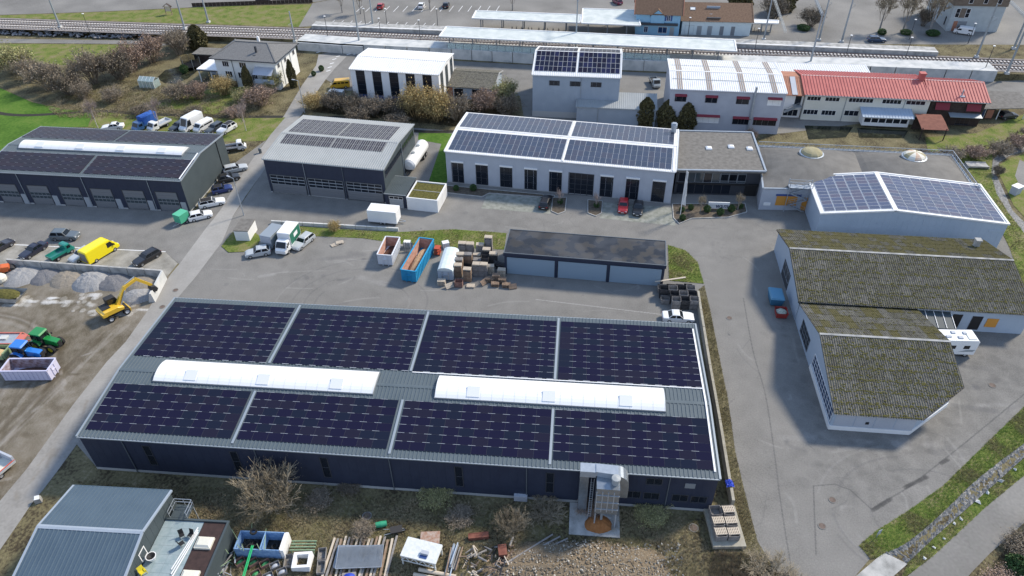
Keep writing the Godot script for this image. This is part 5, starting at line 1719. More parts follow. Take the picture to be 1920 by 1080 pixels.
func build_corner_shed() -> void:
	var t := thing("blue_gable_shed", "shed with blue-grey ribbed gable roof beside the dirt road", "shed", v3(-42.65, 0, -41.87), -.0771)
	gable(t, 10.86, 11.56, 5.0, 6.23, 0, M.grey_cladding, M.blue_roof, {"rib": .48, "ribh": .05, "wall_pitch": .9, "vm": M.grey_blue_wall, "gm": M.blue_roof, "ridgem": M.grey_blue_wall})
	window(t, face(10.62, 11.3, "r"), -1.6, 3.55, .9, 1.1, M.frame_white, M.glass_grey, 1, 1, "window", .1)
	var a := thing("flat_annex", "flat blue-grey felt roof annex with parapet beside the blue gable shed", "annex", v3(-34.0, 0, -41.0), -.0771)
	var b := MB.new()
	b.bx(-3.3, 0, -3.6, 3.5, 3.3, 7.5)
	part(b, "wall", M.grey_cladding, a)
	# felt laid in strips
	for i in 4:
		for j in 11:
			b = nb()
			b.bx(-3.3 + i * 1.05, 3.3, -3.6 + j * 1.0, -3.3 + (i + 1) * 1.05 - .015, 3.312 + .006 * ((i * 7 + j * 3) % 3), -3.6 + (j + 1) * 1.0 - .015)
			part(b, "felt_sheet", M.teal_membrane, a)
	b = nb()
	b.bx(.95, 3.3, -3.5, 3.3, 3.325, 7.5)
	part(b, "bitumen_strip", speckle("bitumen", Color(.030, .018, .015), Color(.06, .035, .03), 2, .6, 181, 128), a)
	b = nb()
	b.bx(-3.3, 3.3, -3.72, 3.62, 3.5, -3.5)
	b.bx(3.4, 3.3, -3.5, 3.62, 3.5, 7.5)
	part(b, "parapet", M.grey_cladding, a)
	for q in [[2.0, -1.0], [2.0, 2.7]]:
		b = nb()
		b.bx(q[0] - .85, 3.325, q[1] - .65, q[0] + .85, 3.6, q[1] + .65)
		b.hexa([v3(q[0] - .8, 3.6, q[1] + .6), v3(q[0] + .8, 3.6, q[1] + .6), v3(q[0] + .8, 3.6, q[1] - .6), v3(q[0] - .8, 3.6, q[1] - .6)], [v3(q[0] - .6, 3.8, q[1] + .4), v3(q[0] + .6, 3.8, q[1] + .4), v3(q[0] + .6, 3.8, q[1] - .4), v3(q[0] - .6, 3.8, q[1] - .4)])
		part(b, "skylight", M.cream_wall, a)
	# things lying on that roof
	var T := a.transform
	var k := thing("roof_chair", "black folding chair standing on the felt roof", "chair", T * v3(-.6, 3.33, -1.6), .5)
	b = nb()
	b.box(v3(0, .42, 0), v3(.48, .05, .46))
	part(b, "seat", M.black, k)
	b = nb()
	b.t = Transform3D(Basis(Vector3.RIGHT, -.25), v3(0, .68, -.28))
	b.box(V3, v3(.48, .55, .05))
	part(b, "backrest", M.black, k)
	for q in [[-.21, -.2], [.21, -.2], [-.21, .2], [.21, .2]]:
		b = nb()
		b.tube(v3(q[0], 0, q[1]), v3(q[0], .42, q[1]), .02, .02, 5)
		part(b, "leg", M.black, k)
	copy(k, T * v3(.3, 3.33, -1.7), -.3, "black folding chair turned towards the other chair on the felt roof")
	copy(k, T * v3(-.2, 3.33, -.7), 2.4, "black folding chair set apart on the felt roof")
	var y := thing("roof_armchair", "yellow plastic armchair at the edge of the felt roof", "chair", T * v3(-2.75, 3.33, 2.6), .9)
	var ym := mat("yellow_plastic", lin(.62, .52, .03), .5)
	b = nb()
	b.box(v3(0, .4, 0), v3(.55, .06, .5))
	part(b, "seat", ym, y)
	b = nb()
	b.t = Transform3D(Basis(Vector3.RIGHT, -.2), v3(0, .7, -.28))
	b.box(V3, v3(.55, .6, .06))
	part(b, "backrest", ym, y)
	for s in [-1, 1]:
		b = nb()
		b.box(v3(s * .28, .58, 0), v3(.06, .06, .5))
		b.box(v3(s * .28, .3, .22), v3(.06, .58, .06))
		b.box(v3(s * .28, .3, -.22), v3(.06, .58, .06))
		part(b, "arm", ym, y)
	var wb := thing("wash_basin", "white round basin with black lining on the felt roof", "basin", T * v3(-2.6, 3.33, 1.0), 0)
	b = nb()
	b.lathe(V3, [v2(.3, 0), v2(.5, .55), v2(.52, .6), v2(.44, .6)], 14)
	part(b, "bowl", M.white_paint, wb)
	b = nb()
	b.lathe(V3, [v2(.44, .58), v2(.0, .35)], 14)
	part(b, "lining", M.black, wb)
	for q in [[.75, -3.0, .35, 3.2, "white plank leaning"], [.95, 1.2, .55, 3.0, "white board"]]: pass
	var bd: MB
	for i in 3:
		bd = MB.new()
		bd.t = T
		bd.beam(v3(.55 + i * .13, 3.38 + .03 * i, -2.8 + i * .3), v3(-.2 + i * .22, 3.38 + .03 * i, 2.0 + i * .5), .11, .06)
		one(bd, "white_board", M.white_paint, ["long white board lying on the felt roof, leftmost of three", "long white board lying on the felt roof, middle one of three", "long white board lying on the felt roof, rightmost of three"][i], "board")
	var st := thing("roof_landing", "steel landing with railing behind the blue gable shed", "landing", T * v3(-1.9, 0, -4.6), -.0771)
	b = nb()
	b.bx(-1.0, 3.3, -.8, .9, 3.4, .8)
	part(b, "platform", M.grey_cladding, st)
	for q in [[-1.0, -.8, .9, -.8], [.9, -.8, .9, .8], [-1.0, -.8, -1.0, .8]]:
		b = nb()
		for yy in [3.9, 4.4]: b.beam(v3(q[0], yy, q[1]), v3(q[2], yy, q[3]), .05, .05)
		for s in 3:
			var p := v3(q[0], 3.3, q[1]).lerp(v3(q[2], 3.3, q[3]), s / 2.0)
			b.beam(p, p + v3(0, 1.1, 0), .05, .05)
		part(b, "railing", M.zinc, st)
	for q in [[-.9, -.7], [.8, -.7]]:
		b = nb()
		b.bx(q[0] - .05, 0, q[1] - .05, q[0] + .05, 3.3, q[1] + .05)
		part(b, "post", M.zinc, st)

func polyline_strip(L: Array, o0: float, o1: float, y: float) -> MB:
	var b := MB.new()
	for i in L.size() - 1:
		var a: Vector2 = L[i]
		var e: Vector2 = L[i + 1]
		var na := (L[mini(i + 1, L.size() - 1)] - L[maxi(i - 1, 0)]).normalized().orthogonal() as Vector2
		var ne := (L[mini(i + 2, L.size() - 1)] - L[i]).normalized().orthogonal() as Vector2
		var p := [a + na * o0, e + ne * o0, e + ne * o1, a + na * o1]
		b.quad(v3(p[0].x, y, p[0].y), v3(p[1].x, y, p[1].y), v3(p[2].x, y, p[2].y), v3(p[3].x, y, p[3].y))
	return b

func build_railway() -> void:
	var T1 := [v2(-330, -236), v2(-145.5, -210.9), v2(-45.4, -197.2), v2(57.6, -180.0), v2(124.4, -169.3), v2(330, -136)]
	var T2 := [v2(-330, -232), v2(-143.2, -206.9), v2(-44.7, -193.4), v2(66.9, -174.9), v2(122.4, -165.7), v2(330, -132)]
	var mid := []
	for i in T1.size(): mid.append((T1[i] + T2[i]) / 2)
	var b := polyline_strip(mid, -4.2, 4.4, 1.54)
	struct(b, "rail_bed", M.ballast)
	mat("rail_steel", lin(.07, .05, .045), .5, .4)
	mat("sleeper", lin(.50, .48, .46), .9)
	var k := 0
	for L in [T1, T2]:
		var t := thing("rail_track", ["railway track on pale sleepers, the one farther from the retaining wall", "railway track on pale sleepers, the one nearer the retaining wall"][k], "rail track")
		k += 1
		for s in [-.76, .76]:
			b = nb()
			for i in L.size() - 1:
				var n := (L[i + 1] - L[i]).normalized().orthogonal() as Vector2
				var a: Vector2 = L[i] + n * s
				var e: Vector2 = L[i + 1] + n * s
				b.beam(v3(a.x, 1.76, a.y), v3(e.x, 1.76, e.y), .13, .16)
			part(b, "rail", M.rail_steel, t)
		b = nb()
		for i in range(0, L.size() - 1):
			var dd := (L[i + 1] - L[i]) as Vector2
			var n := int(dd.length() / .85)
			for j in n:
				var p: Vector2 = L[i].lerp(L[i + 1], float(j) / n)
				if absf(p.x) > 160: continue
				b.t = Transform3D(Basis(Vector3.UP, -dd.angle()), v3(p.x, 1.6, p.y))
				b.box(V3, v3(.40, .18, 2.5))
		part(b, "sleepers", M.sleeper, t).set_meta("kind", "stuff")
	# retaining wall in cast bays
	var W := [v2(-55.5, -189.0), v2(-43.2, -186.2), v2(-14.5, -181.4), v2(6.2, -177.2), v2(27.0, -172.6), v2(39.0, -171.0), v2(86.0, -166.2), v2(114.0, -162.2)]
	var t := thing("retaining_wall", "long pale concrete retaining wall below the platform", "wall")
	for i in W.size() - 1:
		var dd := (W[i + 1] - W[i]) as Vector2
		var n := maxi(int(dd.length() / 5.2), 1)
		for j in n:
			var a: Vector2 = W[i].lerp(W[i + 1], float(j) / n + .004)
			var e: Vector2 = W[i].lerp(W[i + 1], float(j + 1) / n - .004)
			var top := 2.6 if a.x > -40 else 2.1
			b = nb()
			b.beam(v3(a.x, top / 2, a.y), v3(e.x, top / 2, e.y), .4, top)
			part(b, "wall_bay", M.concrete_pale, t)
	# platforms
	var PW := []
	for p in W: PW.append(p)
	b = polyline_strip(PW, .25, 5.4, 2.42)
	for i in PW.size() - 1:
		var n := (PW[i + 1] - PW[i]).normalized().orthogonal() as Vector2
		var a: Vector2 = PW[i] + n * 5.3
		var e: Vector2 = PW[i + 1] + n * 5.3
		b.beam(v3(a.x, 1.95, a.y), v3(e.x, 1.95, e.y), .2, .9)
	tag(part(b, "platform", M.concrete_pale, self), "", "", "", "structure")
	var FP := [v2(-54, -200.6), v2(-16, -194.8), v2(57.7, -182.4), v2(106.0, -174.6)]
	b = polyline_strip(FP, .0, 3.6, 2.42)
	for i in FP.size() - 1: b.beam(v3(FP[i].x, 1.95, FP[i].y), v3(FP[i + 1].x, 1.95, FP[i + 1].y), .2, .92)
	tag(part(b, "platform", M.concrete, self), "", "", "", "structure")
	b = polyline_strip(FP, .3, .75, 2.435)
	tag(part(b, "platform_line", M.white_paint, self), "", "", "", "structure")
	# platform canopy of the near platform
	var rm := speckle("canopy_roof", Color(.40, .45, .44), Color(.62, .65, .63), 16, .6, 191, 256)
	canopy("platform_canopy", "long pale platform canopy above the retaining wall", [v2(-16.0, -188.9), v2(55.5, -176.1), v2(54.2, -168.9), v2(-17.4, -181.8)], 5.6, 2.4, 12, .78, rm)
	canopy("bicycle_canopy", "shorter pale canopy over the bicycle racks behind the tracks", [v2(-8.7, -202.4), v2(19.7, -197.7), v2(18.8, -191.5), v2(-9.6, -196.3)], 5.2, 1.5, 5, .75, rm)
	canopy("station_canopy", "square pale station canopy next to the blue station house", [v2(20.5, -202.3), v2(35.0, -200.1), v2(34.2, -188.2), v2(19.2, -190.6)], 5.4, 1.5, 3, .85, rm)
	canopy("rack_shelter", "small white bicycle rack shelter beside the station wall", [v2(64.8, -195.8), v2(72.1, -194.5), v2(71.3, -192.2), v2(64.0, -193.2)], 4.0, 1.5, 3, .9, M.white_paint)
	# glass screen along the near platform
	var sc := thing("platform_fence", "glazed platform fence on top of the retaining wall", "fence")
	var gm := mat("screen_glass", Color(.75, .85, .85, .35), .1)
	gm.transparency = BaseMaterial3D.TRANSPARENCY_ALPHA
	for i in 26:
		var a := v2(-15.5, -181.6).lerp(v2(39.0, -171.2), i / 26.0)
		var e := v2(-15.5, -181.6).lerp(v2(39.0, -171.2), (i + 1) / 26.0)
		b = nb()
		b.beam(v3(a.x, 3.3, a.y), v3(e.x, 3.3, e.y), .03, 1.3)
		part(b, "glass_pane", gm, sc)
		b = nb()
		b.bx(a.x - .05, 2.4, a.y - .05, a.x + .05, 4.0, a.y + .05)
		part(b, "post", M.frame_grey, sc)
	b = nb()
	b.beam(v3(-15.5, 4.02, -181.6), v3(39, 4.02, -171.2), .06, .06)
	part(b, "handrail", M.frame_grey, sc)
	# catenary masts
	var lab := {0: "catenary mast"}
	var n := 0
	for q in [[-125.2, -204.6, 13.0, 0], [-89.4, -201.8, 13.0, 1], [-84.5, -207.0, 13.0, 0], [-39.1, -188.8, 12.5, 1], [-37.3, -201.7, 12.5, 0], [17.2, -183.0, 12.5, 1], [73.0, -170.2, 12.5, 1], [80.6, -186.2, 13.0, 0], [85.9, -184.6, 13.0, 0], [114.9, -173.2, 13.0, 0], [116.8, -163.0, 13.0, 1], [-56.4, -190.7, 8.0, 0], [126.9, -178.4, 13.0, 0], [66.5, -187.0, 12.0, 2]]:
		mast(q[0], q[1], q[2], q[3], n)
		n += 1
	# platform lamps
	n = 0
	for q in [[-115.0, -200.2, 1.5], [-39.2, -201.0, 1.5], [-33.3, -200.7, 1.5], [-19.3, -199.9, 1.5], [-48.0, -192.5, 2.4], [-33.5, -190.2, 2.4], [-23.0, -188.4, 2.4], [61.8, -178.6, 2.4], [82.5, -173.0, 2.4], [96.2, -171.0, 2.4], [104.0, -186.0, 1.5], [112.5, -164.8, 2.4], [117.5, -182.5, 1.5], [47.3, -190.0, 1.5]]:
		var lp := thing("platform_lamp", "slim dark lamp post with flat head on the station side of the railway", "lamp post", v3(q[0], q[2], q[1]), .15 * n, "platform lamps")
		n += 1
		b = nb()
		b.tube(V3, v3(0, 5.0, 0), .09, .06, 6)
		part(b, "pole", M.frame_dark, lp)
		b = nb()
		b.lathe(v3(0, 5.0, 0), [v2(.06, 0), v2(.3, .1), v2(.28, .2), v2(.0, .24)], 8)
		part(b, "lamp_head", M.frame_white, lp)
	# rock bank along the railway
	var rk := MB.new()
	var rg := RandomNumberGenerator.new()
	rg.seed = 5
	for i in 420:
		var f := rg.randf()
		var p := v2(-185, -211.0).lerp(v2(-97.5, -198.6), f) + v2(rg.randf_range(-.5, .5), rg.randf_range(-1.0, 1.0))
		rock(rk, v3(p.x, .75 - (p.y - lerpf(-211.0, -198.6, f)) * .55, p.y), rg.randf_range(.3, .75), rg)
	tag(part(rk, "rock_bank", speckle("rock", Color(.10, .10, .11), Color(.28, .28, .29), 3, .9, 195, 128), self), "bank of grey boulders along the railway", "rocks", "", "stuff")

func rock(b: MB, o: Vector3, r: float, rg: RandomNumberGenerator) -> void:
	var q := []
	for v in [v3(1, 0, 0), v3(-1, 0, 0), v3(0, .7, 0), v3(0, -.7, 0), v3(0, 0, 1), v3(0, 0, -1)]:
		q.append(o + (v + v3(rg.randf_range(-.35, .35), rg.randf_range(-.3, .3), rg.randf_range(-.35, .35))) * r * rg.randf_range(.7, 1.2))
	for f in [[0, 2, 4], [4, 2, 1], [1, 2, 5], [5, 2, 0], [4, 3, 0], [1, 3, 4], [5, 3, 1], [0, 3, 5]]: b.tri(q[f[0]], q[f[2]], q[f[1]])

func canopy(called: String, label: String, c0: Array, y: float, base: float, posts: int, at: float, rm: Material) -> void:
	var t := thing(called, label, "canopy")
	part(poly_prism(c0, y - .25, y), "roof", rm, t)
	var b := MB.new()
	for i in 4:
		var a: Vector2 = c0[i]
		var e: Vector2 = c0[(i + 1) % 4]
		b.beam(v3(a.x, y + .02, a.y), v3(e.x, y + .02, e.y), .3, .22)
	part(b, "roof_edge", M.white_paint, t)
	b = nb()
	for i in posts:
		var f := (i + .35) / posts
		var p: Vector2 = (c0[0] as Vector2).lerp(c0[1], f).lerp((c0[3] as Vector2).lerp(c0[2], f), at)
		var pb: Vector2 = (c0[0] as Vector2).lerp(c0[1], f).lerp((c0[3] as Vector2).lerp(c0[2], f), 1.0 - at)
		b = nb()
		for q in [p, pb]:
			b.bx(q.x - .12, base, q.y - .12, q.x + .12, y - .25, q.y + .12)
		b.beam(v3(p.x, y - .4, p.y), v3(pb.x, y - .4, pb.y), .14, .26)
		part(b, "frame", M.frame_grey, t)

func mast(x: float, z: float, h: float, kind: int, n: int) -> void:
	var t := thing("catenary_mast", ["slender grey catenary mast without a lattice arm beside the tracks", "grey catenary mast with a lattice arm reaching over the tracks", "grey catenary mast with drooping lattice boom behind the station"][kind], "mast", v3(x, 1.5, z), -.15, "catenary masts along the railway")
	var b := MB.new()
	b.hexa([v3(-.2, 0, .2), v3(.2, 0, .2), v3(.2, 0, -.2), v3(-.2, 0, -.2)], [v3(-.11, h, .11), v3(.11, h, .11), v3(.11, h, -.11), v3(-.11, h, -.11)])
	part(b, "pole", M.gutter, t)
	b = nb()
	b.bx(-.45, 0, -.45, .45, .5, .45)
	part(b, "footing", M.concrete_pale, t)
	if kind:
		b = nb()
		var a := v3(0, h - .8, 0)
		var e := v3(.3, h - .4, -12.0) if kind == 1 else v3(3.5, h - 7.5, 7.0)
		for o in [v3(.2, 0, 0), v3(-.2, 0, 0), v3(.2, .45, 0), v3(-.2, .45, 0)]: b.beam(a + o, e + o, .06, .06)
		for i in 18:
			var p := a.lerp(e, i / 18.0)
			var q := a.lerp(e, (i + 1) / 18.0)
			for sx in [.2, -.2]:
				b.beam(p + v3(sx, 0, 0), q + v3(sx, .45, 0), .04, .04)
			b.beam(p + v3(-.2, .45, 0), q + v3(.2, .45, 0), .04, .04)
		part(b, "lattice_arm", M.gutter, t)
	else:
		b = nb()
		b.beam(v3(0, h - 3.0, 0), v3(.2, h - 2.6, 2.6), .06, .06)
		b.beam(v3(0, h - 4.6, 0), v3(.2, h - 2.8, 2.4), .06, .06)
		part(b, "cantilever", M.gutter, t)

func build_station() -> void:
	var b: MB
	var t := thing("station_house", "sky blue station house with brown tiled roof and small front gable", "house", v3(40.0, 1.5, -196.2), -.14)
	gable(t, 12.6, 10.0, 5.5, 9.6, 0, M.sky_blue_wall, M.brown_tiles, {"over": .6, "gutter": false, "vm": M.rust_roof, "ridge": false})
	var F := face(11.4, 8.8, "f")
	for q in [[-3.4, .8, .9, 1.4, 2], [.3, .7, 2.2, 1.5, 2], [-.9, 3.9, .8, 1.3, 2], [2.2, 3.9, .8, 1.3, 2]]:
		window(t, F, q[0], q[1], q[2], q[3], M.frame_white, M.glass_blue, q[4], 1, "window", .08)
	for x in [-1.45, .05, 1.7, 3.15]: plate(t, F, x, 3.85, .42, 1.4, .07, "shutter", M.blue_panel)
	plate(t, F, 3.3, .0, 1.1, 2.2, .05, "door", M.gutter)
	b = nb()
	b.bx(-4.6, 2.75, 4.4, 5.2, 3.3, 5.0)
	part(b, "fascia", M.frame_dark, t)
	b = nb()
	b.slab([v2(-1.9, 3.3), v2(1.5, 3.3), v2(1.5, 5.3), v2(-.2, 6.6), v2(-1.9, 5.3)], .4)
	var fg := part(b, "front_gable", M.sky_blue_wall, t)
	fg.position = v3(0, 0, 4.55)
	b = nb()
	b.beam(v3(-2.2, 5.1, 3.6), v3(-.2, 6.75, 3.6), 2.6, .12)
	b.beam(v3(1.8, 5.1, 3.6), v3(-.2, 6.75, 3.6), 2.6, .12)
	part(b, "gable_roof", M.brown_tiles, t)
	t = thing("station_hall", "long pale blue station hall with brown tiled roof and a roof terrace", "building", v3(55.2, 1.5, -195.4), -.105)
	gable(t, 18.6, 9.4, 3.7, 6.7, -1.5, M.station_wall, M.brown_tiles, {"over": .4, "gutter": false, "ridge": false, "vm": M.brown_tiles})
	F = face(17.8, 8.6, "f")
	for x in [-4.9, -2.2, 1.0, 3.9]: plate(t, F, x, .1, 1.2 if x < 0 else 1.0, 2.3, .05, "door", M.gutter if x < 0 else M.frame_grey)
	window(t, F, -8.0, .3, 2.2, 2.2, M.gutter, M.station_wall, 2, 1, "window", .04)
	b = nb()
	b.bx(-2.6, 4.3, .2, .9, 4.4, 4.0)
	var tr := part(b, "roof_terrace", M.frame_dark, t)
	b = nb()
	b.bx(-2.6, 4.4, .2, .9, 6.3, .4)
	part(b, "back_wall", M.grey_blue_wall, tr)
	b = nb()
	b.lathe(v3(-1.5, 4.4, 1.6), [v2(.7, 0), v2(.75, .5), v2(.0, .55)], 12)
	part(b, "table", M.pale_cladding, tr)
	window(t, slope(18.6, 9.4, 3.7, 6.7, -1.5, true) * Transform3D(Basis(Vector3.RIGHT, -PI / 2), V3), -6.8, -2.8, 1.2, .9, M.frame_grey, M.white_paint, 1, 1, "rooflight", .1)
	# house at the top right
	t = thing("grey_apartment_house", "grey rendered apartment house with brown upper storey beside the railway", "house", v3(123.4, 1.5, -199.2), -.12)
	b = nb()
	b.bx(-6.2, 0, -8, 6.6, 6.6, 8)
	part(b, "wall", speckle("render_grey", Color(.36, .40, .41), Color(.44, .48, .49), 5, .9, 197, 128), t)
	b = nb()
	b.bx(-6.5, 6.6, -8.2, 6.9, 9.6, 8.2)
	part(b, "upper_storey", speckle("brown_board", Color(.14, .11, .085), Color(.20, .16, .125), 3, .9, 198, 128), t)
	b = nb()
	b.hexa([v3(-7.2, 9.6, 9.0), v3(7.6, 9.6, 9.0), v3(7.6, 9.6, -9.0), v3(-7.2, 9.6, -9.0)], [v3(-.3, 13.4, 9.0), v3(.3, 13.4, 9.0), v3(.3, 13.4, -9.0), v3(-.3, 13.4, -9.0)])
	part(b, "roof", M.grey_tiles, t)
	F = Transform3D(Basis.IDENTITY, v3(0, 0, 8))
	for x in [-5.2, -2.7]: window(t, F, x, 3.6, .9, 2.2, M.frame_white, M.glass_dark, 1, 2)
	plate(t, F, -4.2, 3.5, 1.4, 2.4, .04, "wall_panel", M.brown_board)
	plate(t, F, -4.9, .0, 1.0, 2.6, .05, "door", M.rust_roof)
	plate(t, F, -3.8, .0, 2.2, 2.6, .05, "garage_door", M.frame_grey)
	for x in [-3.0, .6, 4.0]: window(t, Transform3D(Basis.IDENTITY, v3(0, 0, 8.2)), x, 7.3, .9, 1.7, M.frame_white, M.glass_dark, 1, 1)
	F = Transform3D(Basis(v3(0, 0, 1), Vector3.UP, v3(-1, 0, 0)), v3(-6.2, 0, 0))
	for q in [[5.6, 1.0], [3.0, 3.6], [.4, 1.0], [-2.2, 3.6], [-4.6, 1.2]]: window(t, F, q[0], q[1], .5, 2.0, M.frame_dark, M.glass_dark, 1, 1)

# ---------------------------------------------------------------- vehicles
func paint(r: float, g: float, b: float) -> StandardMaterial3D:
	var k := "paint_%.3f_%.3f_%.3f" % [r, g, b]
	if not M.has(k):
		var m := mat(k, lin(r, g, b), .35, .0, .5)
		m.clearcoat_enabled = true
		m.clearcoat = .6
		m.clearcoat_roughness = .12
	return M[k]

func vehicle_materials() -> void:
	mat("tyre", lin(.018, .018, .019), .9)
	mat("rim", lin(.42, .43, .44), .4, .5)
	mat("car_glass", lin(.010, .013, .016), .06, .0, .5)
	mat("headlight", lin(.65, .67, .68), .15)
	mat("taillight", lin(.35, .012, .012), .25)
	mat("chassis", lin(.03, .03, .032), .8)
	mat("black_trim", lin(.02, .02, .022), .6)

func wheel(t: Node3D, x: float, z: float, r: float, wd: float, rim: Material, called := "wheel") -> void:
	var b := MB.new()
	var s := signf(z)
	var prof := [v2(r * .62, -wd / 2), v2(r * .94, -wd / 2), v2(r, -wd * .35), v2(r, wd * .35), v2(r * .94, wd / 2), v2(r * .62, wd / 2)]
	b.t = Transform3D(Basis(Vector3.RIGHT, PI / 2), v3(x, r, z))
	b.lathe(V3, prof, 14)
	var o := part(b, called, M.tyre, t)
	b = nb()
	b.t = Transform3D(Basis(Vector3.RIGHT, PI / 2 * s), v3(x, r, z))
	b.lathe(V3, [v2(r * .64, wd * .40), v2(r * .5, wd * .46), v2(r * .2, wd * .34), v2(0, wd * .42)], 10)
	part(b, "rim", rim, o)

func loft(b: MB, st: Array) -> void:
	var rings := []
	for s in st:
		var x: float = s[0]
		var yb: float = s[1]
		var yt: float = s[2]
		var h: float = s[3]
		var c: float = s[4] if s.size() > 4 else .16
		rings.append([v3(x, yb, h * .93), v3(x, yb + .10, h), v3(x, yt - c, h), v3(x, yt - c * .25, h * .955), v3(x, yt, h * .80), v3(x, yt, -h * .80), v3(x, yt - c * .25, -h * .955), v3(x, yt - c, -h), v3(x, yb + .10, -h), v3(x, yb, -h * .93)])
	for i in rings.size() - 1:
		for k in 10:
			var j := (k + 1) % 10
			b.quad(rings[i][k], rings[i + 1][k], rings[i + 1][j], rings[i][j])
	for e in [0, rings.size() - 1]:
		var r: Array = rings[e]
		for k in range(1, 9):
			if e == 0: b.tri(r[0], r[k], r[k + 1])
			else: b.tri(r[0], r[k + 1], r[k])

# p: L length, W width, H height, belt, fb/ft windscreen foot and head, rt/rb rear window head and foot (fractions of L from the middle), nose, deck heights
func car(p: Dictionary, col: Material, label: String, at: Vector3, deg: float, called := "car", group := "", roofm: Material = null) -> Node3D:
	var t := thing(called, label, p.get("cat", "car"), at, deg_to_rad(deg), group)
	var L: float = p.L
	var W: float = p.W / 2
	var H: float = p.H
	var be: float = p.belt
	var gc := .20
	var b := MB.new()
	var nose: float = p.nose
	var deck: float = p.deck
	var ws := p.fb * L as float
	var rb := p.rb * L as float
	loft(b, [[-L / 2, gc + .18, deck - .12, W * .84], [-L / 2 + .08, gc + .05, deck - .03, W * .93], [-L / 2 + .35, gc, deck, W * .985], [rb, gc, maxf(deck, be - .02), W], [ws, gc, be, W], [L * .36, gc, lerpf(be, nose, .55), W * .985], [L / 2 - .25, gc, nose, W * .93], [L / 2 - .06, gc + .05, nose - .12, W * .85], [L / 2, gc + .15, nose - .25, W * .76]])
	part(b, "body", col, t)
	# cabin
	var y0 := be - .06
	var x := [rb, p.rt * L as float, p.ft * L as float, ws]
	var w0 := W * .93
	var w1 := W * .76
	b = nb()
	var lo := [v3(x[0], y0, w0), v3(x[3], y0, w0), v3(x[3], y0, -w0), v3(x[0], y0, -w0)]
	var up := [v3(x[1], H - .05, w1), v3(x[2], H - .07, w1), v3(x[2], H - .07, -w1), v3(x[1], H - .05, -w1)]
	b.hexa(lo, up)
	part(b, "cabin", col, t)
	b = nb()
	b.hexa([up[0] + v3(-.02, -.02, .01), up[1] + v3(.02, -.02, .01), up[2] + v3(.02, -.02, -.01), up[3] + v3(-.02, -.02, -.01)], [v3(x[1] + .22, H, w1 * .8), v3(x[2] - .3, H, w1 * .8), v3(x[2] - .3, H, -w1 * .8), v3(x[1] + .22, H, -w1 * .8)])
	part(b, "roof", roofm if roofm else col, t)
	# glass a little proud of the cabin
	var g := func(a: Vector3, e: Vector3, c: Vector3, d: Vector3, i0: float, i1: float, called2: String) -> void:
		var n := (e - a).cross(d - a).normalized() * .012
		var q := func(u: float, v: float) -> Vector3: return a.lerp(e, u).lerp(d.lerp(c, u), v) + n
		var m := MB.new()
		m.quad(q.call(i0, .12), q.call(1 - i1, .12), q.call(1 - i1, .93), q.call(i0, .93))
		part(m, called2, M.car_glass, t)
	g.call(lo[1], lo[2], up[2], up[1], .05, .05, "windscreen")
	g.call(lo[3], lo[0], up[0], up[3], .07, .07, "rear_window")
	var sp: Array = p.get("split", [.04, .46, .54, .96])
	for s in [0, 1]:
		for q in [[sp[0], sp[1]], [sp[2], sp[3]]]:
			if q[1] <= q[0]: continue
			if s == 0: g.call(lo[0], lo[1], up[1], up[0], q[0], 1 - q[1], "side_window")
			else: g.call(lo[2], lo[3], up[3], up[2], 1 - q[1], q[0], "side_window")
	var r: float = p.get("r", .32)
	for q in [[L * .31, 1], [L * .31, -1], [-L * .29, 1], [-L * .29, -1]]: wheel(t, q[0], q[1] * (W - .09), r, .21, M.rim)
	for s in [-1, 1]:
		b = nb()
		b.box(v3(L / 2 - .14, nose - .20, s * W * .66), v3(.24, .14, W * .36))
		part(b, "headlight", M.headlight, t)
		b = nb()
		b.box(v3(-L / 2 + .06, deck - .20, s * W * .72), v3(.14, .18, W * .26))
		part(b, "taillight", M.taillight, t)
		b = nb()
		b.box(v3(ws - .25, be + .06, s * (W + .07)), v3(.12, .13, .2))
		part(b, "mirror", M.black_trim, t)
	b = nb()
	b.box(v3(-L / 2 + .0, .52, 0), v3(.05, .11, .5))
	b.box(v3(L / 2 + .0, .42, 0), v3(.05, .11, .5))
	part(b, "number_plate", M.frame_white, t)
	return t

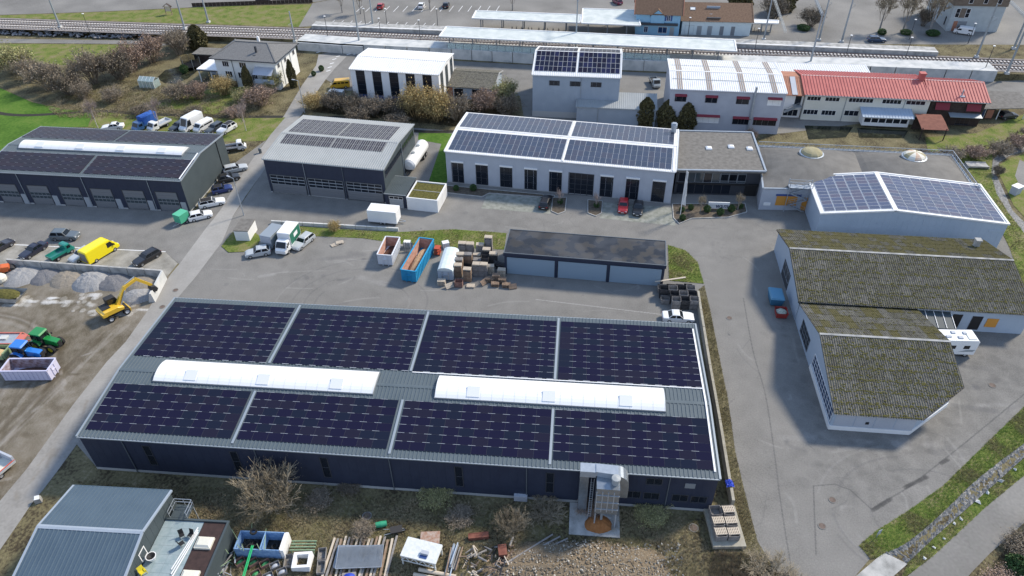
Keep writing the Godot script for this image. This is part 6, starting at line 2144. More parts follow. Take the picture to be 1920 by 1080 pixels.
# panel van: high lofted body
func van(p: Dictionary, col: Material, label: String, at: Vector3, deg: float, called := "van", rear: Material = null) -> Node3D:
	var t := thing(called, label, "van", at, deg_to_rad(deg))
	var L: float = p.L
	var W: float = p.W / 2
	var H: float = p.H
	var b := MB.new()
	var nz: float = p.get("nose", 1.1)
	loft(b, [[-L / 2, .35, H - .12, W * .93, .2], [-L / 2 + .12, .3, H - .02, W * .985, .2], [0, .3, H, W, .2], [L * .22, .3, H - .02, W, .2], [L * .26, .3, H - .10, W * .99, .2], [L * .39, .3, nz + .15, W * .97, .16], [L * .48, .3, nz - .15, W * .92], [L / 2, .4, nz - .35, W * .84]])
	part(b, "body", col, t)
	var A := v3(L * .272, H - .18, 0)
	var Z := v3(L * .385, nz + .2, 0)
	var n := v3(Z.x - A.x, Z.y - A.y, 0).normalized()
	n = v3(-n.y, n.x, 0) * .025
	b = nb()
	b.quad(Z + n + v3(0, 0, W * .74), Z + n - v3(0, 0, W * .74), A + n - v3(0, 0, W * .74), A + n + v3(0, 0, W * .74))
	part(b, "windscreen", M.car_glass, t)
	for s in [-1, 1]:
		b = nb()
		var z: float = s * (W + .012)
		b.hexa([v3(L * .14, nz + .15, z - .01), v3(L * .14, nz + .15, z + .01), v3(L * .36, nz + .12, z * .975 + .01), v3(L * .36, nz + .12, z * .975 - .01)], [v3(L * .14, H - .42, z - .01), v3(L * .14, H - .42, z + .01), v3(L * .27, H - .42, z + .01), v3(L * .27, H - .42, z - .01)])
		part(b, "side_window", M.car_glass, t)
		for q in p.get("windows", []):
			b = nb()
			b.bx(L * q[0], nz + .2, z - .01, L * q[1], H - .42, z + .01)
			part(b, "side_window", M.car_glass, t)
		b = nb()
		b.box(v3(L / 2 - .1, nz - .30, s * W * .62), v3(.2, .2, W * .3))
		part(b, "headlight", M.headlight, t)
		b = nb()
		b.box(v3(-L / 2 + .02, 1.0, s * W * .82), v3(.1, .5, .12))
		part(b, "taillight", M.taillight, t)
		b = nb()
		b.box(v3(L * .34, nz + .3, s * (W + .14)), v3(.12, .28, .2))
		part(b, "mirror", M.black_trim, t)
	b = nb()
	b.bx(-L / 2 - .03, .55 if rear else H * .58, -W * .8, -L / 2 + .02, H - .35, W * .8)
	part(b, "rear_door", rear if rear else M.car_glass, t)
	for q in [[L * .32, 1], [L * .32, -1], [-L * .28, 1], [-L * .28, -1]]: wheel(t, q[0], q[1] * (W - .1), .35, .22, M.rim)
	return t

func flatbed(col: Material, bedm: Material, label: String, at: Vector3, deg: float, L := 5.0, W := 1.8, called := "pickup_truck", tarp: Material = null) -> Node3D:
	var t := thing(called, label, "truck", at, deg_to_rad(deg))
	var b := MB.new()
	var w := W / 2
	loft(b, [[L * .14, .4, 1.9, w * .95, .2], [L * .20, .35, 2.0, w, .2], [L * .34, .35, 1.95, w, .2], [L * .43, .35, 1.15, w * .97], [L * .5, .4, .85, w * .88]])
	part(b, "cab", col, t)
	b = nb()
	b.quad(v3(L * .435, 1.2, w * .8), v3(L * .435, 1.2, -w * .8), v3(L * .355, 1.86, -w * .75), v3(L * .355, 1.86, w * .75))
	part(b, "windscreen", M.car_glass, t)
	for s in [-1, 1]:
		b = nb()
		b.bx(L * .20, 1.2, s * w - .012, L * .35, 1.7, s * w + .012)
		part(b, "side_window", M.car_glass, t)
		b = nb()
		b.box(v3(L * .49, .72, s * w * .65), v3(.12, .14, .25))
		part(b, "headlight", M.headlight, t)
	b = nb()
	b.bx(-L / 2, .72, -w, L * .13, .85, w)
	part(b, "bed_floor", bedm, t)
	for q in [[-L / 2, -w, L * .13, -w + .05], [-L / 2, w - .05, L * .13, w], [-L / 2, -w + .05, -L / 2 + .05, w - .05], [L * .13 - .05, -w + .05, L * .13, w - .05]]:
		b = nb()
		b.bx(q[0], .85, q[1], q[2], 1.2, q[3])
		part(b, "bed_side", col, t)
	b = nb()
	b.bx(-L / 2 + .1, .42, -.4, L * .3, .72, .4)
	part(b, "chassis", M.chassis, t)
	if tarp:
		b = nb()
		b.hexa([v3(-L / 2, 1.2, w), v3(L * .13, 1.2, w), v3(L * .13, 1.2, -w), v3(-L / 2, 1.2, -w)], [v3(-L / 2, 2.7, w * .96), v3(L * .13, 2.7, w * .96), v3(L * .13, 2.7, -w * .96), v3(-L / 2, 2.7, -w * .96)])
		b.hexa([v3(-L / 2, 2.7, w * .96), v3(L * .13, 2.7, w * .96), v3(L * .13, 2.7, -w * .96), v3(-L / 2, 2.7, -w * .96)], [v3(-L / 2, 2.85, w * .3), v3(L * .13, 2.85, w * .3), v3(L * .13, 2.85, -w * .3), v3(-L / 2, 2.85, -w * .3)])
		part(b, "tarpaulin", tarp, t)
	for q in [[L * .33, 1], [L * .33, -1], [-L * .26, 1], [-L * .26, -1]]: wheel(t, q[0], q[1] * (w - .1), .33, .22, M.rim)
	return t

# closed box trailer
func box_trailer(label: String, at: Vector3, turn: float, L: float, W: float, h0: float, H: float, m: Material, called := "box_trailer", front: Material = null) -> Node3D:
	var t := thing(called, label, "trailer", at, turn)
	var b := MB.new()
	b.slab([v2(-L / 2, h0), v2(L / 2, h0), v2(L / 2, H - .05), v2(L / 2 - .05, H), v2(-L / 2 + .05, H), v2(-L / 2, H - .05)], W, .03)
	part(b, "box", m, t)
	b = nb()
	b.bx(-L / 2 - .012, H * .5, -W / 2 + .06, -L / 2 + .02, H - .1, W / 2 - .06)
	part(b, "front_panel", front if front else m, t)
	b = nb()
	for s in [-1, 1]: b.beam(v3(-L / 2, h0 - .08, s * .4), v3(-L / 2 - 1.2, h0 - .08, s * .05), .09, .1)
	b.bx(-L / 2, h0 - .14, -W / 2 + .15, L / 2, h0, W / 2 - .15)
	part(b, "drawbar", M.zinc, t)
	for x in [-.35, .35]:
		for s in [-1, 1]: wheel(t, x, s * (W / 2 - .12), .3, .18, M.rim)
	for s in [-1, 1]:
		b = nb()
		b.bx(L / 2 + .0, h0 + .05, s * W * .42 - .08, L / 2 + .04, h0 + .2, s * W * .42 + .08)
		part(b, "taillight", M.taillight, t)
	return t

# open-topped steel container; long axis x
func skip(label: String, at: Vector3, turn: float, L: float, W: float, H: float, m: Material, inside: Material, fill: Material, called := "roll_off_container", fillh := .35) -> Node3D:
	var t := thing(called, label, "container", at, turn)
	var b := MB.new()
	b.bx(-L / 2, .18, -W / 2, L / 2, .26, W / 2)
	for z in [-.45, .45]: b.bx(-L / 2, .0, z - .08, L / 2, .18, z + .08)
	part(b, "floor", m, t)
	for q in [[-L / 2, -W / 2, L / 2, -W / 2 + .07], [-L / 2, W / 2 - .07, L / 2, W / 2], [-L / 2, -W / 2 + .07, -L / 2 + .07, W / 2 - .07], [L / 2 - .07, -W / 2 + .07, L / 2, W / 2 - .07]]:
		b = nb()
		b.bx(q[0], .26, q[1], q[2], H, q[3])
		part(b, "side_wall", m, t)
	b = nb()
	b.bx(-L / 2 + .075, .26, -W / 2 + .075, L / 2 - .075, H - .12, -W / 2 + .085)
	b.bx(-L / 2 + .075, .26, W / 2 - .085, L / 2 - .075, H - .12, W / 2 - .075)
	b.bx(-L / 2 + .075, .26, -W / 2 + .09, -L / 2 + .085, H - .12, W / 2 - .09)
	part(b, "lining", inside, t)
	var k := int(L / .62)
	for i in k:
		for s in [-1, 1]:
			b = nb()
			b.bx(-L / 2 + .3 + i * .62, .26, s * W / 2, -L / 2 + .42 + i * .62, H - .1, s * (W / 2 + .07))
			part(b, "stiffener", m, t)
	b = nb()
	for s in [-1, 1]: b.bx(-L / 2 - .02, H - .1, s * W / 2 - .09, L / 2 + .02, H + .03, s * W / 2 + .09)
	for s in [-1, 1]: b.bx(s * L / 2 - .08, H - .1, -W / 2 + .09, s * L / 2 + .08, H + .03, W / 2 - .09)
	part(b, "top_rail", m, t)
	b = nb()
	for z in [-.35, .35]: b.bx(L / 2, .3, z - .06, L / 2 + .09, H - .2, z + .06)
	b.bx(L / 2, H * .55, -.35, L / 2 + .14, H * .62, .35)
	part(b, "hook_frame", m, t)
	if fill:
		var hb := heap_mesh(L * .52, W * .5, fillh, int(absf(at.x * 7)), 22)
		for i in hb.v.size():
			hb.v[i] = v3(clampf(hb.v[i].x, -L / 2 + .1, L / 2 - .1), hb.v[i].y + .3, clampf(hb.v[i].z, -W / 2 + .1, W / 2 - .1))
		part(hb, "load", fill, t)
	return t

func place_vehicles() -> void:
	var hatch := {"L": 4.1, "W": 1.76, "H": 1.47, "belt": .95, "fb": .17, "ft": .03, "rt": -.36, "rb": -.465, "nose": .80, "deck": .97}
	var mini := {"L": 3.75, "W": 1.70, "H": 1.43, "belt": .95, "fb": .15, "ft": .05, "rt": -.38, "rb": -.47, "nose": .84, "deck": .95}
	var wagon := {"L": 4.6, "W": 1.80, "H": 1.46, "belt": .94, "fb": .17, "ft": .04, "rt": -.40, "rb": -.475, "nose": .78, "deck": .96, "split": [.03, .54, .58, .96]}
	var suv := {"L": 4.6, "W": 1.88, "H": 1.68, "belt": 1.08, "fb": .18, "ft": .05, "rt": -.38, "rb": -.47, "nose": .95, "deck": 1.08, "r": .36}
	var sedan := {"L": 4.6, "W": 1.78, "H": 1.42, "belt": .92, "fb": .16, "ft": .02, "rt": -.20, "rb": -.34, "nose": .76, "deck": .96}
	var white := paint(.72, .73, .73)
	var black := paint(.012, .012, .014)
	var silver := paint(.42, .45, .47)
	var G0 := "cars parked along the workshop hall"
	car(hatch, white, "white hatchback parked nearest the green box trailer", v3(-54.9, .01, -108.3), 25, "hatchback", G0)
	car(wagon, white, "white car with black roof parked between the white hatchback and the blue car", v3(-54.2, .01, -112.6), 22, "hatchback", G0, M.black_trim)
	car(mini, paint(.015, .035, .15), "small deep blue car parked along the workshop hall", v3(-53.8, .01, -117.3), 24, "small_car", G0, M.black_trim)
	car(hatch, black, "black hatchback parked between the blue car and the silver estate", v3(-53.7, .01, -121.4), 26, "hatchback", G0)
	car(wagon, silver, "silver estate car parked at the far end of the workshop hall wall", v3(-53.5, .01, -125.0), 25, "estate_car", G0)
	flatbed(white, M.chassis, "white pickup standing behind the corner of the workshop hall", v3(-56.2, .01, -133.5), 18, 4.8, 1.75)
	car(suv, paint(.10, .125, .145), "grey-blue SUV driving across the asphalt forecourt", v3(-76.1, .01, -102.6), -2, "suv")
	car(sedan, paint(.012, .013, .03), "dark navy saloon on the gravel parking beside the green pickup", v3(-79.4, .02, -98.4), 245, "saloon_car")
	car(wagon, paint(.02, .02, .03), "dark car at the end of the gravel parking row", v3(-85.6, .02, -99.6), 62, "estate_car")
	flatbed(paint(.012, .20, .16), paint(.012, .16, .13), "small turquoise flatbed pickup on the gravel parking", v3(-74.3, .02, -97.4), 62, 4.2, 1.6)
	car(hatch, silver, "silver-blue hatchback half hidden beside the yellow van", v3(-70.7, .02, -96.9), 242, "hatchback")
	van({"L": 5.9, "W": 2.0, "H": 2.6, "nose": 1.15}, paint(.80, .66, .0), "bright yellow high-roof van with dark rear doors", v3(-67.7, .02, -97.4), 61, "panel_van", M.door_grey)
	car(wagon, black, "black estate car at the end of the gravel parking beside the weedy corner", v3(-59.6, .02, -95.9), 236, "estate_car")
	car(hatch, silver, "silver hatchback parked in front of the small white hut", v3(-41.7, .01, -97.0), 196, "hatchback")
	car(wagon, silver, "silver estate car parked beside the green-sided truck", v3(-34.9, .01, -99.8), 243, "estate_car")
	car(wagon, black, "black estate car in the paved bay beside a planting island", v3(6.3, .02, -111.2), 75, "estate_car")
	car(hatch, paint(.42, .015, .02), "red hatchback in the paved bay", v3(20.0, .02, -109.4), 259, "hatchback")
	car(hatch, black, "black hatchback parked next to the red hatchback", v3(22.5, .02, -108.5), 258, "hatchback")
	car(sedan, white, "white saloon parked between the long hall and the stacked crates", v3(24.1, .01, -79.3), -4, "saloon_car")
	# row behind the workshop hall
	car(sedan, white, "white rounded car beside the birch behind the workshop hall", v3(-85.4, .03, -144.0), 190, "saloon_car")
	flatbed(paint(.06, .16, .34), M.chassis, "light truck with bright blue tarpaulin behind the workshop hall", v3(-78.6, .03, -144.4), 240, 5.6, 2.0, "tarpaulin_truck", mat("blue_tarp", lin(.02, .10, .38), .7))
	flatbed(white, M.zinc, "white flatbed truck parked beside the blue tarpaulin truck", v3(-75.4, .03, -144.2), 240, 5.2, 1.9, "flatbed_truck")
	car(hatch, paint(.03, .035, .045), "dark hatchback parked between flatbed and camper van", v3(-71.2, .03, -143.6), 242, "hatchback")
	van({"L": 5.6, "W": 2.1, "H": 2.9, "nose": 1.1}, white, "white high-roof camper van behind the workshop hall", v3(-68.4, .03, -144.0), 243, "camper_van")
	van({"L": 4.6, "W": 1.8, "H": 1.9, "nose": 1.0, "windows": [[-.4, .1]]}, white, "low white van beside the camper van", v3(-65.6, .03, -143.2), 243, "small_van")
	car(wagon, paint(.04, .05, .06), "dark grey estate car between the low white van and the white SUV", v3(-63.1, .03, -142.6), 243, "estate_car")
	car(suv, white, "white SUV with black roof at the end of the row behind the workshop hall", v3(-60.3, .03, -142.2), 243, "suv", "", M.black_trim)
	# station side
	for q in [[-37.3, -217.7, paint(.35, .02, .025), "red car in the station car park", 88], [-25.3, -217.6, white, "white car in the station car park", 86], [-18.1, -217.8, black, "black car in the station car park", 86], [32.2, -218.6, paint(.16, .02, .06), "dark red car beside the station roof", 110]]:
		car(hatch, q[2], q[3], v3(q[0], 1.53, q[1]), q[4], "parked_car")
	car(wagon, black, "black car driving on the main street", v3(-73.5, 1.53, -225.0), 3, "estate_car")
	car(wagon, paint(.02, .055, .12), "dark blue estate car on the road by the clipped hedges", v3(95.0, 1.53, -184.9), -5, "estate_car")
	van({"L": 4.7, "W": 1.85, "H": 1.95, "nose": 1.0, "windows": [[-.42, -.2]]}, white, "white and blue van beside the grey apartment house", v3(119.6, 1.53, -189.4), 150, "small_van")
	car(hatch, paint(.03, .03, .035), "dark car under the grey car shelter", v3(106.8, .02, -143.2), 10, "hatchback")
	flatbed(paint(.30, .33, .34), M.chassis, "grey pickup parked beside the pale office block", v3(34.3, .02, -163.0), 275, 4.8, 1.8)
	van({"L": 4.6, "W": 1.8, "H": 2.05, "nose": 1.1, "windows": [[-.44, -.28], [-.24, -.08], [-.04, .1]]}, paint(.62, .36, .03), "orange-yellow camper bus beside the striped hall", v3(-40.0, .02, -164.2), 188, "camper_bus")
	box_trailer("small grey trailer with black cover in front of the orange-yellow bus", v3(-40.0, .02, -159.6), -.2, 3.4, 1.6, .45, 1.3, M.zinc, "covered_trailer", M.black)
	# trucks and trailers of the yard
	box_trailer("large white box trailer in front of the garage hall", v3(-22.07, .01, -106.39), PI - .1861, 5.2, 2.4, .5, 2.8, M.white_paint)
	box_trailer("grey-sided box trailer with white top beside the small hut", v3(-39.9, .01, -100.2), 1.25, 3.9, 2.1, .55, 2.7, M.gutter, "box_trailer", M.pale_cladding)
	var tb := MB.new()
	var gt := thing("green_box_trailer", "small green box trailer by the workshop hall corner", "trailer", v3(-57.6, .01, -107.0), 1.1)
	tb.bx(-1.0, .5, -.8, 1.0, 2.0, .8)
	part(tb, "box", mat("green_box", lin(.06, .36, .22), .6), gt)
	tb = nb()
	tb.bx(-1.02, 2.0, -.82, 1.02, 2.06, .82)
	part(tb, "lid", mat("green_lid", lin(.10, .44, .28), .6), gt)
	tb = nb()
	tb.beam(v3(-1.0, .42, .3), v3(-2.2, .42, .0), .08, .08)
	tb.beam(v3(-1.0, .42, -.3), v3(-2.2, .42, .0), .08, .08)
	tb.bx(-1.0, .4, -.7, 1.0, .5, .7)
	part(tb, "drawbar", M.zinc, gt)
	for s in [-1, 1]: wheel(gt, .1, s * .85, .28, .16, M.rim)
	# white cab truck with green box sides
	var t := thing("box_truck", "white delivery truck with green-sided box", "truck", v3(-37.2, .01, -99.5), deg_to_rad(258))
	var b := MB.new()
	loft(b, [[1.2, .45, 2.2, .98, .2], [1.5, .4, 2.3, 1.0, .25], [2.1, .4, 2.2, 1.0, .25], [2.75, .4, 1.35, .98], [3.1, .45, 1.0, .9]])
	part(b, "cab", white, t)
	b = nb()
	b.quad(v3(2.80, 1.4, .85), v3(2.80, 1.4, -.85), v3(2.18, 2.16, -.8), v3(2.18, 2.16, .8))
	part(b, "windscreen", M.car_glass, t)
	for s in [-1, 1]:
		b = nb()
		b.bx(1.5, 1.4, s * 1.0 - .012, 2.2, 1.95, s * 1.0 + .012)
		part(b, "side_window", M.car_glass, t)
		b = nb()
		b.box(v3(3.0, .85, s * .65), v3(.15, .18, .3))
		part(b, "headlight", M.headlight, t)
		b = nb()
		b.box(v3(2.5, 1.6, s * 1.15), v3(.1, .35, .2))
		part(b, "mirror", M.black_trim, t)
	b = nb()
	b.slab([v2(-2.6, .8), v2(1.15, .8), v2(1.15, 3.1), v2(1.05, 3.2), v2(-2.5, 3.2), v2(-2.6, 3.1)], 2.2, .03)
	part(b, "box", M.white_paint, t)
	for s in [-1, 1]:
		b = nb()
		b.bx(-2.5, .95, s * 1.1 - .015, 1.05, 3.0, s * 1.1 + .015)
		part(b, "side_panel", mat("green_side", lin(.02, .14, .09), .6), t)
		b = nb()
		b.bx(-1.5, 1.7, s * 1.12 - .006, -.2, 2.4, s * 1.12 + .006)
		part(b, "painted_sign", M.white_paint, t)
	b = nb()
	b.bx(-2.6, .5, -.5, 2.0, .8, .5)
	part(b, "chassis", M.chassis, t)
	for q in [[2.2, 1], [2.2, -1], [-1.5, 1], [-1.5, -1]]: wheel(t, q[0], q[1] * .92, .36, .24, M.rim)
	# tank trailer
	t = thing("tank_trailer", "long white tank trailer beside the garage hall", "trailer", v3(-18.4, .02, -127.2), deg_to_rad(77))
	b = nb()
	b.t = Transform3D(Basis(v3(0, 0, 1), PI / 2), v3(0, 1.75, 0))
	b.lathe(V3, [v2(0, -4.7), v2(.9, -4.55), v2(1.2, -4.2), v2(1.22, 0), v2(1.2, 4.2), v2(.9, 4.55), v2(0, 4.7)], 18)
	part(b, "tank", M.white_paint, t)
	b = nb()
	b.lathe(v3(-1.5, 2.9, 0), [v2(.35, 0), v2(.35, .2), v2(0, .22)], 10)
	b.lathe(v3(1.5, 2.9, 0), [v2(.35, 0), v2(.35, .2), v2(0, .22)], 10)
	part(b, "hatch", M.gutter, t)
	b = nb()
	b.bx(-4.6, .7, -.5, 4.2, .95, .5)
	for x in [-2.5, .0, 2.5]: b.bx(x - .1, .7, -.9, x + .1, 1.3, .9)
	b.beam(v3(-4.6, .8, .3), v3(-6.0, .7, 0), .1, .1)
	part(b, "frame", M.chassis, t)
	for x in [1.6, 2.9]:
		for s in [-1, 1]: wheel(t, x, s * .95, .5, .3, M.rim)
	# motorhome
	t = thing("motorhome", "white motorhome parked beside the mossy barns", "motorhome", v3(60.4, .01, -71.9), -.05)
	b = nb()
	b.slab([v2(-3.2, .5), v2(2.4, .45), v2(2.45, 2.7), v2(2.2, 3.0), v2(-3.2, 3.0), v2(-3.6, 2.6), v2(-3.55, 1.9), v2(-3.25, 1.7)], 2.25, .06)
	part(b, "body", M.white_paint, t)
	for q in [[-1.5, .35, .7, .35], [.0, .5, .6, .5], [.9, -.4, .45, .45], [-.6, -.5, .5, .5]]:
		b = nb()
		b.box(v3(q[0], 3.08, q[1]), v3(q[2], .14, q[3]))
		part(b, "roof_hatch", M.pale_cladding, t)
	b = nb()
	b.box(v3(1.5, 3.05, .3), v3(1.0, .05, 1.2))
	part(b, "solar_panel", M.gutter, t)
	for q in [[-2.2, .7], [-.8, .7], [1.0, .8]]:
		b = nb()
		b.bx(q[0] - q[1] / 2, 1.5, 1.11, q[0] + q[1] / 2, 2.1, 1.14)
		part(b, "window", M.car_glass, t)
	b = nb()
	b.hexa([v3(.1, 1.0, 1.135), v3(2.0, 1.0, 1.135), v3(2.0, 1.0, 1.12), v3(.1, 1.0, 1.12)], [v3(1.2, 1.35, 1.135), v3(2.3, 1.35, 1.135), v3(2.3, 1.35, 1.12), v3(1.2, 1.35, 1.12)])
	part(b, "side_stripe", M.gutter, t)
	b = nb()
	loft(b, [[-3.3, .45, 1.9, 1.0, .2], [-3.6, .4, 1.75, 1.0, .2], [-4.2, .4, 1.15, .95], [-4.7, .45, .95, .85]])
	part(b, "cab", M.white_paint, t)
	for q in [[-3.7, 1], [-3.7, -1], [1.3, 1], [1.3, -1]]: wheel(t, q[0], q[1] * 1.0, .34, .22, M.rim)
	# open trailer with a red edge at the lower left
	t = thing("tipper_trailer", "low open trailer with red painted edge beside the dirt road", "trailer", v3(-61.2, .01, -53.2), 1.15)
	b = nb()
	b.bx(-2.2, .6, -1.1, 2.2, .72, 1.1)
	part(b, "bed", M.cream_wall, t)
	for s in [-1, 1]:
		b = nb()
		b.bx(-2.2, .72, s * 1.1 - .04, 2.2, 1.05, s * 1.1 + .04)
		part(b, "side_board", M.pale_cladding, t)
		b = nb()
		b.bx(-2.2, 1.05, s * 1.1 - .05, 2.2, 1.12, s * 1.1 + .05)
		part(b, "red_edge", mat("red_edge", lin(.55, .08, .04), .6), t)
		wheel(t, .2, s * 1.0, .35, .2, M.rim)
	b = nb()
	b.bx(2.0, .72, -1.1, 2.25, 1.7, 1.1)
	part(b, "headboard", M.pale_cladding, t)

func tractor(label: String, at: Vector3, deg: float, col: Material, rim: Material) -> void:
	var t := thing("tractor", label, "tractor", at, deg_to_rad(deg))
	var b := MB.new()
	b.slab([v2(.1, .95), v2(2.1, .95), v2(2.25, 1.2), v2(2.15, 1.65), v2(1.9, 1.75), v2(.1, 1.95)], .86, .06)
	part(b, "bonnet", col, t)
	b = nb()
	b.bx(2.18, 1.0, -.3, 2.32, 1.6, .3)
	part(b, "grille", M.black_trim, t)
	b = nb()
	b.bx(-1.6, .6, -.4, 2.1, 1.1, .4)
	b.bx(1.2, .6, -.75, 1.4, .75, .75)
	b.bx(-1.2, .7, -.9, -.95, .95, .9)
	part(b, "chassis", M.chassis, t)
	b = nb()
	b.hexa([v3(-1.5, 1.5, .72), v3(.15, 1.5, .62), v3(.15, 1.5, -.62), v3(-1.5, 1.5, -.72)], [v3(-1.35, 2.65, .72), v3(.0, 2.65, .66), v3(.0, 2.65, -.66), v3(-1.35, 2.65, -.72)])
	part(b, "cab_glass", M.car_glass, t)
	for q in [[-1.52, .72], [-1.52, -.72], [.16, .64], [.16, -.64], [-.6, .72], [-.6, -.72]]:
		b = nb()
		b.beam(v3(q[0], 1.4, q[1]), v3(q[0] * .92, 2.7, q[1] * 1.02), .08, .08)
		part(b, "pillar", M.black_trim, t)
	b = nb()
	b.slab([v2(-1.6, 2.65), v2(.2, 2.65), v2(.25, 2.75), v2(.05, 2.9), v2(-1.5, 2.9), v2(-1.65, 2.8)], 1.6, .08)
	part(b, "cab_roof", col, t)
	for s in [-1, 1]:
		b = nb()
		for k in 6:
			var g0 := PI * .1 + k * .42
			var g1 := g0 + .42
			var c0 := v3(-1.08, .9, 0)
			b.quad(c0 + v3(cos(g0) * .98, sin(g0) * .98, s * .6), c0 + v3(cos(g0) * .98, sin(g0) * .98, s * 1.15), c0 + v3(cos(g1) * .98, sin(g1) * .98, s * 1.15), c0 + v3(cos(g1) * .98, sin(g1) * .98, s * .6))
		part(b, "mudguard", col, t)
		wheel(t, -1.08, s * .98, .88, .5, rim)
		wheel(t, 1.3, s * .92, .66, .42, rim)
		b = nb()
		b.box(v3(.35, 1.9, s * .95), v3(.08, .3, .18))
		part(b, "mirror", M.black_trim, t)
	b = nb()
	b.tube(v3(.4, 1.8, -.5), v3(.4, 2.8, -.5), .06, .06, 6)
	part(b, "exhaust", M.black_trim, t)

func place_machines() -> void:
	tractor("green tractor with yellow wheel rims on the dirt yard", v3(-65.6, .02, -75.4), -14, paint(.01, .20, .04), paint(.50, .44, .03))
	tractor("blue tractor with pale wheel rims next to the lilac container", v3(-67.0, .02, -73.0), -8, paint(.02, .17, .55), M.rim)
	# wheeled excavator
	var ye := paint(.66, .42, .03)
	var t := thing("wheeled_excavator", "yellow wheeled excavator working at the gravel heaps", "excavator", v3(-58.9, .02, -82.2), deg_to_rad(48))
	var b := MB.new()
	b.bx(-1.6, .55, -.6, 1.6, 1.0, .6)
	b.bx(-1.3, .45, -1.1, -1.05, .65, 1.1)
	b.bx(1.05, .45, -1.1, 1.3, .65, 1.1)
	b.lathe(v3(0, 1.0, 0), [v2(.7, 0), v2(.7, .2), v2(0, .2)], 14)
	part(b, "undercarriage", M.chassis, t)
	for x in [-1.18, 1.18]:
		for s in [-1, 1]: wheel(t, x, s * 1.0, .52, .5, M.pale_cladding)
	b = nb()
	b.bx(1.7, .3, -1.1, 1.85, .85, 1.1)
	part(b, "blade", ye, t)
	b = nb()
	b.slab([v2(-2.0, 1.3), v2(1.0, 1.2), v2(1.1, 1.5), v2(.3, 1.95), v2(-1.7, 2.0), v2(-2.05, 1.7)], 2.4, .08)
	part(b, "upper_structure", ye, t)
	b = nb()
	b.slab([v2(-2.12, 1.25), v2(-1.4, 1.2), v2(-1.4, 1.75), v2(-2.1, 1.8)], 2.45, .1)
	part(b, "counterweight", ye, t)
	b = nb()
	b.bx(-1.7, 2.0, -1.0, -.5, 2.12, .5)
	part(b, "engine_cover", M.black_trim, t)
	b = nb()
	b.slab([v2(-.7, 1.6), v2(.9, 1.5), v2(1.0, 2.0), v2(.65, 3.0), v2(-.65, 3.05)], 1.0, .06)
	var cab := part(b, "cab", M.black_trim, t)
	cab.position = v3(.05, 0, -.68)
	for q in [[v3(.99, 2.0, 0), 0], [v3(.1, 2.3, .51), 1], [v3(.1, 2.3, -.51), 1]]:
		b = nb()
		if q[1] == 0: b.quad(v3(1.02, 1.9, .4), v3(1.02, 1.9, -.4), v3(.70, 2.9, -.4), v3(.70, 2.9, .4))
		else: b.bx(-.5, 1.95, q[0].z - .008, .6, 2.85, q[0].z + .008)
		part(b, "cab_window", M.car_glass, cab)
	b = nb()
	b.beam(v3(.6, 1.8, .25), v3(2.4, 4.0, .25), .42, .5)
	b.beam(v3(2.3, 3.95, .25), v3(4.3, 4.4, .25), .4, .44)
	part(b, "boom", ye, t)
	b = nb()
	b.beam(v3(4.1, 4.6, .25), v3(6.0, 2.2, .25), .32, .4)
	part(b, "dipper_arm", ye, t)
	b = nb()
	b.tube(v3(.9, 1.6, -.05), v3(2.2, 3.6, -.05), .08, .08, 6)
	b.tube(v3(.9, 1.6, .55), v3(2.2, 3.6, .55), .08, .08, 6)
	b.tube(v3(2.6, 4.4, .25), v3(4.2, 4.85, .25), .08, .08, 6)
	part(b, "hydraulic_ram", M.zinc, t)
	b = nb()
	b.slab([v2(5.7, 2.3), v2(6.3, 2.1), v2(6.6, 1.5), v2(6.3, 1.1), v2(5.7, 1.2), v2(5.5, 1.7)], 1.1, .04)
	var bk := part(b, "bucket", M.chassis, t)
	bk.position = v3(0, 0, .25)
	# containers
	var lilac := speckle("lilac_steel", Color(.50, .50, .66), Color(.58, .58, .72), 4, .6, 201, 128)
	var rustin := speckle("rusty_inside", Color(.13, .06, .045), Color(.45, .42, .50), 2.2, .9, 202, 128)
	skip("lilac open steel container beside the blue tractor", v3(-65.1, .02, -69.9), -.01, 6.3, 2.4, 1.95, lilac, rustin, speckle("rust_dirt", Color(.06, .03, .022), Color(.14, .075, .055), 1.5, .95, 203, 128), "skip_container", .3)
	var ws := speckle("white_steel", Color(.58, .60, .64), Color(.68, .70, .73), 4, .6, 204, 128)
	var redin := speckle("orange_inside", Color(.35, .17, .12), Color(.58, .38, .32), 2.5, .9, 205, 128)
	skip("white open roll-off container with reddish inside", v3(-19.9, .01, -96.0), deg_to_rad(-98.5), 5.1, 2.4, 2.15, ws, redin, M.rust_dirt, "roll_off_container", .2)
	var bs := speckle("blue_steel", Color(.02, .24, .46), Color(.03, .32, .56), 4, .5, 206, 128)
	skip("long bright blue roll-off container full of wood scraps", v3(-14.95, .01, -93.4), deg_to_rad(-104), 8.9, 2.45, 2.3, bs, redin, speckle("wood_scrap", Color(.20, .11, .06), Color(.50, .36, .24), .9, .95, 207, 256), "roll_off_container", 1.2)
	t = thing("covered_container", "pale steel container under a white arched tarpaulin", "container", v3(-10.0, .01, -92.1), deg_to_rad(-97))
	b = nb()
	b.bx(-2.8, .15, -1.2, 2.8, 1.9, 1.2)
	part(b, "box", M.light_blue_wall, t)
	b = nb()
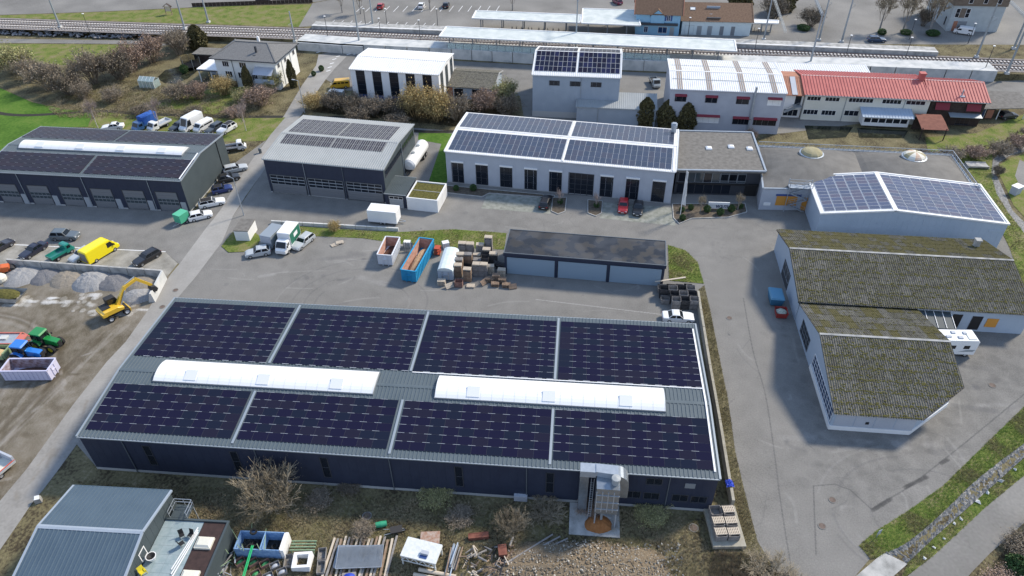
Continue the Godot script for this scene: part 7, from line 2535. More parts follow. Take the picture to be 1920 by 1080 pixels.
	for k in 6:
		var g0 := PI * k / 6.0
		var g1 := PI * (k + 1) / 6.0
		b.quad(v3(-2.85, 1.9 + sin(g0) * .6, cos(g0) * 1.25), v3(2.85, 1.9 + sin(g0) * .6, cos(g0) * 1.25), v3(2.85, 1.9 + sin(g1) * .6, cos(g1) * 1.25), v3(-2.85, 1.9 + sin(g1) * .6, cos(g1) * 1.25))
		for x in [-2.85, 2.85]: b.tri(v3(x, 1.9, 0), v3(x, 1.9 + sin(g0) * .6, cos(g0) * 1.25), v3(x, 1.9 + sin(g1) * .6, cos(g1) * 1.25))
	part(b, "tarpaulin", speckle("pale_tarp", Color(.50, .58, .60), Color(.64, .70, .71), 2.5, .6, 208, 128), t)
	b = nb()
	for z in [-.5, .5]: b.bx(2.8, .3, z - .05, 2.92, 1.7, z + .05)
	b.bx(2.8, 1.0, -.5, 2.95, 1.1, .5)
	part(b, "hook_frame", M.zinc, t)
	for i in 8:
		for s in [-1, 1]:
			b = nb()
			b.bx(-2.6 + i * .7, .2, s * 1.2, -2.48 + i * .7, 1.85, s * 1.27)
			part(b, "stiffener", M.light_blue_wall, t)
	# bins beside the barn
	t = thing("blue_bin", "blue lidded skip bin beside the mossy barn wall", "bin", v3(39.3, .01, -83.0), -.12)
	b = nb()
	b.hexa([v3(-.8, .2, 1.1), v3(.8, .2, 1.1), v3(.8, .2, -1.1), v3(-.8, .2, -1.1)], [v3(-1.0, 1.5, 1.4), v3(1.0, 1.5, 1.4), v3(1.0, 1.5, -1.4), v3(-1.0, 1.5, -1.4)])
	part(b, "tub", mat("bin_blue", lin(.04, .16, .28), .6), t)
	b = nb()
	b.hexa([v3(-1.04, 1.5, 1.44), v3(1.04, 1.5, 1.44), v3(1.04, 1.5, -1.44), v3(-1.04, 1.5, -1.44)], [v3(-.9, 1.75, 1.3), v3(.9, 1.62, 1.3), v3(.9, 1.62, -1.3), v3(-.9, 1.75, -1.3)])
	part(b, "lid", mat("bin_lid", lin(.09, .25, .38), .5), t)
	t = thing("red_bin", "small red open bin filled with bottles beside the blue bin", "bin", v3(39.2, .01, -79.8), -.12)
	b = nb()
	b.hexa([v3(-.7, .15, .7), v3(.7, .15, .7), v3(.7, .15, -.7), v3(-.7, .15, -.7)], [v3(-.85, 1.1, .85), v3(.85, 1.1, .85), v3(.85, 1.1, -.85), v3(-.85, 1.1, -.85)], false)
	b.bx(-.7, .15, -.7, .7, .2, .7)
	part(b, "tub", mat("bin_red", lin(.30, .035, .03), .6), t)
	part(heap_mesh(.8, .8, .25, 3, 12), "contents", speckle("bottles", Color(.08, .12, .07), Color(.60, .60, .52), .5, .5, 209, 128), t).position = v3(0, .85, 0)

# ---------------------------------------------------------------- things of the yard
func pallet_mesh() -> ArrayMesh:
	if lib.has("pallet"): return lib.pallet
	var b := MB.new()
	for k in 7: b.box(v3(-.55 + k * .1833, .125, 0), v3(.12, .024, .8))
	for z in [-.35, .0, .35]:
		b.box(v3(0, .102, z), v3(1.2, .022, .12))
		b.box(v3(0, .011, z), v3(1.2, .022, .1))
		for x in [-.53, .0, .53]: b.box(v3(x, .056, z), v3(.13, .07, .1))
	lib["pallet"] = b.done()
	return lib.pallet

func pallet(at: Vector3, turn: float, m: Material, label: String, group: String, tilt := .0) -> void:
	var o := one(pallet_mesh(), "pallet", m, label, "pallet", group)
	o.position = at
	o.rotation = v3(tilt, turn, 0)

func crate(at: Vector3, turn: float, sz: Vector3, m: Material, label: String, group: String, open := true) -> void:
	var key := "crate%s%s%s" % [sz, m.resource_name, open]
	if not lib.has(key):
		var t := thing("crate", label, "crate", at, turn, group)
		var b := MB.new()
		b.bx(-sz.x / 2, .10, -sz.z / 2, sz.x / 2, .13, sz.z / 2)
		for z in [-.42, .0, .42]: b.bx(-sz.x / 2, 0, z * sz.z - .05, sz.x / 2, .10, z * sz.z + .05)
		part(b, "base", m, t)
		var n := maxi(int(sz.y / .2), 3)
		for s in [-1, 1]:
			b = nb()
			for k in n:
				var y := .14 + (sz.y - .14) * k / n
				b.bx(-sz.x / 2, y, s * sz.z / 2 - .015, sz.x / 2, y + (sz.y - .14) / n - .02, s * sz.z / 2 + .015)
			part(b, "long_side", m, t).set_meta("kind", "stuff")
			b = nb()
			for k in n:
				var y := .14 + (sz.y - .14) * k / n
				b.bx(s * sz.x / 2 - .015, y, -sz.z / 2 + .02, s * sz.x / 2 + .015, y + (sz.y - .14) / n - .02, sz.z / 2 - .02)
			part(b, "short_side", m, t).set_meta("kind", "stuff")
		for q in [[-1, -1], [1, -1], [1, 1], [-1, 1]]:
			b = nb()
			b.box(v3(q[0] * (sz.x / 2 - .05), sz.y / 2, q[1] * (sz.z / 2 - .05)), v3(.08, sz.y, .08))
			part(b, "corner_post", m, t)
		lib[key] = t
	else:
		copy(lib[key], at, turn, label, group)

func place_yard() -> void:
	var b: MB
	var t: Node3D
	rng.seed = 77
	mat("wood_pale", lin(.52, .45, .36), .9)
	speckle("wood_brown", Color(.20, .14, .10), Color(.34, .25, .18), 1.0, .9, 301, 64)
	speckle("wood_grey", Color(.17, .16, .155), Color(.30, .29, .28), 1.0, .9, 302, 64)
	speckle("wood_dark", Color(.03, .03, .034), Color(.07, .068, .07), 1.0, .9, 303, 64)
	speckle("wood_red", Color(.20, .11, .09), Color(.32, .20, .17), 1.0, .9, 304, 64)
	# small hut, low kerb wall
	t = thing("small_hut", "small white concrete hut with grey roof beside the parked trailers", "hut", v3(-45.21, 0, -102.75), -.0771)
	b = nb()
	b.bx(-1.2, 0, -1.8, 1.2, 2.0, 1.8)
	part(b, "wall", M.white_paint, t)
	b = nb()
	b.bx(-1.27, 2.0, -1.84, 1.27, 2.14, 1.84)
	part(b, "roof", M.flat_gravel_roof, t)
	b = nb()
	b.bx(-1.27, .1, .2, -1.2, 1.5, 1.4)
	part(b, "door", M.frame_grey, t)
	t = thing("kerb_wall", "low pale concrete wall between garage forecourt and grass bank", "wall")
	for k in 12:
		var a := v3(-41.9, .3, -106.3).lerp(v3(-19.3, .3, -103.4), k / 12.0 + .002)
		var e := v3(-41.9, .3, -106.3).lerp(v3(-19.3, .3, -103.4), (k + 1) / 12.0 - .002)
		b = nb()
		b.beam(a, e, .3, .6)
		part(b, "wall_block", M.concrete_pale, t)
	# gravel bays
	t = thing("bay_wall", "stained concrete wall behind the gravel heaps", "wall")
	for k in 9:
		var a := v3(-81.4, .8, -94.6).lerp(v3(-55.0, .8, -91.0), k / 9.0 + .002)
		var e := v3(-81.4, .8, -94.6).lerp(v3(-55.0, .8, -91.0), (k + 1) / 9.0 - .002)
		b = nb()
		b.beam(a, e, .3, 1.6)
		part(b, "wall_panel", M.concrete, t)
	t = thing("bay_end_block", "slanted concrete end block beside the excavator bucket", "wall", v3(-54.9, 0, -87.9), .05)
	b = nb()
	b.hexa([v3(-.5, 0, 2.9), v3(.5, 0, 2.9), v3(.5, 0, -2.9), v3(-.5, 0, -2.9)], [v3(.05, 1.7, 2.9), v3(.3, 1.7, 2.9), v3(.3, 1.7, -2.9), v3(.05, 1.7, -2.9)])
	part(b, "block", M.concrete_pale, t)
	var hm := [speckle("heap_grey", Color(.20, .20, .20), Color(.33, .33, .33), 1.6, .95, 311, 256), speckle("heap_brown", Color(.17, .15, .12), Color(.28, .25, .21), 1.6, .95, 312, 256), speckle("heap_dark", Color(.10, .10, .105), Color(.20, .20, .21), 1.4, .95, 313, 256)]
	var n := 0
	for q in [[-78.0, -92.2, 3.4, 1.1, 0, "wide pale grey gravel heap nearest the orange machine"], [-74.3, -92.0, 2.7, .95, 2, "dark grey gravel heap between pale and brown heap"], [-70.6, -91.4, 2.9, 1.0, 1, "brown gravel heap in the middle of the bays"], [-66.2, -90.4, 3.2, 1.55, 0, "tallest grey gravel heap in the bays"], [-62.8, -90.2, 2.8, 1.0, 2, "dark gravel heap beside the tallest heap"], [-58.2, -89.6, 2.8, 1.0, 1, "brown gravel heap against the slanted end block"], [-57.6, -86.6, 2.3, .9, 0, "low grey gravel heap under the excavator bucket"]]:
		var o := one(heap_mesh(q[2], q[2] * .9, q[3] * .8, 40 + n, 28), "gravel_heap", hm[q[4]], q[5], "gravel heap")
		o.position = v3(q[0], 0, q[1])
		n += 1
	# retaining wall right of the long hall
	t = thing("boundary_wall", "narrow weathered concrete wall along the end of the long hall", "wall")
	var W := [v2(27.9, -84.1), v2(27.4, -79.8), v2(26.2, -68.5), v2(25.3, -59.0), v2(24.4, -50.5), v2(24.1, -47.4)]
	for i in W.size() - 1:
		var k := maxi(int((W[i + 1] - W[i]).length() / 3.0), 1)
		for j in k:
			var a: Vector2 = W[i].lerp(W[i + 1], float(j) / k + .003)
			var e: Vector2 = W[i].lerp(W[i + 1], float(j + 1) / k - .003)
			b = nb()
			b.beam(v3(a.x, .75, a.y), v3(e.x, .75, e.y), .32, 1.5)
			part(b, "wall_bay", speckle("old_concrete", Color(.26, .24, .19), Color(.40, .38, .32), 2, .95, 315, 128) if not M.has("old_concrete") else M.old_concrete, t)
	b = nb()
	var fl := FastNoiseLite.new()
	fl.seed = 3
	for i in 8:
		for j in 8:
			var P := func(u: int, v: int) -> Vector3:
				var x := (u - 4) * .11
				var z := (v - 4) * .12
				return v3(x, .12 * fl.get_noise_2d(u * 55.0, v * 55.0) * 2.0 + .22 - 1.1 * x * x - .3 * z * z, z)
			b.quad(P.call(i, j + 1), P.call(i + 1, j + 1), P.call(i + 1, j), P.call(i, j))
	var tp := one(b, "blue_sheet", mat("royal_blue", lin(.015, .05, .42), .6), "crumpled royal blue sheet lying over the boundary wall", "tarpaulin")
	tp.position = v3(24.2, 1.48, -49.6)
	# crates and pallets by the garage row
	var Gp := "pallets stacked beside the garage row"
	var Gc := "crates stacked beside the garage row"
	var cs := v3(1.2, 1.0, 1.0)
	for q in [[-8.2, -88.0, 1, "wood_red", .1], [-8.4, -90.5, 2, "wood_brown", .08], [-6.9, -89.4, 2, "wood_brown", .12], [-5.5, -90.7, 2, "wood_grey", .1], [-4.4, -90.6, 2, "wood_grey", .14], [-8.3, -92.0, 2, "wood_brown", .1], [-7.0, -91.9, 1, "wood_dark", .1], [-8.2, -93.4, 2, "wood_brown", .1], [-6.9, -93.3, 2, "wood_brown", .1], [-5.5, -93.2, 1, "wood_grey", .1], [-4.2, -92.9, 2, "wood_dark", .12], [-2.9, -93.4, 2, "wood_dark", .1], [-8.0, -96.4, 2, "wood_grey", .1], [-6.7, -96.2, 2, "wood_grey", .1], [-5.1, -95.9, 2, "wood_grey", .1], [-3.7, -96.5, 3, "wood_grey", .14], [-4.0, -94.6, 2, "wood_dark", .1]]:
		for k in q[2]:
			crate(v3(q[0], .01 + k * 1.01, q[1]), -q[4], cs, M[q[3]], {"wood_red": "single reddish slatted crate standing in front of the crate stacks", "wood_brown": "brown slatted crate in the stacks beside the covered container", "wood_grey": "grey slatted crate in the stacks beside the covered container", "wood_dark": "blackened slatted crate in the stacks beside the garage row"}[q[3]], Gc)
		if q[3] != "wood_dark" and q[0] != -8.2 or q[1] < -93:
			for k in 2: pallet(v3(q[0], .02 + q[2] * 1.01 + k * .15, q[1]), -q[4], M.wood_pale if rng.randf() < .75 else M.wood_grey, "pale pallet laid on top of a crate stack beside the garage row", Gp)
	for q in [[-3.4, -91.2, 10, "wood_pale"], [-10.9, -88.4, 6, "wood_pale"], [-3.5, -89.0, 5, "wood_brown"], [-2.4, -89.2, 8, "wood_brown"], [-1.5, -88.6, 6, "wood_brown"], [-2.6, -87.9, 4, "wood_brown"], [-.9, -87.6, 4, "wood_brown"], [-1.6, -90.4, 9, "wood_pale"], [-5.6, -94.6, 9, "wood_pale"], [-6.4, -87.7, 2, "wood_pale"]]:
		for k in q[2]:
			pallet(v3(q[0] + rr(-.04, .04), .01 + k * .148, q[1] + rr(-.03, .03)), -.1 + rr(-.12, .12), M[q[3]], "pallet in a loose stack in front of the crates by the garage row" if q[3] == "wood_brown" else "pale pallet in a neat stack among the crates by the garage row", Gp)
	pallet(v3(-9.7, .35, -87.6), .5, M.wood_pale, "pale pallet leaning on the small stack before the covered container", Gp, .7)
	pallet(v3(.1, .35, -87.2), .2, M.wood_brown, "brown pallet standing tilted at the end of the loose stacks", Gp, .9)
	pallet(v3(-4.4, .4, -88.3), .9, M.wood_brown, "brown pallet leaning against the loose stacks", Gp, .8)
	pallet(v3(-29.6, .02, -99.4), .6, M.wood_pale, "pale pallet lying alone on the asphalt near the grass bank", Gp)
	pallet(v3(-28.8, .17, -99.9), .3, M.wood_pale, "second pale pallet lying half over another near the grass bank", Gp)
	for k in 9:
		b = nb()
		b.beam(v3(-2.6 + rr(-.3, .3), .15 + k * .14, -92.6 + rr(-.3, .6)), v3(-1.0 + rr(-.2, .2), .15 + k * .13, -91.8 + rr(-.7, .7)), .35, .1)
		one(b, "dark_board", M.wood_dark, "dark board in the pile against the garage row wall", "board", "dark boards beside the garage row")
	# red machine and tank between the containers
	t = thing("red_frame_rack", "red steel rack standing between blue container and covered container", "rack", v3(-12.1, .01, -96.5), -.15)
	for q in [[-.4, -.5], [.4, -.5], [-.4, .5], [.4, .5]]:
		b = nb()
		b.bx(q[0] - .06, 0, q[1] - .06, q[0] + .06, 1.4, q[1] + .06)
		part(b, "post", mat("rack_red", lin(.42, .07, .03), .6) if not M.has("rack_red") else M.rack_red, t)
	for y in [.2, .75, 1.3]:
		b = nb()
		b.bx(-.46, y, -.56, .46, y + .08, .56)
		part(b, "shelf", M.rack_red, t)
	t = thing("fluid_tank", "white caged fluid tank behind the roll-off containers", "tank", v3(-17.3, .01, -98.6), -.1)
	b = nb()
	b.bx(-.55, .15, -.45, .55, 1.1, .45)
	part(b, "bladder", M.white_paint, t)
	b = nb()
	for k in 5:
		for s in [-1, 1]:
			b.beam(v3(-.58 + k * .29, .15, s * .48), v3(-.58 + k * .29, 1.12, s * .48), .03, .03)
			b.beam(v3(s * .58, .15, -.48 + k * .24), v3(s * .58, 1.12, -.48 + k * .24), .03, .03)
	part(b, "cage", M.zinc, t).set_meta("kind", "stuff")
	b = nb()
	b.bx(-.6, 0, -.5, .6, .15, .5)
	part(b, "base", M.wood_grey, t)
	copy(t, v3(-10.9, .01, -98.3), .3, "white caged fluid tank beside the red steel rack")
	t = thing("timber_rack", "row of grey planks leaning behind the roll-off containers", "planks", v3(-16.9, .01, -97.3), -.1)
	for k in 8:
		b = nb()
		b.beam(v3(-.8 + k * .2, 0, .2), v3(-.8 + k * .2 + rr(-.05, .05), 1.6, -.3), .15, .03)
		part(b, "plank", M.wood_grey, t)
	# open crates at the boundary wall
	var cb := v3(1.25, .85, 1.15)
	for i in 4:
		for j in 4:
			if i == 0 and j == 0: continue
			var nh := 2 if j < 3 else 1
			if i == 0 and j < 2: nh = 1
			for k in nh:
				crate(v3(22.9 + i * 1.33, .01 + k * .86, -82.0 - j * 1.35), -.13, cb, M.wood_grey if (i + j) % 2 else M.wood_dark, "open dark grey crate in the block beside the white saloon", "open crates beside the white saloon")
	b = nb()
	b.beam(v3(21.9, 1.2, -86.8), v3(26.5, 1.9, -86.9), .3, .05)
	one(b, "loose_board", M.wood_pale, "long pale board laid over the open dark crates", "board")
	# crates on the block at the end of the boundary wall
	b = nb()
	b.bx(20.9, 0, -47.4, 24.4, .5, -42.4)
	one(b, "concrete_block", M.old_concrete, "low concrete block carrying slatted crates at the end of the boundary wall", "concrete block")
	for i in 2:
		for j in 3:
			crate(v3(21.9 + i * 1.35 + j * -.05, .51, -46.3 + j * 1.35), .05, v3(1.2, .9, 1.15), M.wood_grey, "slatted crate on the low concrete block by the boundary wall", "crates on the concrete block")
			if not (i == 0 and j == 0): pallet(v3(21.9 + i * 1.35 + j * -.05, 1.42, -46.3 + j * 1.35), .05, M.wood_pale, "pale pallet covering a crate on the low concrete block", "pallets on the concrete block")
	# lamps
	n = 0
	for q in [[-47.5, -109.0, 2.6, "tall street lamp beside the small white hut"], [-45.6, -150.6, 2.8, "tall street lamp beside the road bend by the bushes"], [-102.0, -118.5, .3, "thin leaning light mast behind the workshop hall meadow"]]:
		t = thing("street_lamp", q[3], "street lamp", v3(q[0], 0, q[1]), q[2])
		b = nb()
		b.tube(V3, v3(0, 7.5, 0), .10, .06, 8)
		part(b, "pole", M.zinc, t)
		b = nb()
		b.tube(v3(0, 7.5, 0), v3(.9, 7.6, 0), .05, .04, 6)
		part(b, "arm", M.zinc, t)
		b = nb()
		b.box(v3(1.2, 7.6, 0), v3(.7, .12, .25))
		part(b, "lamp_head", M.pale_cladding, t)
	# signboard with lettering, flags
	t = thing("company_sign", "white company sign with dark blue letters wsm in the planting bed", "sign", v3(36.75, 0, -108.6), -.085)
	b = nb()
	b.bx(-1.85, .25, -.08, 1.85, 1.55, .08)
	part(b, "board", M.white_paint, t)
	for x in [-1.4, 1.4]:
		b = nb()
		b.bx(x - .06, 0, -.06, x + .06, .25, .06)
		part(b, "foot", M.zinc, t)
	var tm := TextMesh.new()
	tm.text = "wsm"
	var sf := SystemFont.new()
	sf.font_names = PackedStringArray(["Droid Sans"])
	sf.font_weight = 700
	tm.font = sf
	tm.font_size = 96
	tm.pixel_size = .0105
	tm.depth = .03
	var ti := part(tm, "lettering", mat("sign_blue", lin(.02, .03, .10), .5), t)
	ti.position = v3(.6, .85, .095)
	b = nb()
	b.bx(-1.5, .95, .08, -.5, 1.02, .09)
	part(b, "printed_line", M.gutter, t)
	for q in [[29.4, -105.8, "white flag hanging from the pole beside the planted island"], [30.2, -108.9, "second white flag hanging from the pole close to the office"]]:
		t = thing("flagpole", q[2], "flag", v3(q[0], 0, q[1]), .3)
		b = nb()
		b.tube(V3, v3(0, 8.0, 0), .07, .04, 8)
		part(b, "pole", M.frame_white, t)
		b = nb()
		for k in 8:
			for j in 6:
				var P := func(u: int, v: int) -> Vector3: return v3(.06 + u * .065 * (.7 + .08 * v), 7.8 - v * .8 - u * .05, .16 * sin(u * 1.3 + v * .6))
				b.quad(P.call(k, j + 1), P.call(k + 1, j + 1), P.call(k + 1, j), P.call(k, j))
		part(b, "cloth", M.white_paint, t)
	# kerbs round planting islands
	for q in [["planting_island", [v2(7.7, -113.4), v2(10.2, -113.3), v2(9.6, -108.6), v2(8.3, -107.8), v2(7.2, -108.8)], "kerbed planting island between the black estate car and the gate"], ["planting_island", [v2(14.0, -112.4), v2(16.6, -111.9), v2(16.0, -107.9), v2(14.9, -107.0), v2(13.6, -108.0)], "kerbed planting island between the gate and the red hatchback"], ["planting_bed", [v2(29.0, -110.6), v2(42.0, -110.4), v2(41.6, -107.6), v2(38.0, -106.0), v2(31.5, -105.8), v2(29.0, -104.2), v2(28.4, -106.0)], "kerbed planting bed in front of the glazed office"], ["planting_strip", [v2(-12.2, -118.2), v2(8.0, -114.0), v2(8.0, -113.2), v2(-4.0, -115.2), v2(-5.2, -114.0), v2(-12.0, -115.6)], "brown planting strip along the pale factory hall"]]:
		t = thing(q[0], q[2], "planting bed")
		part(poly_prism(q[1], .0, .12), "soil", speckle("bed_soil", Color(.06, .045, .035), Color(.14, .12, .09), 2, .95, 321, 128) if not M.has("bed_soil") else M.bed_soil, t)
		b = nb()
		for i in q[1].size():
			var a: Vector2 = q[1][i]
			var e: Vector2 = q[1][(i + 1) % q[1].size()]
			b.beam(v3(a.x, .08, a.y), v3(e.x, .08, e.y), .14, .16)
		part(b, "kerb", M.concrete, t)
	# parking lines of the paved bays and the gravel parking
	b = nb()
	for k in 12: b.beam(v3(-50.0 + k * 2.6, 1.53, -203.2 + k * .35), v3(-49.0 + k * 2.6, 1.53, -207.5 + k * .35), .14, .004)
	for k in 16: b.beam(v3(-44.0 + k * 2.7, 1.53, -214.5 + k * .1), v3(-43.0 + k * 2.7, 1.53, -219.5 + k * .1), .14, .004)
	for q in [[-43.7, -186.1], [-42.1, -185.0], [-44.6, -183.7], [-45.2, -181.8], [-45.3, -179.0], [-45.4, -176.5], [-45.3, -174.2], [-40.3, -185.2], [-50.3, -186.8]]: b.beam(v3(q[0], .03, q[1]), v3(q[0] + .9, .03, q[1] - .7), .3, .004)
	b.beam(v3(-90.0, .03, -101.5), v3(-57.5, .03, -98.2), .16, .006)
	tag(part(b, "parking_lines", M.white_paint, self), "", "", "", "structure")
	# manhole covers
	n = 0
	for q in [[-16.5, -47.1, .55, "manhole ring in the weeds behind the long hall"], [19.4, -45.0, .55, "dark manhole cover beside the crates on the concrete block"], [35.7, -48.3, .45, "rusty manhole cover in the trench patch nearest the road seam"], [33.4, -45.0, .45, "rusty manhole cover at the edge of the trench patch"], [-52.8, -83.9, .45, "manhole cover in the pale road beside the long hall corner"], [-52.2, -87.9, .45, "manhole cover in the pale road beside the excavator"], [31.7, -79.5, .45, "manhole cover in the road beside the boundary wall"], [62.7, -65.4, .5, "pale manhole cover beside the cut-off barn corner"]]:
		t = thing("manhole_cover", q[3], "manhole", v3(q[0], .02, q[1]), 0)
		b = nb()
		b.lathe(V3, [v2(q[2], .0), v2(q[2], .03), v2(q[2] * .8, .03)], 16)
		part(b, "ring", M.asphalt_far, t)
		b = nb()
		b.lathe(V3, [v2(q[2] * .8, .022), v2(0, .022)], 16)
		part(b, "lid", speckle("iron_lid", Color(.08, .06, .05), Color(.17, .13, .11), 1, .8, 323, 64) if not M.has("iron_lid") else M.iron_lid, t)
	# machines at the left edge
	t = thing("green_waste_container", "low grey container heaped with green cuttings at the gravel bays", "container", v3(-77.6, .02, -86.6), -.12)
	b = nb()
	b.hexa([v3(-2.8, .1, 1.2), v3(2.2, .1, 1.2), v3(2.2, .1, -1.2), v3(-2.8, .1, -1.2)], [v3(-3.0, 1.0, 1.35), v3(2.9, 1.0, 1.35), v3(2.9, 1.0, -1.35), v3(-3.0, 1.0, -1.35)], false)
	b.bx(-2.8, .08, -1.2, 2.2, .12, 1.2)
	part(b, "tub", M.concrete, t)
	part(heap_mesh(2.7, 1.25, .45, 8, 20), "cuttings", M.moss_green, t).position = v3(-.2, .75, 0)
	t = thing("orange_machine", "orange compactor standing behind the gravel heaps", "machine", v3(-81.2, .02, -93.0), .5)
	b = nb()
	b.slab([v2(-.9, .5), v2(.9, .5), v2(.8, 1.3), v2(-.2, 1.5), v2(-.9, 1.2)], 1.2, .06)
	part(b, "body", mat("machine_orange", lin(.55, .12, .03), .5), t)
	b = nb()
	b.t = Transform3D(Basis(Vector3.RIGHT, PI / 2), v3(1.0, .5, 0))
	b.lathe(V3, [v2(0, -.6), v2(.5, -.6), v2(.5, .6), v2(0, .6)], 14)
	part(b, "drum", M.chassis, t)
	for s in [-1, 1]: wheel(t, -.7, s * .7, .4, .25, M.rim)
	t = thing("cream_tank", "round cream tank beside the orange compactor", "tank", v3(-80.7, .02, -90.7), 0)
	b = nb()
	b.lathe(V3, [v2(.7, 0), v2(.95, .4), v2(.95, .9), v2(.6, 1.3), v2(0, 1.4)], 16)
	part(b, "tank", M.cream_wall, t)
	# flat trailers at the left edge
	t = thing("red_low_trailer", "low trailer with red drawbar frame loaded with slabs", "trailer", v3(-71.6, .02, -76.4), -.02)
	b = nb()
	b.bx(-4.0, .6, -1.2, 1.2, .75, 1.2)
	part(b, "bed", M.zinc, t)
	var rm := mat("frame_red", lin(.55, .16, .12), .6)
	for s in [-1, 1]:
		b = nb()
		b.beam(v3(-4, .85, s * 1.15), v3(1.5, .85, s * 1.15), .12, .2)
		b.beam(v3(1.5, .85, s * 1.15), v3(3.2, .75, s * .25), .12, .15)
		part(b, "side_rail", rm, t)
		for x in [-2.0, -1.0]: wheel(t, x, s * 1.05, .35, .22, M.rim)
	b = nb()
	b.beam(v3(1.3, .95, -1.15), v3(1.3, .95, 1.15), .12, .15)
	b.bx(1.4, .85, -.7, 2.4, 1.0, .7)
	part(b, "front_frame", rm, t)
	for q in [[-3.2, -.5], [-2.0, .4], [-.8, -.2], [-3.0, .6]]:
		var sb := MB.new()
		sb.box(v3(q[0] - 71.6, .02 + .86, q[1] - 76.4), v3(1.0, .2, .8))
		one(sb, "stone_slab", M.concrete_pale, "pale stone slab lying on the low red trailer", "slab", "slabs on the red trailer")
	t = thing("green_tipper", "green tipping trailer with sand coloured load behind the blue tractor", "trailer", v3(-71.8, .02, -73.2), -.05)
	b = nb()
	b.bx(-3.0, .8, -1.2, 2.0, .95, 1.2)
	part(b, "floor", M.chassis, t)
	var gm := mat("tipper_green", lin(.22, .30, .16), .7)
	for q in [[-3.0, -1.2, 2.0, -1.13], [-3.0, 1.13, 2.0, 1.2], [1.93, -1.13, 2.0, 1.13]]:
		b = nb()
		b.bx(q[0], .95, q[1], q[2], 1.5, q[3])
		part(b, "side_board", gm, t)
	part(heap_mesh(2.4, 1.1, .35, 12, 18), "load", speckle("sand", Color(.42, .30, .14), Color(.55, .42, .24), 1, .95, 325, 128), t).position = v3(-.6, .95, 0)
	for s in [-1, 1]:
		for x in [-1.5, .3]: wheel(t, x, s * 1.0, .45, .28, M.rim)
	b = nb()
	b.bx(2.0, .9, -1.0, 2.2, 1.9, 1.0)
	part(b, "headboard", gm, t)
	# posts and small things
	t = thing("meter_cabinet", "small grey meter cabinet on the verge beside the dirt road", "cabinet", v3(-54.2, 0, -49.6), .3)
	b = nb()
	b.bx(-.35, 0, -.25, .35, .7, .25)
	part(b, "box", M.concrete, t)
	b = nb()
	b.t = Transform3D(Basis(Vector3.RIGHT, .3), v3(0, .75, 0))
	b.box(V3, v3(.5, .08, .5))
	part(b, "lid", M.white_paint, t)
	t = thing("litter_bin", "dark litter bin at the corner behind the workshop hall", "bin", v3(-50.6, 0, -132.2), 0)
	b = nb()
	b.lathe(V3, [v2(.3, 0), v2(.32, 1.0), v2(.2, 1.1), v2(0, 1.1)], 10)
	part(b, "drum", M.pipe_dark, t)
	t = thing("pump_box", "pale technical cabinet with open lid on the gravel lot by the stream", "cabinet", v3(91.6, 0, -112.6), .5)
	b = nb()
	b.bx(-.8, 0, -.6, .8, 1.5, .6)
	part(b, "box", M.pale_cladding, t)
	b = nb()
	b.bx(-.9, 1.5, -.7, .9, 1.6, .7)
	part(b, "lid", M.white_paint, t)
	t = thing("foot_bridge", "small concrete footbridge over the stream", "bridge", v3(89.6, 0, -122.4), -.1)
	b = nb()
	b.bx(-1.9, .25, -.9, 1.9, .5, .9)
	part(b, "deck", M.concrete, t)
	for s in [-1, 1]:
		b = nb()
		b.bx(-1.9, .5, s * .9 - .08, 1.9, .62, s * .9 + .08)
		part(b, "kerb", M.concrete, t)
		b = nb()
		b.bx(s * 1.9 - .15, 0, -.9, s * 1.9 + .15, .25, .9)
		part(b, "abutment", M.concrete, t)
	# garden fence by the stream
	t = thing("garden_fence", "low dark post and rail fence of the garden by the stream", "fence")
	var fp := [v2(86, -127.5), v2(93, -128.5), v2(99, -131.0), v2(106, -136.5), v2(112, -141.0)]
	for i in fp.size() - 1:
		var k := 4
		for j in k:
			var a: Vector2 = fp[i].lerp(fp[i + 1], float(j) / k)
			b = nb()
			b.bx(a.x - .06, 0, a.y - .06, a.x + .06, 1.0, a.y + .06)
			part(b, "post", M.dark_wood, t)
		for y in [.5, .85]:
			b = nb()
			b.beam(v3(fp[i].x, y, fp[i].y), v3(fp[i + 1].x, y, fp[i + 1].y), .05, .1)
			part(b, "rail", M.dark_wood, t)
	# greenhouse and information board
	t = thing("greenhouse", "small glass greenhouse beside the garden pond", "greenhouse", v3(-86.0, 0, -166.5), -.2)
	var gl := mat("greenhouse_glass", Color(.7, .78, .78, .4), .15)
	gl.transparency = BaseMaterial3D.TRANSPARENCY_ALPHA
	for q in [[-2, -1.2, 2, -1.17], [-2, 1.17, 2, 1.2], [-2, -1.17, -1.97, 1.17], [1.97, -1.17, 2, 1.17]]:
		b = nb()
		b.bx(q[0], 0, q[1], q[2], 1.8, q[3])
		part(b, "glass_wall", gl, t)
	for s in [-1, 1]:
		b = nb()
		b.hexa([v3(-2.05, 1.8, s * 1.25 + .02), v3(2.05, 1.8, s * 1.25 + .02), v3(2.05, 1.8, s * 1.25 - .02), v3(-2.05, 1.8, s * 1.25 - .02)], [v3(-2.05, 2.5, .02), v3(2.05, 2.5, .02), v3(2.05, 2.5, -.02), v3(-2.05, 2.5, -.02)])
		part(b, "glass_roof", gl, t)
	b = nb()
	for x in [-2.0, -1.0, .0, 1.0, 2.0]:
		for s in [-1, 1]:
			b.beam(v3(x, 0, s * 1.2), v3(x, 1.8, s * 1.2), .06, .06)
			b.beam(v3(x, 1.8, s * 1.2), v3(x, 2.5, 0), .06, .06)
	part(b, "frame", M.frame_white, t)
	t = thing("notice_board", "small wooden notice board with gabled roof beside the street", "notice board", v3(-98.3, 1.5, -214.6), -.1)
	for x in [-.9, .9]:
		b = nb()
		b.bx(x - .08, 0, -.08, x + .08, 2.4, .08)
		part(b, "post", M.wood_brown, t)
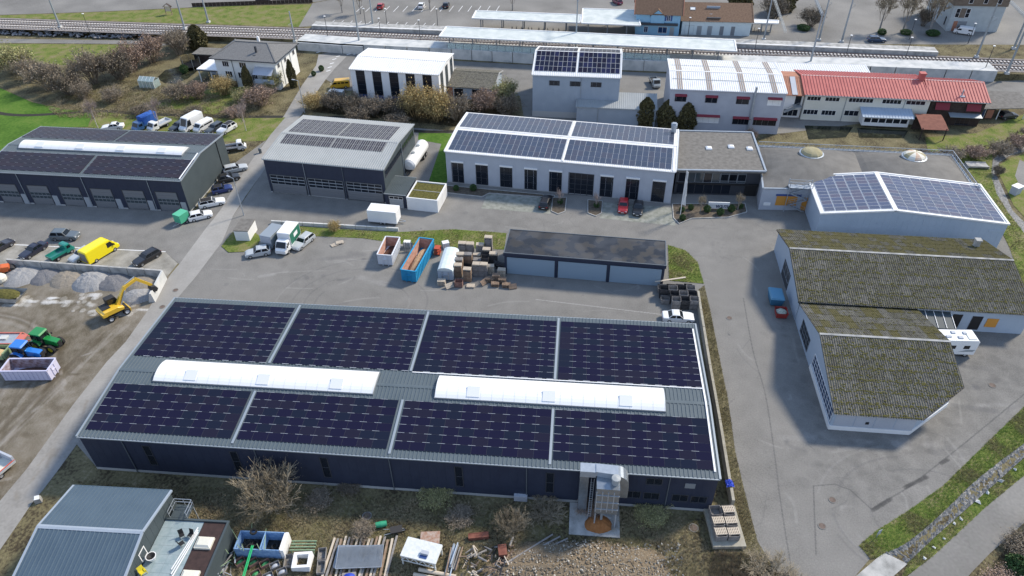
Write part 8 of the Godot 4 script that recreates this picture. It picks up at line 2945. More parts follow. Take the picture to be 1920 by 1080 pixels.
	b = nb()
	b.bx(-.9, .9, -.05, .9, 2.3, .05)
	part(b, "board", M.wood_pale, t)
	for s in [-1, 1]:
		b = nb()
		b.beam(v3(s * 1.3, 2.2, 0), v3(0, 3.1, 0), .7, .08)
		part(b, "roof", M.dark_wood, t)
	t = thing("street_fence", "long dark board fence between the main street and the grass verge", "fence")
	for k in 30:
		b = nb()
		b.beam(v3(-93.8, 2.1, -221.1).lerp(v3(-58.4, 2.1, -223.4), k / 30.0), v3(-93.8, 2.1, -221.1).lerp(v3(-58.4, 2.1, -223.4), (k + .96) / 30.0), .08, 1.1)
		part(b, "fence_panel", M.dark_wood, t)
	# bicycles in the racks, each a small frame with two wheels
	var proto: Node3D
	n = 0
	for q in [[1.0, 1], [2.2, 1], [3.6, 1], [5.4, 1], [6.3, 1], [8.2, 1], [9.6, 1], [10.6, 1], [12.0, 1], [13.5, 1], [64.8, 2], [65.8, 2], [66.9, 2], [67.7, 2], [68.9, 2]]:
		var p := v3(q[0], 1.53, -197.2 + q[0] * .165) if q[1] == 1 else v3(q[0], 1.53, -193.6)
		if n == 0:
			proto = thing("bicycle", "dark bicycle parked under the bicycle canopy", "bicycle", p, 1.3, "parked bicycles")
			for x in [-.5, .5]:
				b = nb()
				b.t = Transform3D(Basis(Vector3.RIGHT, PI / 2), v3(x, .34, 0))
				b.lathe(V3, [v2(.34, -.025), v2(.34, .025), v2(.28, .025), v2(.28, -.025), v2(.34, -.025)], 12)
				part(b, "wheel", M.tyre, proto)
			b = nb()
			for s in [[-.5, .34, -.15, .85], [-.15, .85, .4, .9], [-.1, .3, .4, .85], [-.15, .9, -.08, .3], [-.5, .34, -.08, .3], [.5, .34, .38, 1.0]]: b.tube(v3(s[0], s[1], 0), v3(s[2], s[3], 0), .025, .025, 5)
			part(b, "frame", M.pipe_dark, proto)
			b = nb()
			b.tube(v3(.36, 1.02, -.28), v3(.36, 1.02, .28), .02, .02, 5)
			part(b, "handlebar", M.zinc, proto)
			b = nb()
			b.box(v3(-.18, .95, 0), v3(.25, .06, .14))
			part(b, "saddle", M.black, proto)
		else: copy(proto, p, 1.3 + .1 * sin(n * 2.0), "dark bicycle parked under the bicycle canopy" if q[1] == 1 else "dark bicycle parked under the small white rack shelter")
		n += 1

func place_junk() -> void:
	var b: MB
	var t: Node3D
	rng.seed = 99
	# open blue tank box with tyres
	t = thing("blue_tank_box", "open blue and white steel tank holding old tyres", "tank", v3(-27.0, 0, -43.25), -.06)
	var bp := speckle("chalky_blue", Color(.10, .22, .45), Color(.30, .46, .66), 1.5, .8, 331, 128)
	for q in [[-2.5, 1.0, 2.4, 1.08, 1], [-2.5, -1.08, 2.4, -1.0, 1], [-2.5, -1.0, -2.42, 1.0, 1], [2.3, -1.08, 2.75, 1.08, 0], [.2, -1.0, .28, 1.0, 1]]:
		b = nb()
		b.bx(q[0], .05, q[1], q[2], 1.6, q[3])
		part(b, "side_wall", bp if q[4] else M.white_paint, t)
	b = nb()
	b.bx(-2.42, .05, -1.0, 2.3, .12, 1.0)
	part(b, "floor", M.black, t)
	var n := 0
	for q in [[-1.6, .2, .3], [-.9, -.3, .5], [-1.2, .3, .75], [-.5, .4, .3], [-1.0, -.9, 1.7], [1.2, -.2, .25]]:
		b = nb()
		b.t = Transform3D(Basis(v3(1, 0, .3).normalized(), .25 * sin(n * 3.0)), t.transform * v3(q[0], q[2], q[1]))
		b.lathe(V3, [v2(.2, -.1), v2(.36, -.1), v2(.4, .0), v2(.36, .1), v2(.2, .1)], 14)
		one(b, "old_tyre", M.tyre, "old black tyre thrown into the blue tank", "tyre", "tyres in the blue tank")
		n += 1
	for q in [[-30.6, -44.9, -29.3, -43.2], [-31.0, -43.0, -29.8, -41.6], [-29.6, -43.2, -28.6, -42.0], [-29.0, -43.1, -28.3, -41.9], [-27.4, -43.1, -26.6, -41.9], [-26.9, -44.9, -26.2, -42.0], [-28.6, -45.6, -28.2, -44.6]]:
		b = nb()
		b.beam(v3(q[0], 1.2, q[1]), v3(q[2], 1.9, q[3]), .07, .07)
		one(b, "green_post", speckle("faded_green", Color(.16, .24, .14), Color(.28, .36, .24), 1, .8, 332, 64) if not M.has("faded_green") else M.faded_green, "faded green steel post leaning on the blue tank", "post", "green posts leaning on the blue tank")
	for k in 2:
		b = nb()
		b.tube(v3(-27.7 + k * .16, 1.7, -42.6), v3(-28.0 + k * .16, .9, -38.4), .06, .06, 6)
		one(b, "green_pipe", mat("vivid_green", lin(.02, .42, .14), .5) if not M.has("vivid_green") else M.vivid_green, ["vivid green plastic pipe over the blue tank edge, outer one", "vivid green plastic pipe over the blue tank edge, inner one"][k], "pipe")
	# crates of bottles
	var gb := speckle("green_bottles", Color(.01, .07, .02), Color(.10, .42, .16), .5, .3, 333, 64)
	n = 0
	for q in [[-29.0, -41.6, .7, 1], [-27.6, -41.5, .65, 1], [-26.3, -41.35, .55, 1], [-25.2, -41.1, .5, 0], [-24.3, -40.4, .45, 0], [-27.0, -40.2, .6, 1], [-25.6, -39.9, .5, 0]]:
		t = thing("bottle_crate", "old wooden box of green bottles in front of the blue tank" if q[3] else "old grey wooden box with odds and ends beside the bottle boxes", "box", v3(q[0], 0, q[1]), q[2], "boxes in front of the blue tank")
		for s in [[-.5, -.35, .5, -.32], [-.5, .32, .5, .35], [-.5, -.32, -.47, .32], [.47, -.32, .5, .32]]:
			b = nb()
			b.bx(s[0], 0, s[1], s[2], .5, s[3])
			part(b, "side_board", M.wood_red if q[3] else M.wood_grey, t)
		part(heap_mesh(.46, .3, .2, 5 + n, 10), "contents", gb if q[3] else M.pale_cladding, t).position = v3(0, .2, 0)
		n += 1
	# white frames, green rack
	for k in 4:
		b = nb()
		b.t = Transform3D(Basis(Vector3.UP, .03 * k - .04), v3(-22.35, .1 + k * .2, -41.4))
		b.bx(-.95, 0, .6, .95, .18, .9)
		b.bx(-.95, 0, -.9, .95, .18, -.6)
		b.bx(-.95, 0, -.6, -.62, .18, .6)
		b.bx(.62, 0, -.6, .95, .18, .6)
		one(b, "white_box_ring", M.white_paint, ["white square frame lying lowest in its stack", "white square frame second from the bottom of its stack", "white square frame third from the bottom of its stack", "white square frame lying on top of its stack"][k], "box ring")
	t = thing("green_rack", "green steel rack lying behind the white frames", "rack", v3(-22.5, 0, -43.0), .0)
	for k in 4:
		b = nb()
		b.beam(v3(-1.4, .8, -.6 + k * .35), v3(1.3, .85, -.55 + k * .35), .12, .12)
		part(b, "bar", M.faded_green, t)
	for x in [-1.2, 1.1]:
		for z in [-.5, .5]:
			b = nb()
			b.bx(x - .05, 0, z - .05, x + .05, .8, z + .05)
			part(b, "leg", M.faded_green, t)
	for q in [[-20.5, -42.3], [-20.3, -40.8], [-23.9, -41.6]]:
		t = thing("grey_trough", "grey open trough beside the stack of gratings", "trough", v3(q[0], 0, q[1]), .1, "troughs beside the gratings")
		b = nb()
		for s in [-1, 1]: b.bx(s * .4 - .02, 0, -.7, s * .4 + .02, .5, .7)
		b.bx(-.38, 0, -.7, .38, .5, -.66)
		b.bx(-.38, 0, .66, .38, .5, .7)
		b.bx(-.38, 0, -.66, .38, .03, .66)
		part(b, "tub", M.wood_grey, t)
	# timbers under the gratings
	for k in 17:
		b = nb()
		var x := -19.6 + k * .42
		b.beam(v3(x + rr(-.05, .05), .16, -44.3 + rr(-.3, .3)), v3(x - .5 + rr(-.2, .2), .16, -38.9 + rr(-.3, .3)), .22, .16)
		one(b, "timber_beam", [M.wood_pale, M.wood_grey, M.wood_brown][k % 3], "weathered timber beam lying under the steel gratings", "beam", "beams under the gratings")
	for k in 3:
		t = thing("steel_grating", ["steel grating lying lowest on the timbers", "steel grating in the middle of its stack", "steel grating on top of its stack"][k], "grating", v3(-16.6 + k * .12, .45 + k * .14, -41.9 + k * .1), -.03 + .03 * k)
		b = nb()
		for i in 56: b.bx(-2.35 + i * .084, 0, -1.25, -2.335 + i * .084, .05, 1.25)
		part(b, "bearing_bars", M.zinc, t).set_meta("kind", "stuff")
		b = nb()
		for i in 26: b.bx(-2.35, .03, -1.22 + i * .097, 2.35, .045, -1.205 + i * .097)
		part(b, "cross_bars", M.zinc, t).set_meta("kind", "stuff")
		b = nb()
		for s in [-1, 1]:
			b.bx(-2.37, -.01, s * 1.26 - .02, 2.37, .06, s * 1.26 + .02)
			b.bx(s * 2.37 - .02, -.01, -1.24, s * 2.37 + .02, .06, 1.24)
		part(b, "frame", M.zinc, t)
	t = thing("blue_rag_box", "box of bright blue rags under the gratings", "box", v3(-17.2, 0, -39.6), .1)
	b = nb()
	b.bx(-.7, 0, -.5, .7, .5, .5)
	part(b, "box", M.wood_grey, t)
	part(heap_mesh(.65, .45, .3, 9, 12), "rags", M.royal_blue, t).position = v3(0, .5, 0)
	# white metal hood
	t = thing("metal_hood", "white sheet-metal hood on a truss frame among the scrap", "hood", v3(-9.8, 0, -41.7), -.27)
	b = nb()
	b.hexa([v3(-1.95, 1.65, 1.1), v3(1.95, 1.65, 1.1), v3(1.95, 1.65, -1.1), v3(-1.95, 1.65, -1.1)], [v3(-1.95, 1.8, 1.1), v3(1.95, 1.8, 1.1), v3(1.9, 1.9, -1.1), v3(-1.9, 1.9, -1.1)])
	part(b, "plate", speckle("white_worn", Color(.52, .56, .57), Color(.70, .71, .69), 1.5, .6, 335, 128), t)
	b = nb()
	for y in [.9, 1.6]: b.beam(v3(-1.9, y, 1.05), v3(1.9, y, 1.05), .08, .08)
	for k in 4:
		b.beam(v3(-1.9 + k * .95, .9, 1.05), v3(-1.4 + k * .95, 1.6, 1.05), .07, .07)
		b.beam(v3(-1.4 + k * .95, 1.6, 1.05), v3(-.95 + k * .95, .9, 1.05), .07, .07)
	part(b, "truss", M.white_worn, t)
	for q in [[-1.8, 1.0], [1.8, 1.0], [-1.8, -1.0], [1.8, -1.0]]:
		b = nb()
		b.bx(q[0] - .06, 0, q[1] - .06, q[0] + .06, 1.65, q[1] + .06)
		part(b, "leg", M.white_worn, t)
	b = nb()
	b.bx(.1, 1.85, .1, .9, 2.15, .5)
	part(b, "vent", M.pale_cladding, t)
	b = nb()
	b.bx(.05, 1.85, .55, .85, 1.88, .85)
	part(b, "opening", M.blue_panel, t)
	b = nb()
	b.t = Transform3D(Basis(v3(0, 0, 1), .05), v3(-9.2, .45, -44.0))
	b.box(V3, v3(2.1, .06, 1.5))
	one(b, "rusty_plate", speckle("rust_plate", Color(.28, .12, .06), Color(.45, .40, .36), 1.4, .9, 336, 128), "rusty steel plate lying behind the white metal hood", "plate")
	for k in 2:
		b = nb()
		b.tube(v3(-10.6 + k * .5, .25 + k * .1, -39.9 - k * .5), v3(-7.0 + k * .8, .25, -39.2 - k * .4), .22, .2, 8)
		one(b, "wood_log", M.wood_pale, ["pale log lying in front of the white metal hood, thicker one", "pale log lying close under the white metal hood"][k], "log")
	for k in 16:
		b = nb()
		var p := v3(rr(-6.9, -5.6), .15 + .03 * k, rr(-43.4, -42.6))
		b.beam(p, p + v3(rr(-.7, -.3), rr(-.1, .2), rr(2.4, 3.6)), .12, .1)
		one(b, "scrap_profile", [M.zinc, M.wood_grey, M.wood_brown, M.light_blue_wall][k % 4], "old metal profile in the scrap pile beside the white metal hood", "profile", "profiles in the scrap pile")
	for k in 60:
		b = nb()
		var p := v3(rr(-32.4, -29.6), rr(.1, .9), rr(-43.2, -38.6))
		var e := p + v3(rr(-1.2, 1.2), rr(-.3, .6), rr(-1.8, 1.8))
		b.beam(p, e, rr(.05, .14), rr(.04, .08))
		one(b, "scrap_bar", [M.zinc, M.wood_grey, M.pale_cladding, M.faded_green][k % 4], "loose metal bar in the tangle beside the flat annex", "bar", "bars beside the flat annex")
	for k in 70:
		b = nb()
		var p := v3(rr(-5.6, -.6), rr(.1, .7), rr(-43.0, -39.2))
		b.tube(p, p + v3(rr(-1.0, 1.0), rr(-.1, .5), rr(-.9, .9)), rr(.05, .14), rr(.03, .1), 6)
		one(b, "driftwood", [M.wood_grey, M.wood_pale, M.wood_dark, M.wood_brown][k % 4], "gnarled root or branch in the wood heap by the stones", "branch", "wood heap by the stones")
	for q in [[-4.0, -44.2, 2.2, .6, .5, "rusty brown steel drum half hidden in the weeds"], [-1.4, -42.2, .9, 1.2, .9, "rusty open steel box in the wood heap"]]:
		b = nb()
		b.t = Transform3D(Basis(Vector3.UP, .1), v3(q[0], q[4] / 2, q[1]))
		b.box(V3, v3(q[2], q[4], q[3]))
		b.bx(-q[2] * .5, q[4] * .5, -q[3] * .5, q[2] * .5, q[4] * .5 + .05, -q[3] * .4)
		one(b, "rusty_box", speckle("rust_red", Color(.12, .04, .03), Color(.24, .10, .07), 1.2, .9, 337, 64) if not M.has("rust_red") else M.rust_red, q[5], "scrap")
	for k in 3:
		b = nb()
		b.beam(v3(-.9, .2 + .1 * k, -40.6 - .2 * k), v3(5.6 - k * .8, .25, -43.8 - .25 * k), .16, .12)
		one(b, "fallen_rail", M.wood_grey, ["long grey rail lying along the stone pile, lowest one", "long grey rail lying along the stone pile, middle one", "long grey rail lying along the stone pile, uppermost one"][k], "rail")
	t = thing("green_barrel", "green barrel lying in the dry weeds", "barrel", v3(-14.7, .35, -45.8), .2)
	b = nb()
	b.t = Transform3D(Basis(v3(0, 0, 1), PI / 2), V3)
	b.lathe(V3, [v2(0, -.6), v2(.3, -.6), v2(.34, 0), v2(.3, .6), v2(0, .6)], 14)
	part(b, "drum", mat("barrel_green", lin(.03, .30, .16), .6), t)
	t = thing("wheelbarrow", "overturned dark wheelbarrow beside the green barrel", "wheelbarrow", v3(-13.0, 0, -45.0), .2)
	b = nb()
	b.hexa([v3(-.4, .25, .3), v3(.5, .25, .3), v3(.5, .25, -.3), v3(-.4, .25, -.3)], [v3(-.6, .6, .42), v3(.7, .6, .42), v3(.7, .6, -.42), v3(-.6, .6, -.42)])
	part(b, "tray", M.chassis, t)
	for s in [-1, 1]:
		b = nb()
		b.tube(v3(.9, .3, s * .1), v3(-1.3, .45, s * .35), .03, .03, 6)
		part(b, "handle", M.zinc, t)
	wheel(t, .9, .01, .2, .1, M.rim)
	# stone pile
	var mound := heap_mesh(9.5, 3.6, .9, 21, 36)
	var md := one(mound, "stone_mound", speckle("stone_soil", Color(.10, .078, .05), Color(.26, .205, .14), 1.2, .95, 338, 256), "broad low mound of earth and rubble", "mound")
	md.position = v3(6.5, 0, -40.2)
	for k in 4:
		b = nb()
		b.usecol = true
		var cc: Color = [Color(.26, .23, .185), Color(.44, .41, .35), Color(.22, .165, .105), Color(.22, .215, .20)][k]
		for i in [900, 420, 900, 200][k]:
			var g := rng.randf() * TAU
			var r := sqrt(rng.randf()) * .97
			var p := v3(6.5 + cos(g) * r * 9.5, 0, -40.2 + sin(g) * r * 3.6)
			if k == 3: p = v3(rr(12, 17.5), 0, rr(-43.5, -39))
			p.y = .9 * pow(maxf(cos(r * PI / 2), .0), .85) * 1.05 + .03
			if k == 3: p.y = rr(.1, .4)
			b.col = cc * rr(.6, 1.3)
			rock(b, p, rr(.04, .14), rng)
		tag(part(b, "rubble", M.vcol, self), ["greyish rubble stones scattered over the mound", "whitish rubble stones scattered over the mound", "brown rubble stones scattered over the mound", "grey chippings at the end of the mound"][k], "stones", "", "stuff")
	# edging stones of the stream
	b = nb()
	for q in [[47.8, -45.0], [42.7, -40.9], [45.8, -43.2], [51.8, -47.7], [48.8, -45.5], [55.8, -50.5], [53.4, -48.9], [44.3, -42.2], [58.2, -52.0]]: 
		var rb := MB.new()
		rock(rb, v3(q[0], .12, q[1]), rr(.18, .4), rng)
		one(rb, "boulder", M.concrete_pale, "pale boulder on the bank of the stream by the lower road", "boulder", "boulders along the stream")
	t = thing("marker_sign", "small blank white marker board on the grass bank", "sign", v3(38.7, 0, -43.5), .4)
	b = nb()
	b.bx(-.03, 0, -.03, .03, 1.2, .03)
	part(b, "post", M.zinc, t)
	b = nb()
	b.bx(-.25, .7, .03, .25, 1.5, .06)
	part(b, "board", M.pale_cladding, t)

# ---------------------------------------------------------------- plants
func branch(b: MB, o: Vector3, d: Vector3, L: float, r: float, depth: int, spread: float, kids: int, up: float, tips: Array) -> void:
	var e := o + d * L
	var mid := o + d * L * .5 + v3(rng.randfn(), rng.randfn(), rng.randfn()) * L * .05
	b.tube(o, mid, r, r * .8, 3, false)
	b.tube(mid, e, r * .8, r * .55, 3, false)
	if depth == 0:
		tips.append(e)
		return
	for k in kids:
		var f := lerpf(.45, 1.0, (k + 1.0) / kids)
		var n := (d + v3(rng.randfn(), rng.randfn() * .7 + up, rng.randfn()) * spread).normalized()
		branch(b, o.lerp(e, f), n, L * rr(.5, .8), maxf(r * .55, .0055), depth - 1, spread, kids, up, tips)

# bare shrub of many stems, about 1 m in radius and height h, with small buds in a second colour
func shrub_mesh(sd: int, stems: int, h: float, lean: float, depth: int, col: Color, bud: Color, buds: int, bs := .03) -> ArrayMesh:
	rng.seed = sd
	var b := MB.new()
	b.usecol = true
	for s in stems:
		var g := TAU * s / stems + rr(-.3, .3)
		var l := rr(.15, 1.0) * lean
		var tips := []
		b.col = col * rr(.65, 1.3)
		branch(b, v3(cos(g), 0, sin(g)) * rr(.02, .22), v3(cos(g) * l, 1, sin(g) * l).normalized(), h * rr(.34, .5), .015, depth, .42, 4, .12, tips)
		for t in tips:
			for k in buds:
				b.col = bud * rr(.55, 1.4)
				leaf(b, t + v3(rng.randfn(), rng.randfn(), rng.randfn()) * .07, bs * rr(.6, 1.3))
	return b.done()

func leaf(b: MB, o: Vector3, s: float) -> void:
	var a := v3(rng.randfn(), rng.randfn(), rng.randfn()).normalized() * s
	var c := a.cross(v3(rng.randfn(), rng.randfn(), rng.randfn())).normalized() * s * .6
	b.quad(o - a, o - c, o + a, o + c)

# closed evergreen crown: profile gives radius over height 0..1
func evergreen_mesh(sd: int, n: int, prof: Array, col: Color, ls: float) -> ArrayMesh:
	rng.seed = sd
	var b := MB.new()
	b.usecol = true
	var f := FastNoiseLite.new()
	f.seed = sd
	f.frequency = 1.6
	for i in n:
		var y := rng.randf()
		var k := y * (prof.size() - 1)
		var j := mini(int(k), prof.size() - 2)
		var r: float = lerpf(prof[j], prof[j + 1], k - j)
		var g := rng.randf() * TAU
		var lump := .82 + .3 * f.get_noise_3d(cos(g) * r, y * 2.0, sin(g) * r)
		var rr := r * lump * lerpf(.62, 1.0, sqrt(rng.randf()))
		b.col = col * rr(.5, 1.5)
		leaf(b, v3(cos(g) * rr, y, sin(g) * rr), ls)
	return b.done()

func plant(me: ArrayMesh, m: Material, called: String, label: String, at: Vector3, s: Vector3, group := "", cat := "bush") -> MeshInstance3D:
	var o := one(me, called, m, label, cat, group)
	o.position = at
	o.rotation.y = at.x * 3.7 + at.z * 1.3
	o.scale = s
	return o

func tuft_field(poly: Array, n: int, cols: Array, h: float, y: float, label: String, sd: int) -> void:
	rng.seed = sd
	if not lib.has("tuft"):
		var b := MB.new()
		for k in 7:
			var g := TAU * k / 7.0 + rng.randf()
			var o := v3(cos(g), 0, sin(g)) * .12
			var s := v3(-sin(g), 0, cos(g)) * .035
			b.tri(o - s, o + s, o * rr(1.6, 3.6) + v3(0, rr(.6, 1.0), 0))
		lib["tuft"] = b.done()
	var pv := PackedVector2Array(poly)
	var lo: Vector2 = pv[0]
	var hi: Vector2 = pv[0]
	for p in pv:
		lo = lo.min(p); hi = hi.max(p)
	var f := FastNoiseLite.new()
	f.seed = sd
	f.frequency = .16
	var L := []
	while L.size() < n:
		var p := v2(rr(lo.x, hi.x), rr(lo.y, hi.y))
		if Geometry2D.is_point_in_polygon(p, pv): L.append(p)
	var mm := MultiMesh.new()
	mm.transform_format = MultiMesh.TRANSFORM_3D
	mm.use_colors = true
	mm.mesh = lib.tuft
	mm.instance_count = n
	for i in n:
		var q := f.get_noise_2d(L[i].x, L[i].y)
		var s := h * (.55 + .9 * rng.randf()) * (1.0 + q)
		mm.set_instance_transform(i, Transform3D(Basis(Vector3.UP, rng.randf() * TAU).scaled(v3(.8 * s + .3, s, .8 * s + .3)), v3(L[i].x, y, L[i].y)))
		var k := clampf((q * 1.6 + .5) * (cols.size() - 1) + rng.randfn() * .4, 0, cols.size() - 1.001)
		mm.set_instance_color(i, (cols[int(k)] as Color).lerp(cols[int(k) + 1], k - int(k)) * rr(.7, 1.25))
	var o := MultiMeshInstance3D.new()
	o.multimesh = mm
	o.material_override = M.vcol
	o.name = numbered("grass")
	add_child(o)
	tag(o, label, "grass", "", "stuff")

func place_plants() -> void:
	var gy := Color(.25, .21, .16)
	var S := [shrub_mesh(1, 28, 1.0, .85, 3, gy, Color(.24, .20, .15), 1), shrub_mesh(2, 28, 1.0, .85, 3, Color(.26, .195, .145), Color(.33, .235, .18), 2), shrub_mesh(3, 28, 1.0, .7, 3, Color(.34, .25, .12), Color(.46, .35, .15), 2), shrub_mesh(4, 28, 1.0, .9, 3, Color(.14, .115, .09), Color(.18, .15, .11), 2), shrub_mesh(5, 30, 1.0, 1.15, 3, Color(.26, .22, .155), Color(.26, .22, .155), 1, .01), shrub_mesh(6, 28, 1.0, .85, 3, Color(.25, .22, .14), Color(.32, .31, .14), 3)]
	var nm := ["grey_bush", "reddish_bush", "ochre_bush", "dark_bush", "twiggy_bush", "olive_bush"]
	var lb := ["bare grey-brown bush", "bare reddish bush", "ochre yellow willow bush", "dark leafless bush", "pale twiggy bush", "olive budding bush"]
	# hedgerow between meadow and pond, then round the garden
	for q in [[-123, -176, 7.0, 5.6, 5, "at the outer end of the hedgerow on the meadow"], [-117, -171, 5.0, 4.5, 0, "second along the meadow hedgerow"], [-110, -166, 7.0, 5.5, 0, "large one on the meadow edge of the hedgerow"], [-103, -162.5, 6.0, 5.0, 3, "low in the hedgerow near the meadow tip"], [-100.5, -169, 6.5, 6.6, 0, "tall one in the middle of the hedgerow"], [-95, -171, 6.0, 6.0, 3, "in the hedgerow beside the pond"], [-94, -176, 6.0, 5.6, 1, "beside the pond"], [-91, -182, 6.0, 5.4, 1, "between pond and railway path"], [-86, -187, 5.0, 5.0, 0, "close to the railway path"], [-88, -192, 4.5, 4.0, 3, "beside the rock bank"], [-99, -160, 4.0, 3.2, 0, "at the meadow tip"], [-91.5, -158, 4.0, 2.6, 0, "in the vegetable garden"],
			[-76.5, -158.5, 4.6, 3.4, 0, "in the garden lawn"], [-72, -159, 4.2, 3.2, 1, "between garden lawn and ochre bush"], [-66.5, -161, 4.6, 3.4, 2, "in front of the white house"], [-56.5, -155, 5.6, 3.4, 1, "beside the road bend in the garden corner"], [-61, -157, 3.6, 2.4, 5, "next to the garden corner bush"], [-55.5, -163.5, 3.6, 3.6, 5, "beside the clipped cypress"], [-82, -151, 3.5, 1.6, 3, "low over the ditch behind the birches"], [-70, -150, 3.5, 1.6, 3, "low over the ditch between two birches"], [-61, -149.5, 3.5, 1.6, 1, "low over the ditch near the road"],
			[-44.0, -152.5, 4.0, 2.8, 2, "beside the street lamp at the road bend"], [-39.5, -152.5, 4.5, 3.4, 3, "in the thicket below the yellow bus"], [-35, -151, 4.5, 3.4, 3, "in the thicket below the striped hall corner"], [-30, -149, 4.5, 3.4, 0, "in the thicket in front of the striped hall"], [-25, -148.5, 4.5, 3.6, 3, "in the thicket below the stripes"], [-20.5, -147.5, 5.0, 5.6, 2, "tall one in front of the striped hall"], [-15.5, -145.5, 5.5, 5.8, 2, "tall one between striped hall and factory hall"], [-11.5, -146, 5.0, 4.8, 0, "between the willows and the mossy shed"], [-5.5, -150, 5.0, 4.0, 1, "in front of the mossy shed"], [-1.0, -154.5, 4.5, 4.2, 5, "at the corner of the mossy shed"], [-.5, -148, 4.5, 3.8, 3, "beside the solar tower wall"], [-24, -142.5, 4.5, 2.4, 3, "behind the garage hall roof"], [-33, -146, 4.5, 2.6, 3, "on the ditch behind the garage hall"],
			[-27.3, -48.5, 5.2, 4.8, 4, "large one behind the long hall"], [-.4, -44.9, 2.7, 2.6, 4, "smaller one beside the stone mound"], [-16.5, -45.0, 2.2, 1.0, 0, "low in the weeds near the green barrel"], [-22, -49, 2.6, .9, 0, "low in the weeds beside the large twiggy bush"], [-9, -49.5, 3.0, .9, 5, "low in the weeds behind the green barrel"], [-6, -46.5, 2.6, .8, 0, "low in the weeds behind the metal hood"], [3.5, -47, 3.2, 1.1, 4, "low in the weeds beside the smaller twiggy bush"], [8.5, -47.5, 2.6, .9, 1, "low in the weeds near the concrete pad"], [15, -46.5, 2.8, .9, 5, "low in the weeds right of the concrete pad"], [-19, -51.0, 2.4, .7, 3, "low at the foot of the long hall wall"], [26.0, -38.6, 4.5, 1.5, 4, "low dry one beside the road at the concrete block"], [28.6, -36.6, 3.6, 1.2, 4, "low dry one on the road verge"],
			[86, -125.3, 4.0, 2.0, 0, "in the brown hedge along the stream, first"], [91, -125.8, 4.0, 2.0, 1, "in the brown hedge along the stream, second"], [96.5, -127.2, 4.0, 2.0, 0, "in the brown hedge along the stream, third"], [101.5, -130, 4.0, 2.0, 1, "in the brown hedge along the stream, fourth"], [106.5, -133.5, 4.0, 2.0, 0, "in the brown hedge along the stream, fifth"], [81, -125.0, 3.5, 1.8, 3, "in the brown hedge behind the lattice girder"], [91.8, -119.2, 1.8, 1.6, 3, "over the stream beside the footbridge"], [49, -134, 2.2, 2.2, 1, "in the courtyard beside the office roof"], [-30.3, -103.6, 1.8, 1.5, 2, "on the grass bank below the kerb wall"],
			[53.4, -41.6, 3.4, 1.2, 3, "below the lower road"], [49.0, -37.6, 3.4, 1.1, 1, "beside the green bush below the lower road"], [56.5, -43.6, 3.4, 1.2, 0, "on the slope below the lower road"], [82.0, -197, 5.0, 4.0, 3, "behind the station square"], [74.0, -204, 6.0, 4.5, 3, "behind the blue station bins"], [112, -196, 3.0, 4.0, 3, "beside the grey apartment house"]]:
		plant(S[q[4]], M.vcol, nm[q[4]], "%s %s" % [lb[q[4]], q[5]], v3(q[0], 1.5 if q[1] < -190 and q[0] > -60 else .0, q[1]), v3(q[2] * .85, q[3] * 1.2, q[2] * .85), "bare bushes")
	# trees
	var kinds := [shrub_mesh(11, 5, 1.0, .5, 4, Color(.30, .25, .19), Color(.33, .28, .18), 1, .02), shrub_mesh(12, 6, 1.0, .35, 3, Color(.33, .27, .24), Color(.30, .22, .20), 1, .015)]
	for q in [[-89.0, -144.6, 6.0, 1, "slender white birch beside the white rounded car"], [-75.7, -144.9, 6.0, 1, "slender white birch behind the flatbed truck"], [-56.3, -142.2, 6.0, 1, "slender white birch near the road"], [98.6, -192.0, 9.0, 0, "bare street tree in the first clipped hedge"], [104.7, -191.6, 9.0, 0, "bare street tree in the second clipped hedge"], [111.0, -190.2, 9.5, 0, "bare street tree in the third clipped hedge"], [-22.7, -215.6, 6.0, 0, "bare tree between the parked cars at the station"], [1.3, -213.5, 6.0, 0, "bare tree behind the bicycle canopy"], [-48.0, -214.0, 6.0, 0, "bare tree at the car park edge"], [-42.5, -212.8, 6.0, 0, "bare tree beside the red car"], [8.7, -111.0, 2.8, 1, "thin young tree in the planting island by the black estate car"], [15.2, -109.6, 2.8, 1, "thin young tree in the planting island by the red hatchback"], [33.5, -108.0, 3.0, 0, "pollarded young tree beside the company sign"], [40.2, -108.4, 3.0, 0, "pollarded young tree at the office entrance"]]:
		var t := thing("birch_tree" if q[3] == 1 and q[2] > 4 else "bare_tree", q[4], "tree", v3(q[0], 1.5 if q[1] < -185 else .0, q[1]), q[0])
		var b := MB.new()
		var hh: float = q[2]
		b.tube(V3, v3(.05, hh * .4, .02), .03 * hh * (.5 if q[3] else 1.0), .02 * hh * (.5 if q[3] else 1.0), 7)
		b.tube(v3(.05, hh * .4, .02), v3(.15, hh * .75, 0), .02 * hh * (.5 if q[3] else 1.0), .006 * hh, 6)
		part(b, "trunk", mat("birch_bark", lin(.52, .47, .44), .9) if q[3] == 1 and not M.has("birch_bark") else (M.birch_bark if q[3] == 1 else M.wood_grey), t)
		var cr := part(kinds[q[3]], "crown", M.vcol, t)
		cr.position.y = hh * .32
		cr.scale = v3(hh * .55, hh * .8, hh * .55)
	# evergreens
	var con := evergreen_mesh(21, 3800, [.40, .50, .52, .50, .43, .31, .10], Color(.085, .075, .028), .05)
	var ball := evergreen_mesh(22, 2200, [.28, .46, .52, .46, .2], Color(.04, .085, .022), .05)
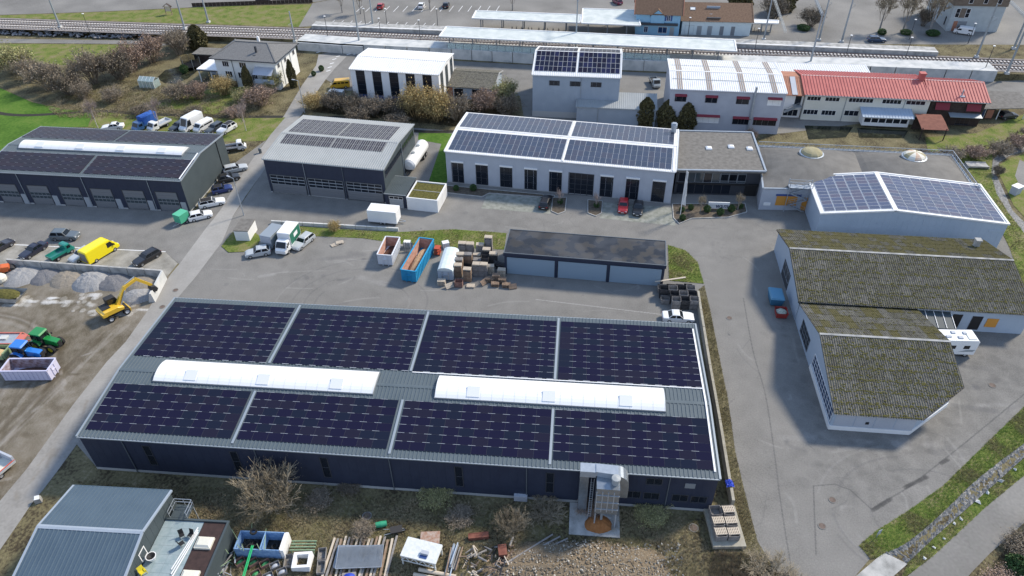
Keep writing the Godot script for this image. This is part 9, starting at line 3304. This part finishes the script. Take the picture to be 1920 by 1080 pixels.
	for q in [[28.9, -142.0, 4.6, 6.2, "dense dark thuja beside the low annex"], [33.3, -141.1, 5.0, 6.0, "dense dark thuja between two others"], [37.0, -140.0, 4.8, 6.2, "dense dark thuja next to the pale office block"], [-61.0, -162.4, 2.8, 6.2, "clipped dark cypress in front of the white house"], [-51.3, -165.0, 2.4, 6.6, "slim leaning cypress at the white house corner"], [-82.5, -191.5, 6.0, 6.0, "green spruce beside the railway path"], [78.5, -210.0, 7.0, 9.0, "dark conifer behind the station square"], [66.5, -212.0, 8.0, 9.0, "dark conifer behind the station hall"]]:
		var t := thing("conifer", q[4], "tree", v3(q[0], 1.5 if q[1] < -200 else .0, q[1]), q[0])
		var b := MB.new()
		b.tube(V3, v3(0, q[3] * .8, 0), .16, .04, 6)
		part(b, "trunk", M.dark_wood, t)
		var cr := part(con, "crown", M.vcol, t)
		cr.scale = v3(q[2], q[3], q[2])
	for q in [[31.9, -108.7, 1.2, "round clipped shrub beside the pollarded tree"], [34.6, -107.9, 1.5, "round clipped shrub at the start of the company sign"], [38.9, -107.9, 1.5, "round clipped shrub at the end of the company sign"], [40.8, -108.9, 1.1, "small round shrub near the office entrance"], [36.7, -106.9, 1.5, "low round shrub in front of the company sign"], [30.2, -108.0, 1.2, "round shrub beside the second flagpole"], [29.8, -105.4, 1.3, "round shrub at the foot of the first flagpole"], [-10.1, -116.4, 1.3, "round shrub beside the white garage box"], [-6.9, -116.3, 1.5, "larger round shrub along the factory hall"], [8.9, -111.3, 1.2, "round shrub under the young tree by the black estate car"], [15.3, -109.9, 1.2, "round shrub under the young tree by the red hatchback"], [98.6, -190.3, 2.6, "first clipped hedge block by the road"], [104.7, -189.7, 2.6, "second clipped hedge block by the road"], [111.2, -188.6, 3.0, "third clipped hedge block by the road"], [51.2, -39.6, 2.4, "bright green bush below the lower road"], [-80.5, -174.5, 2.4, "ochre green bush beside the trampoline"], [-47.8, -171.5, 1.4, "round shrub in the rock garden by the junction"], [-46.5, -174.5, 1.6, "second round shrub in the rock garden by the junction"], [79.0, -194.0, 3.0, "round bush on the station square"]]:
		plant(ball, M.vcol, "round_shrub", q[3], v3(q[0], 1.5 if q[1] < -185 else .05, q[1]), v3(q[2] * (1.4 if q[2] > 2.5 else 1.0), q[2] * (.5 if q[2] > 2.5 else .85), q[2]), "clipped shrubs", "shrub")
	# rough grass
	var dry := [Color(.17, .155, .06), Color(.21, .175, .095), Color(.28, .235, .14), Color(.37, .31, .20)]
	var grn := [Color(.15, .23, .035), Color(.21, .29, .05), Color(.27, .31, .075), Color(.30, .27, .12)]
	tuft_field([v2(-52, -52.5), v2(22, -46.5), v2(21, -38), v2(-36, -37), v2(-37, -46)], 18000, dry, .22, .0, "rough dry grass and weeds behind the long hall", 61)
	tuft_field([v2(21, -42), v2(24, -42), v2(29.5, -38), v2(33, -32), v2(28, -30), v2(18, -36)], 5000, [Color(.20, .16, .10), Color(.28, .22, .14), Color(.38, .31, .21)], .5, .0, "tall dry grass beside the right hand road", 62)
	tuft_field(G.wall_verge, 5000, [Color(.16, .14, .08), Color(.23, .20, .09), Color(.30, .25, .13)], .12, .03, "dry grass along the boundary wall", 63)
	tuft_field(G.stream_bank, 8000, grn, .14, .03, "green grass on the stream bank", 64)
	tuft_field(G.grass_bank, 4000, grn, .15, .03, "grass on the bank below the kerb wall", 65)
	tuft_field(G.carport_verge, 1600, grn, .15, .06, "grass beside the garage row", 66)
	tuft_field(G.road_verge, 2500, grn, .12, .03, "grass along the lower road", 67)
	tuft_field(G.meadow_right, 4000, grn, .13, .03, "grass beside the stream by the solar shed", 68)
	tuft_field([v2(-96, -172), v2(-62, -158), v2(-52, -150), v2(-62, -147), v2(-100, -150), v2(-108, -158)], 8000, dry, .35, .0, "rough garden grass in front of the white house", 69)
	tuft_field([v2(-44, -151), v2(-4, -141), v2(0, -152), v2(-16, -154), v2(-40, -156)], 8000, [Color(.045, .04, .022), Color(.09, .075, .04), Color(.13, .10, .05)], .6, .0, "brown undergrowth around the thicket", 70)
	tuft_field([v2(45.5, -37.5), v2(52, -42), v2(60, -47.5), v2(66, -50), v2(66, -44), v2(50, -34)], 5000, [Color(.09, .075, .05), Color(.15, .12, .08), Color(.21, .17, .11)], .3, .0, "brown scrub below the lower road", 71)
func _ready():
	setup_view()
	make_materials()
	make_ground()
	building_materials()
	build_main_hall()
	build_left_hall()
	build_center_hall()
	build_white_hall()
	build_office()
	build_dome_hall()
	build_pv_shed()
	build_moss_halls()
	build_carport()
	build_back_row()
	build_house()
	build_corner_shed()
	build_railway()
	build_station()
	vehicle_materials()
	place_vehicles()
	place_machines()
	place_yard()
	place_junk()
	place_plants()
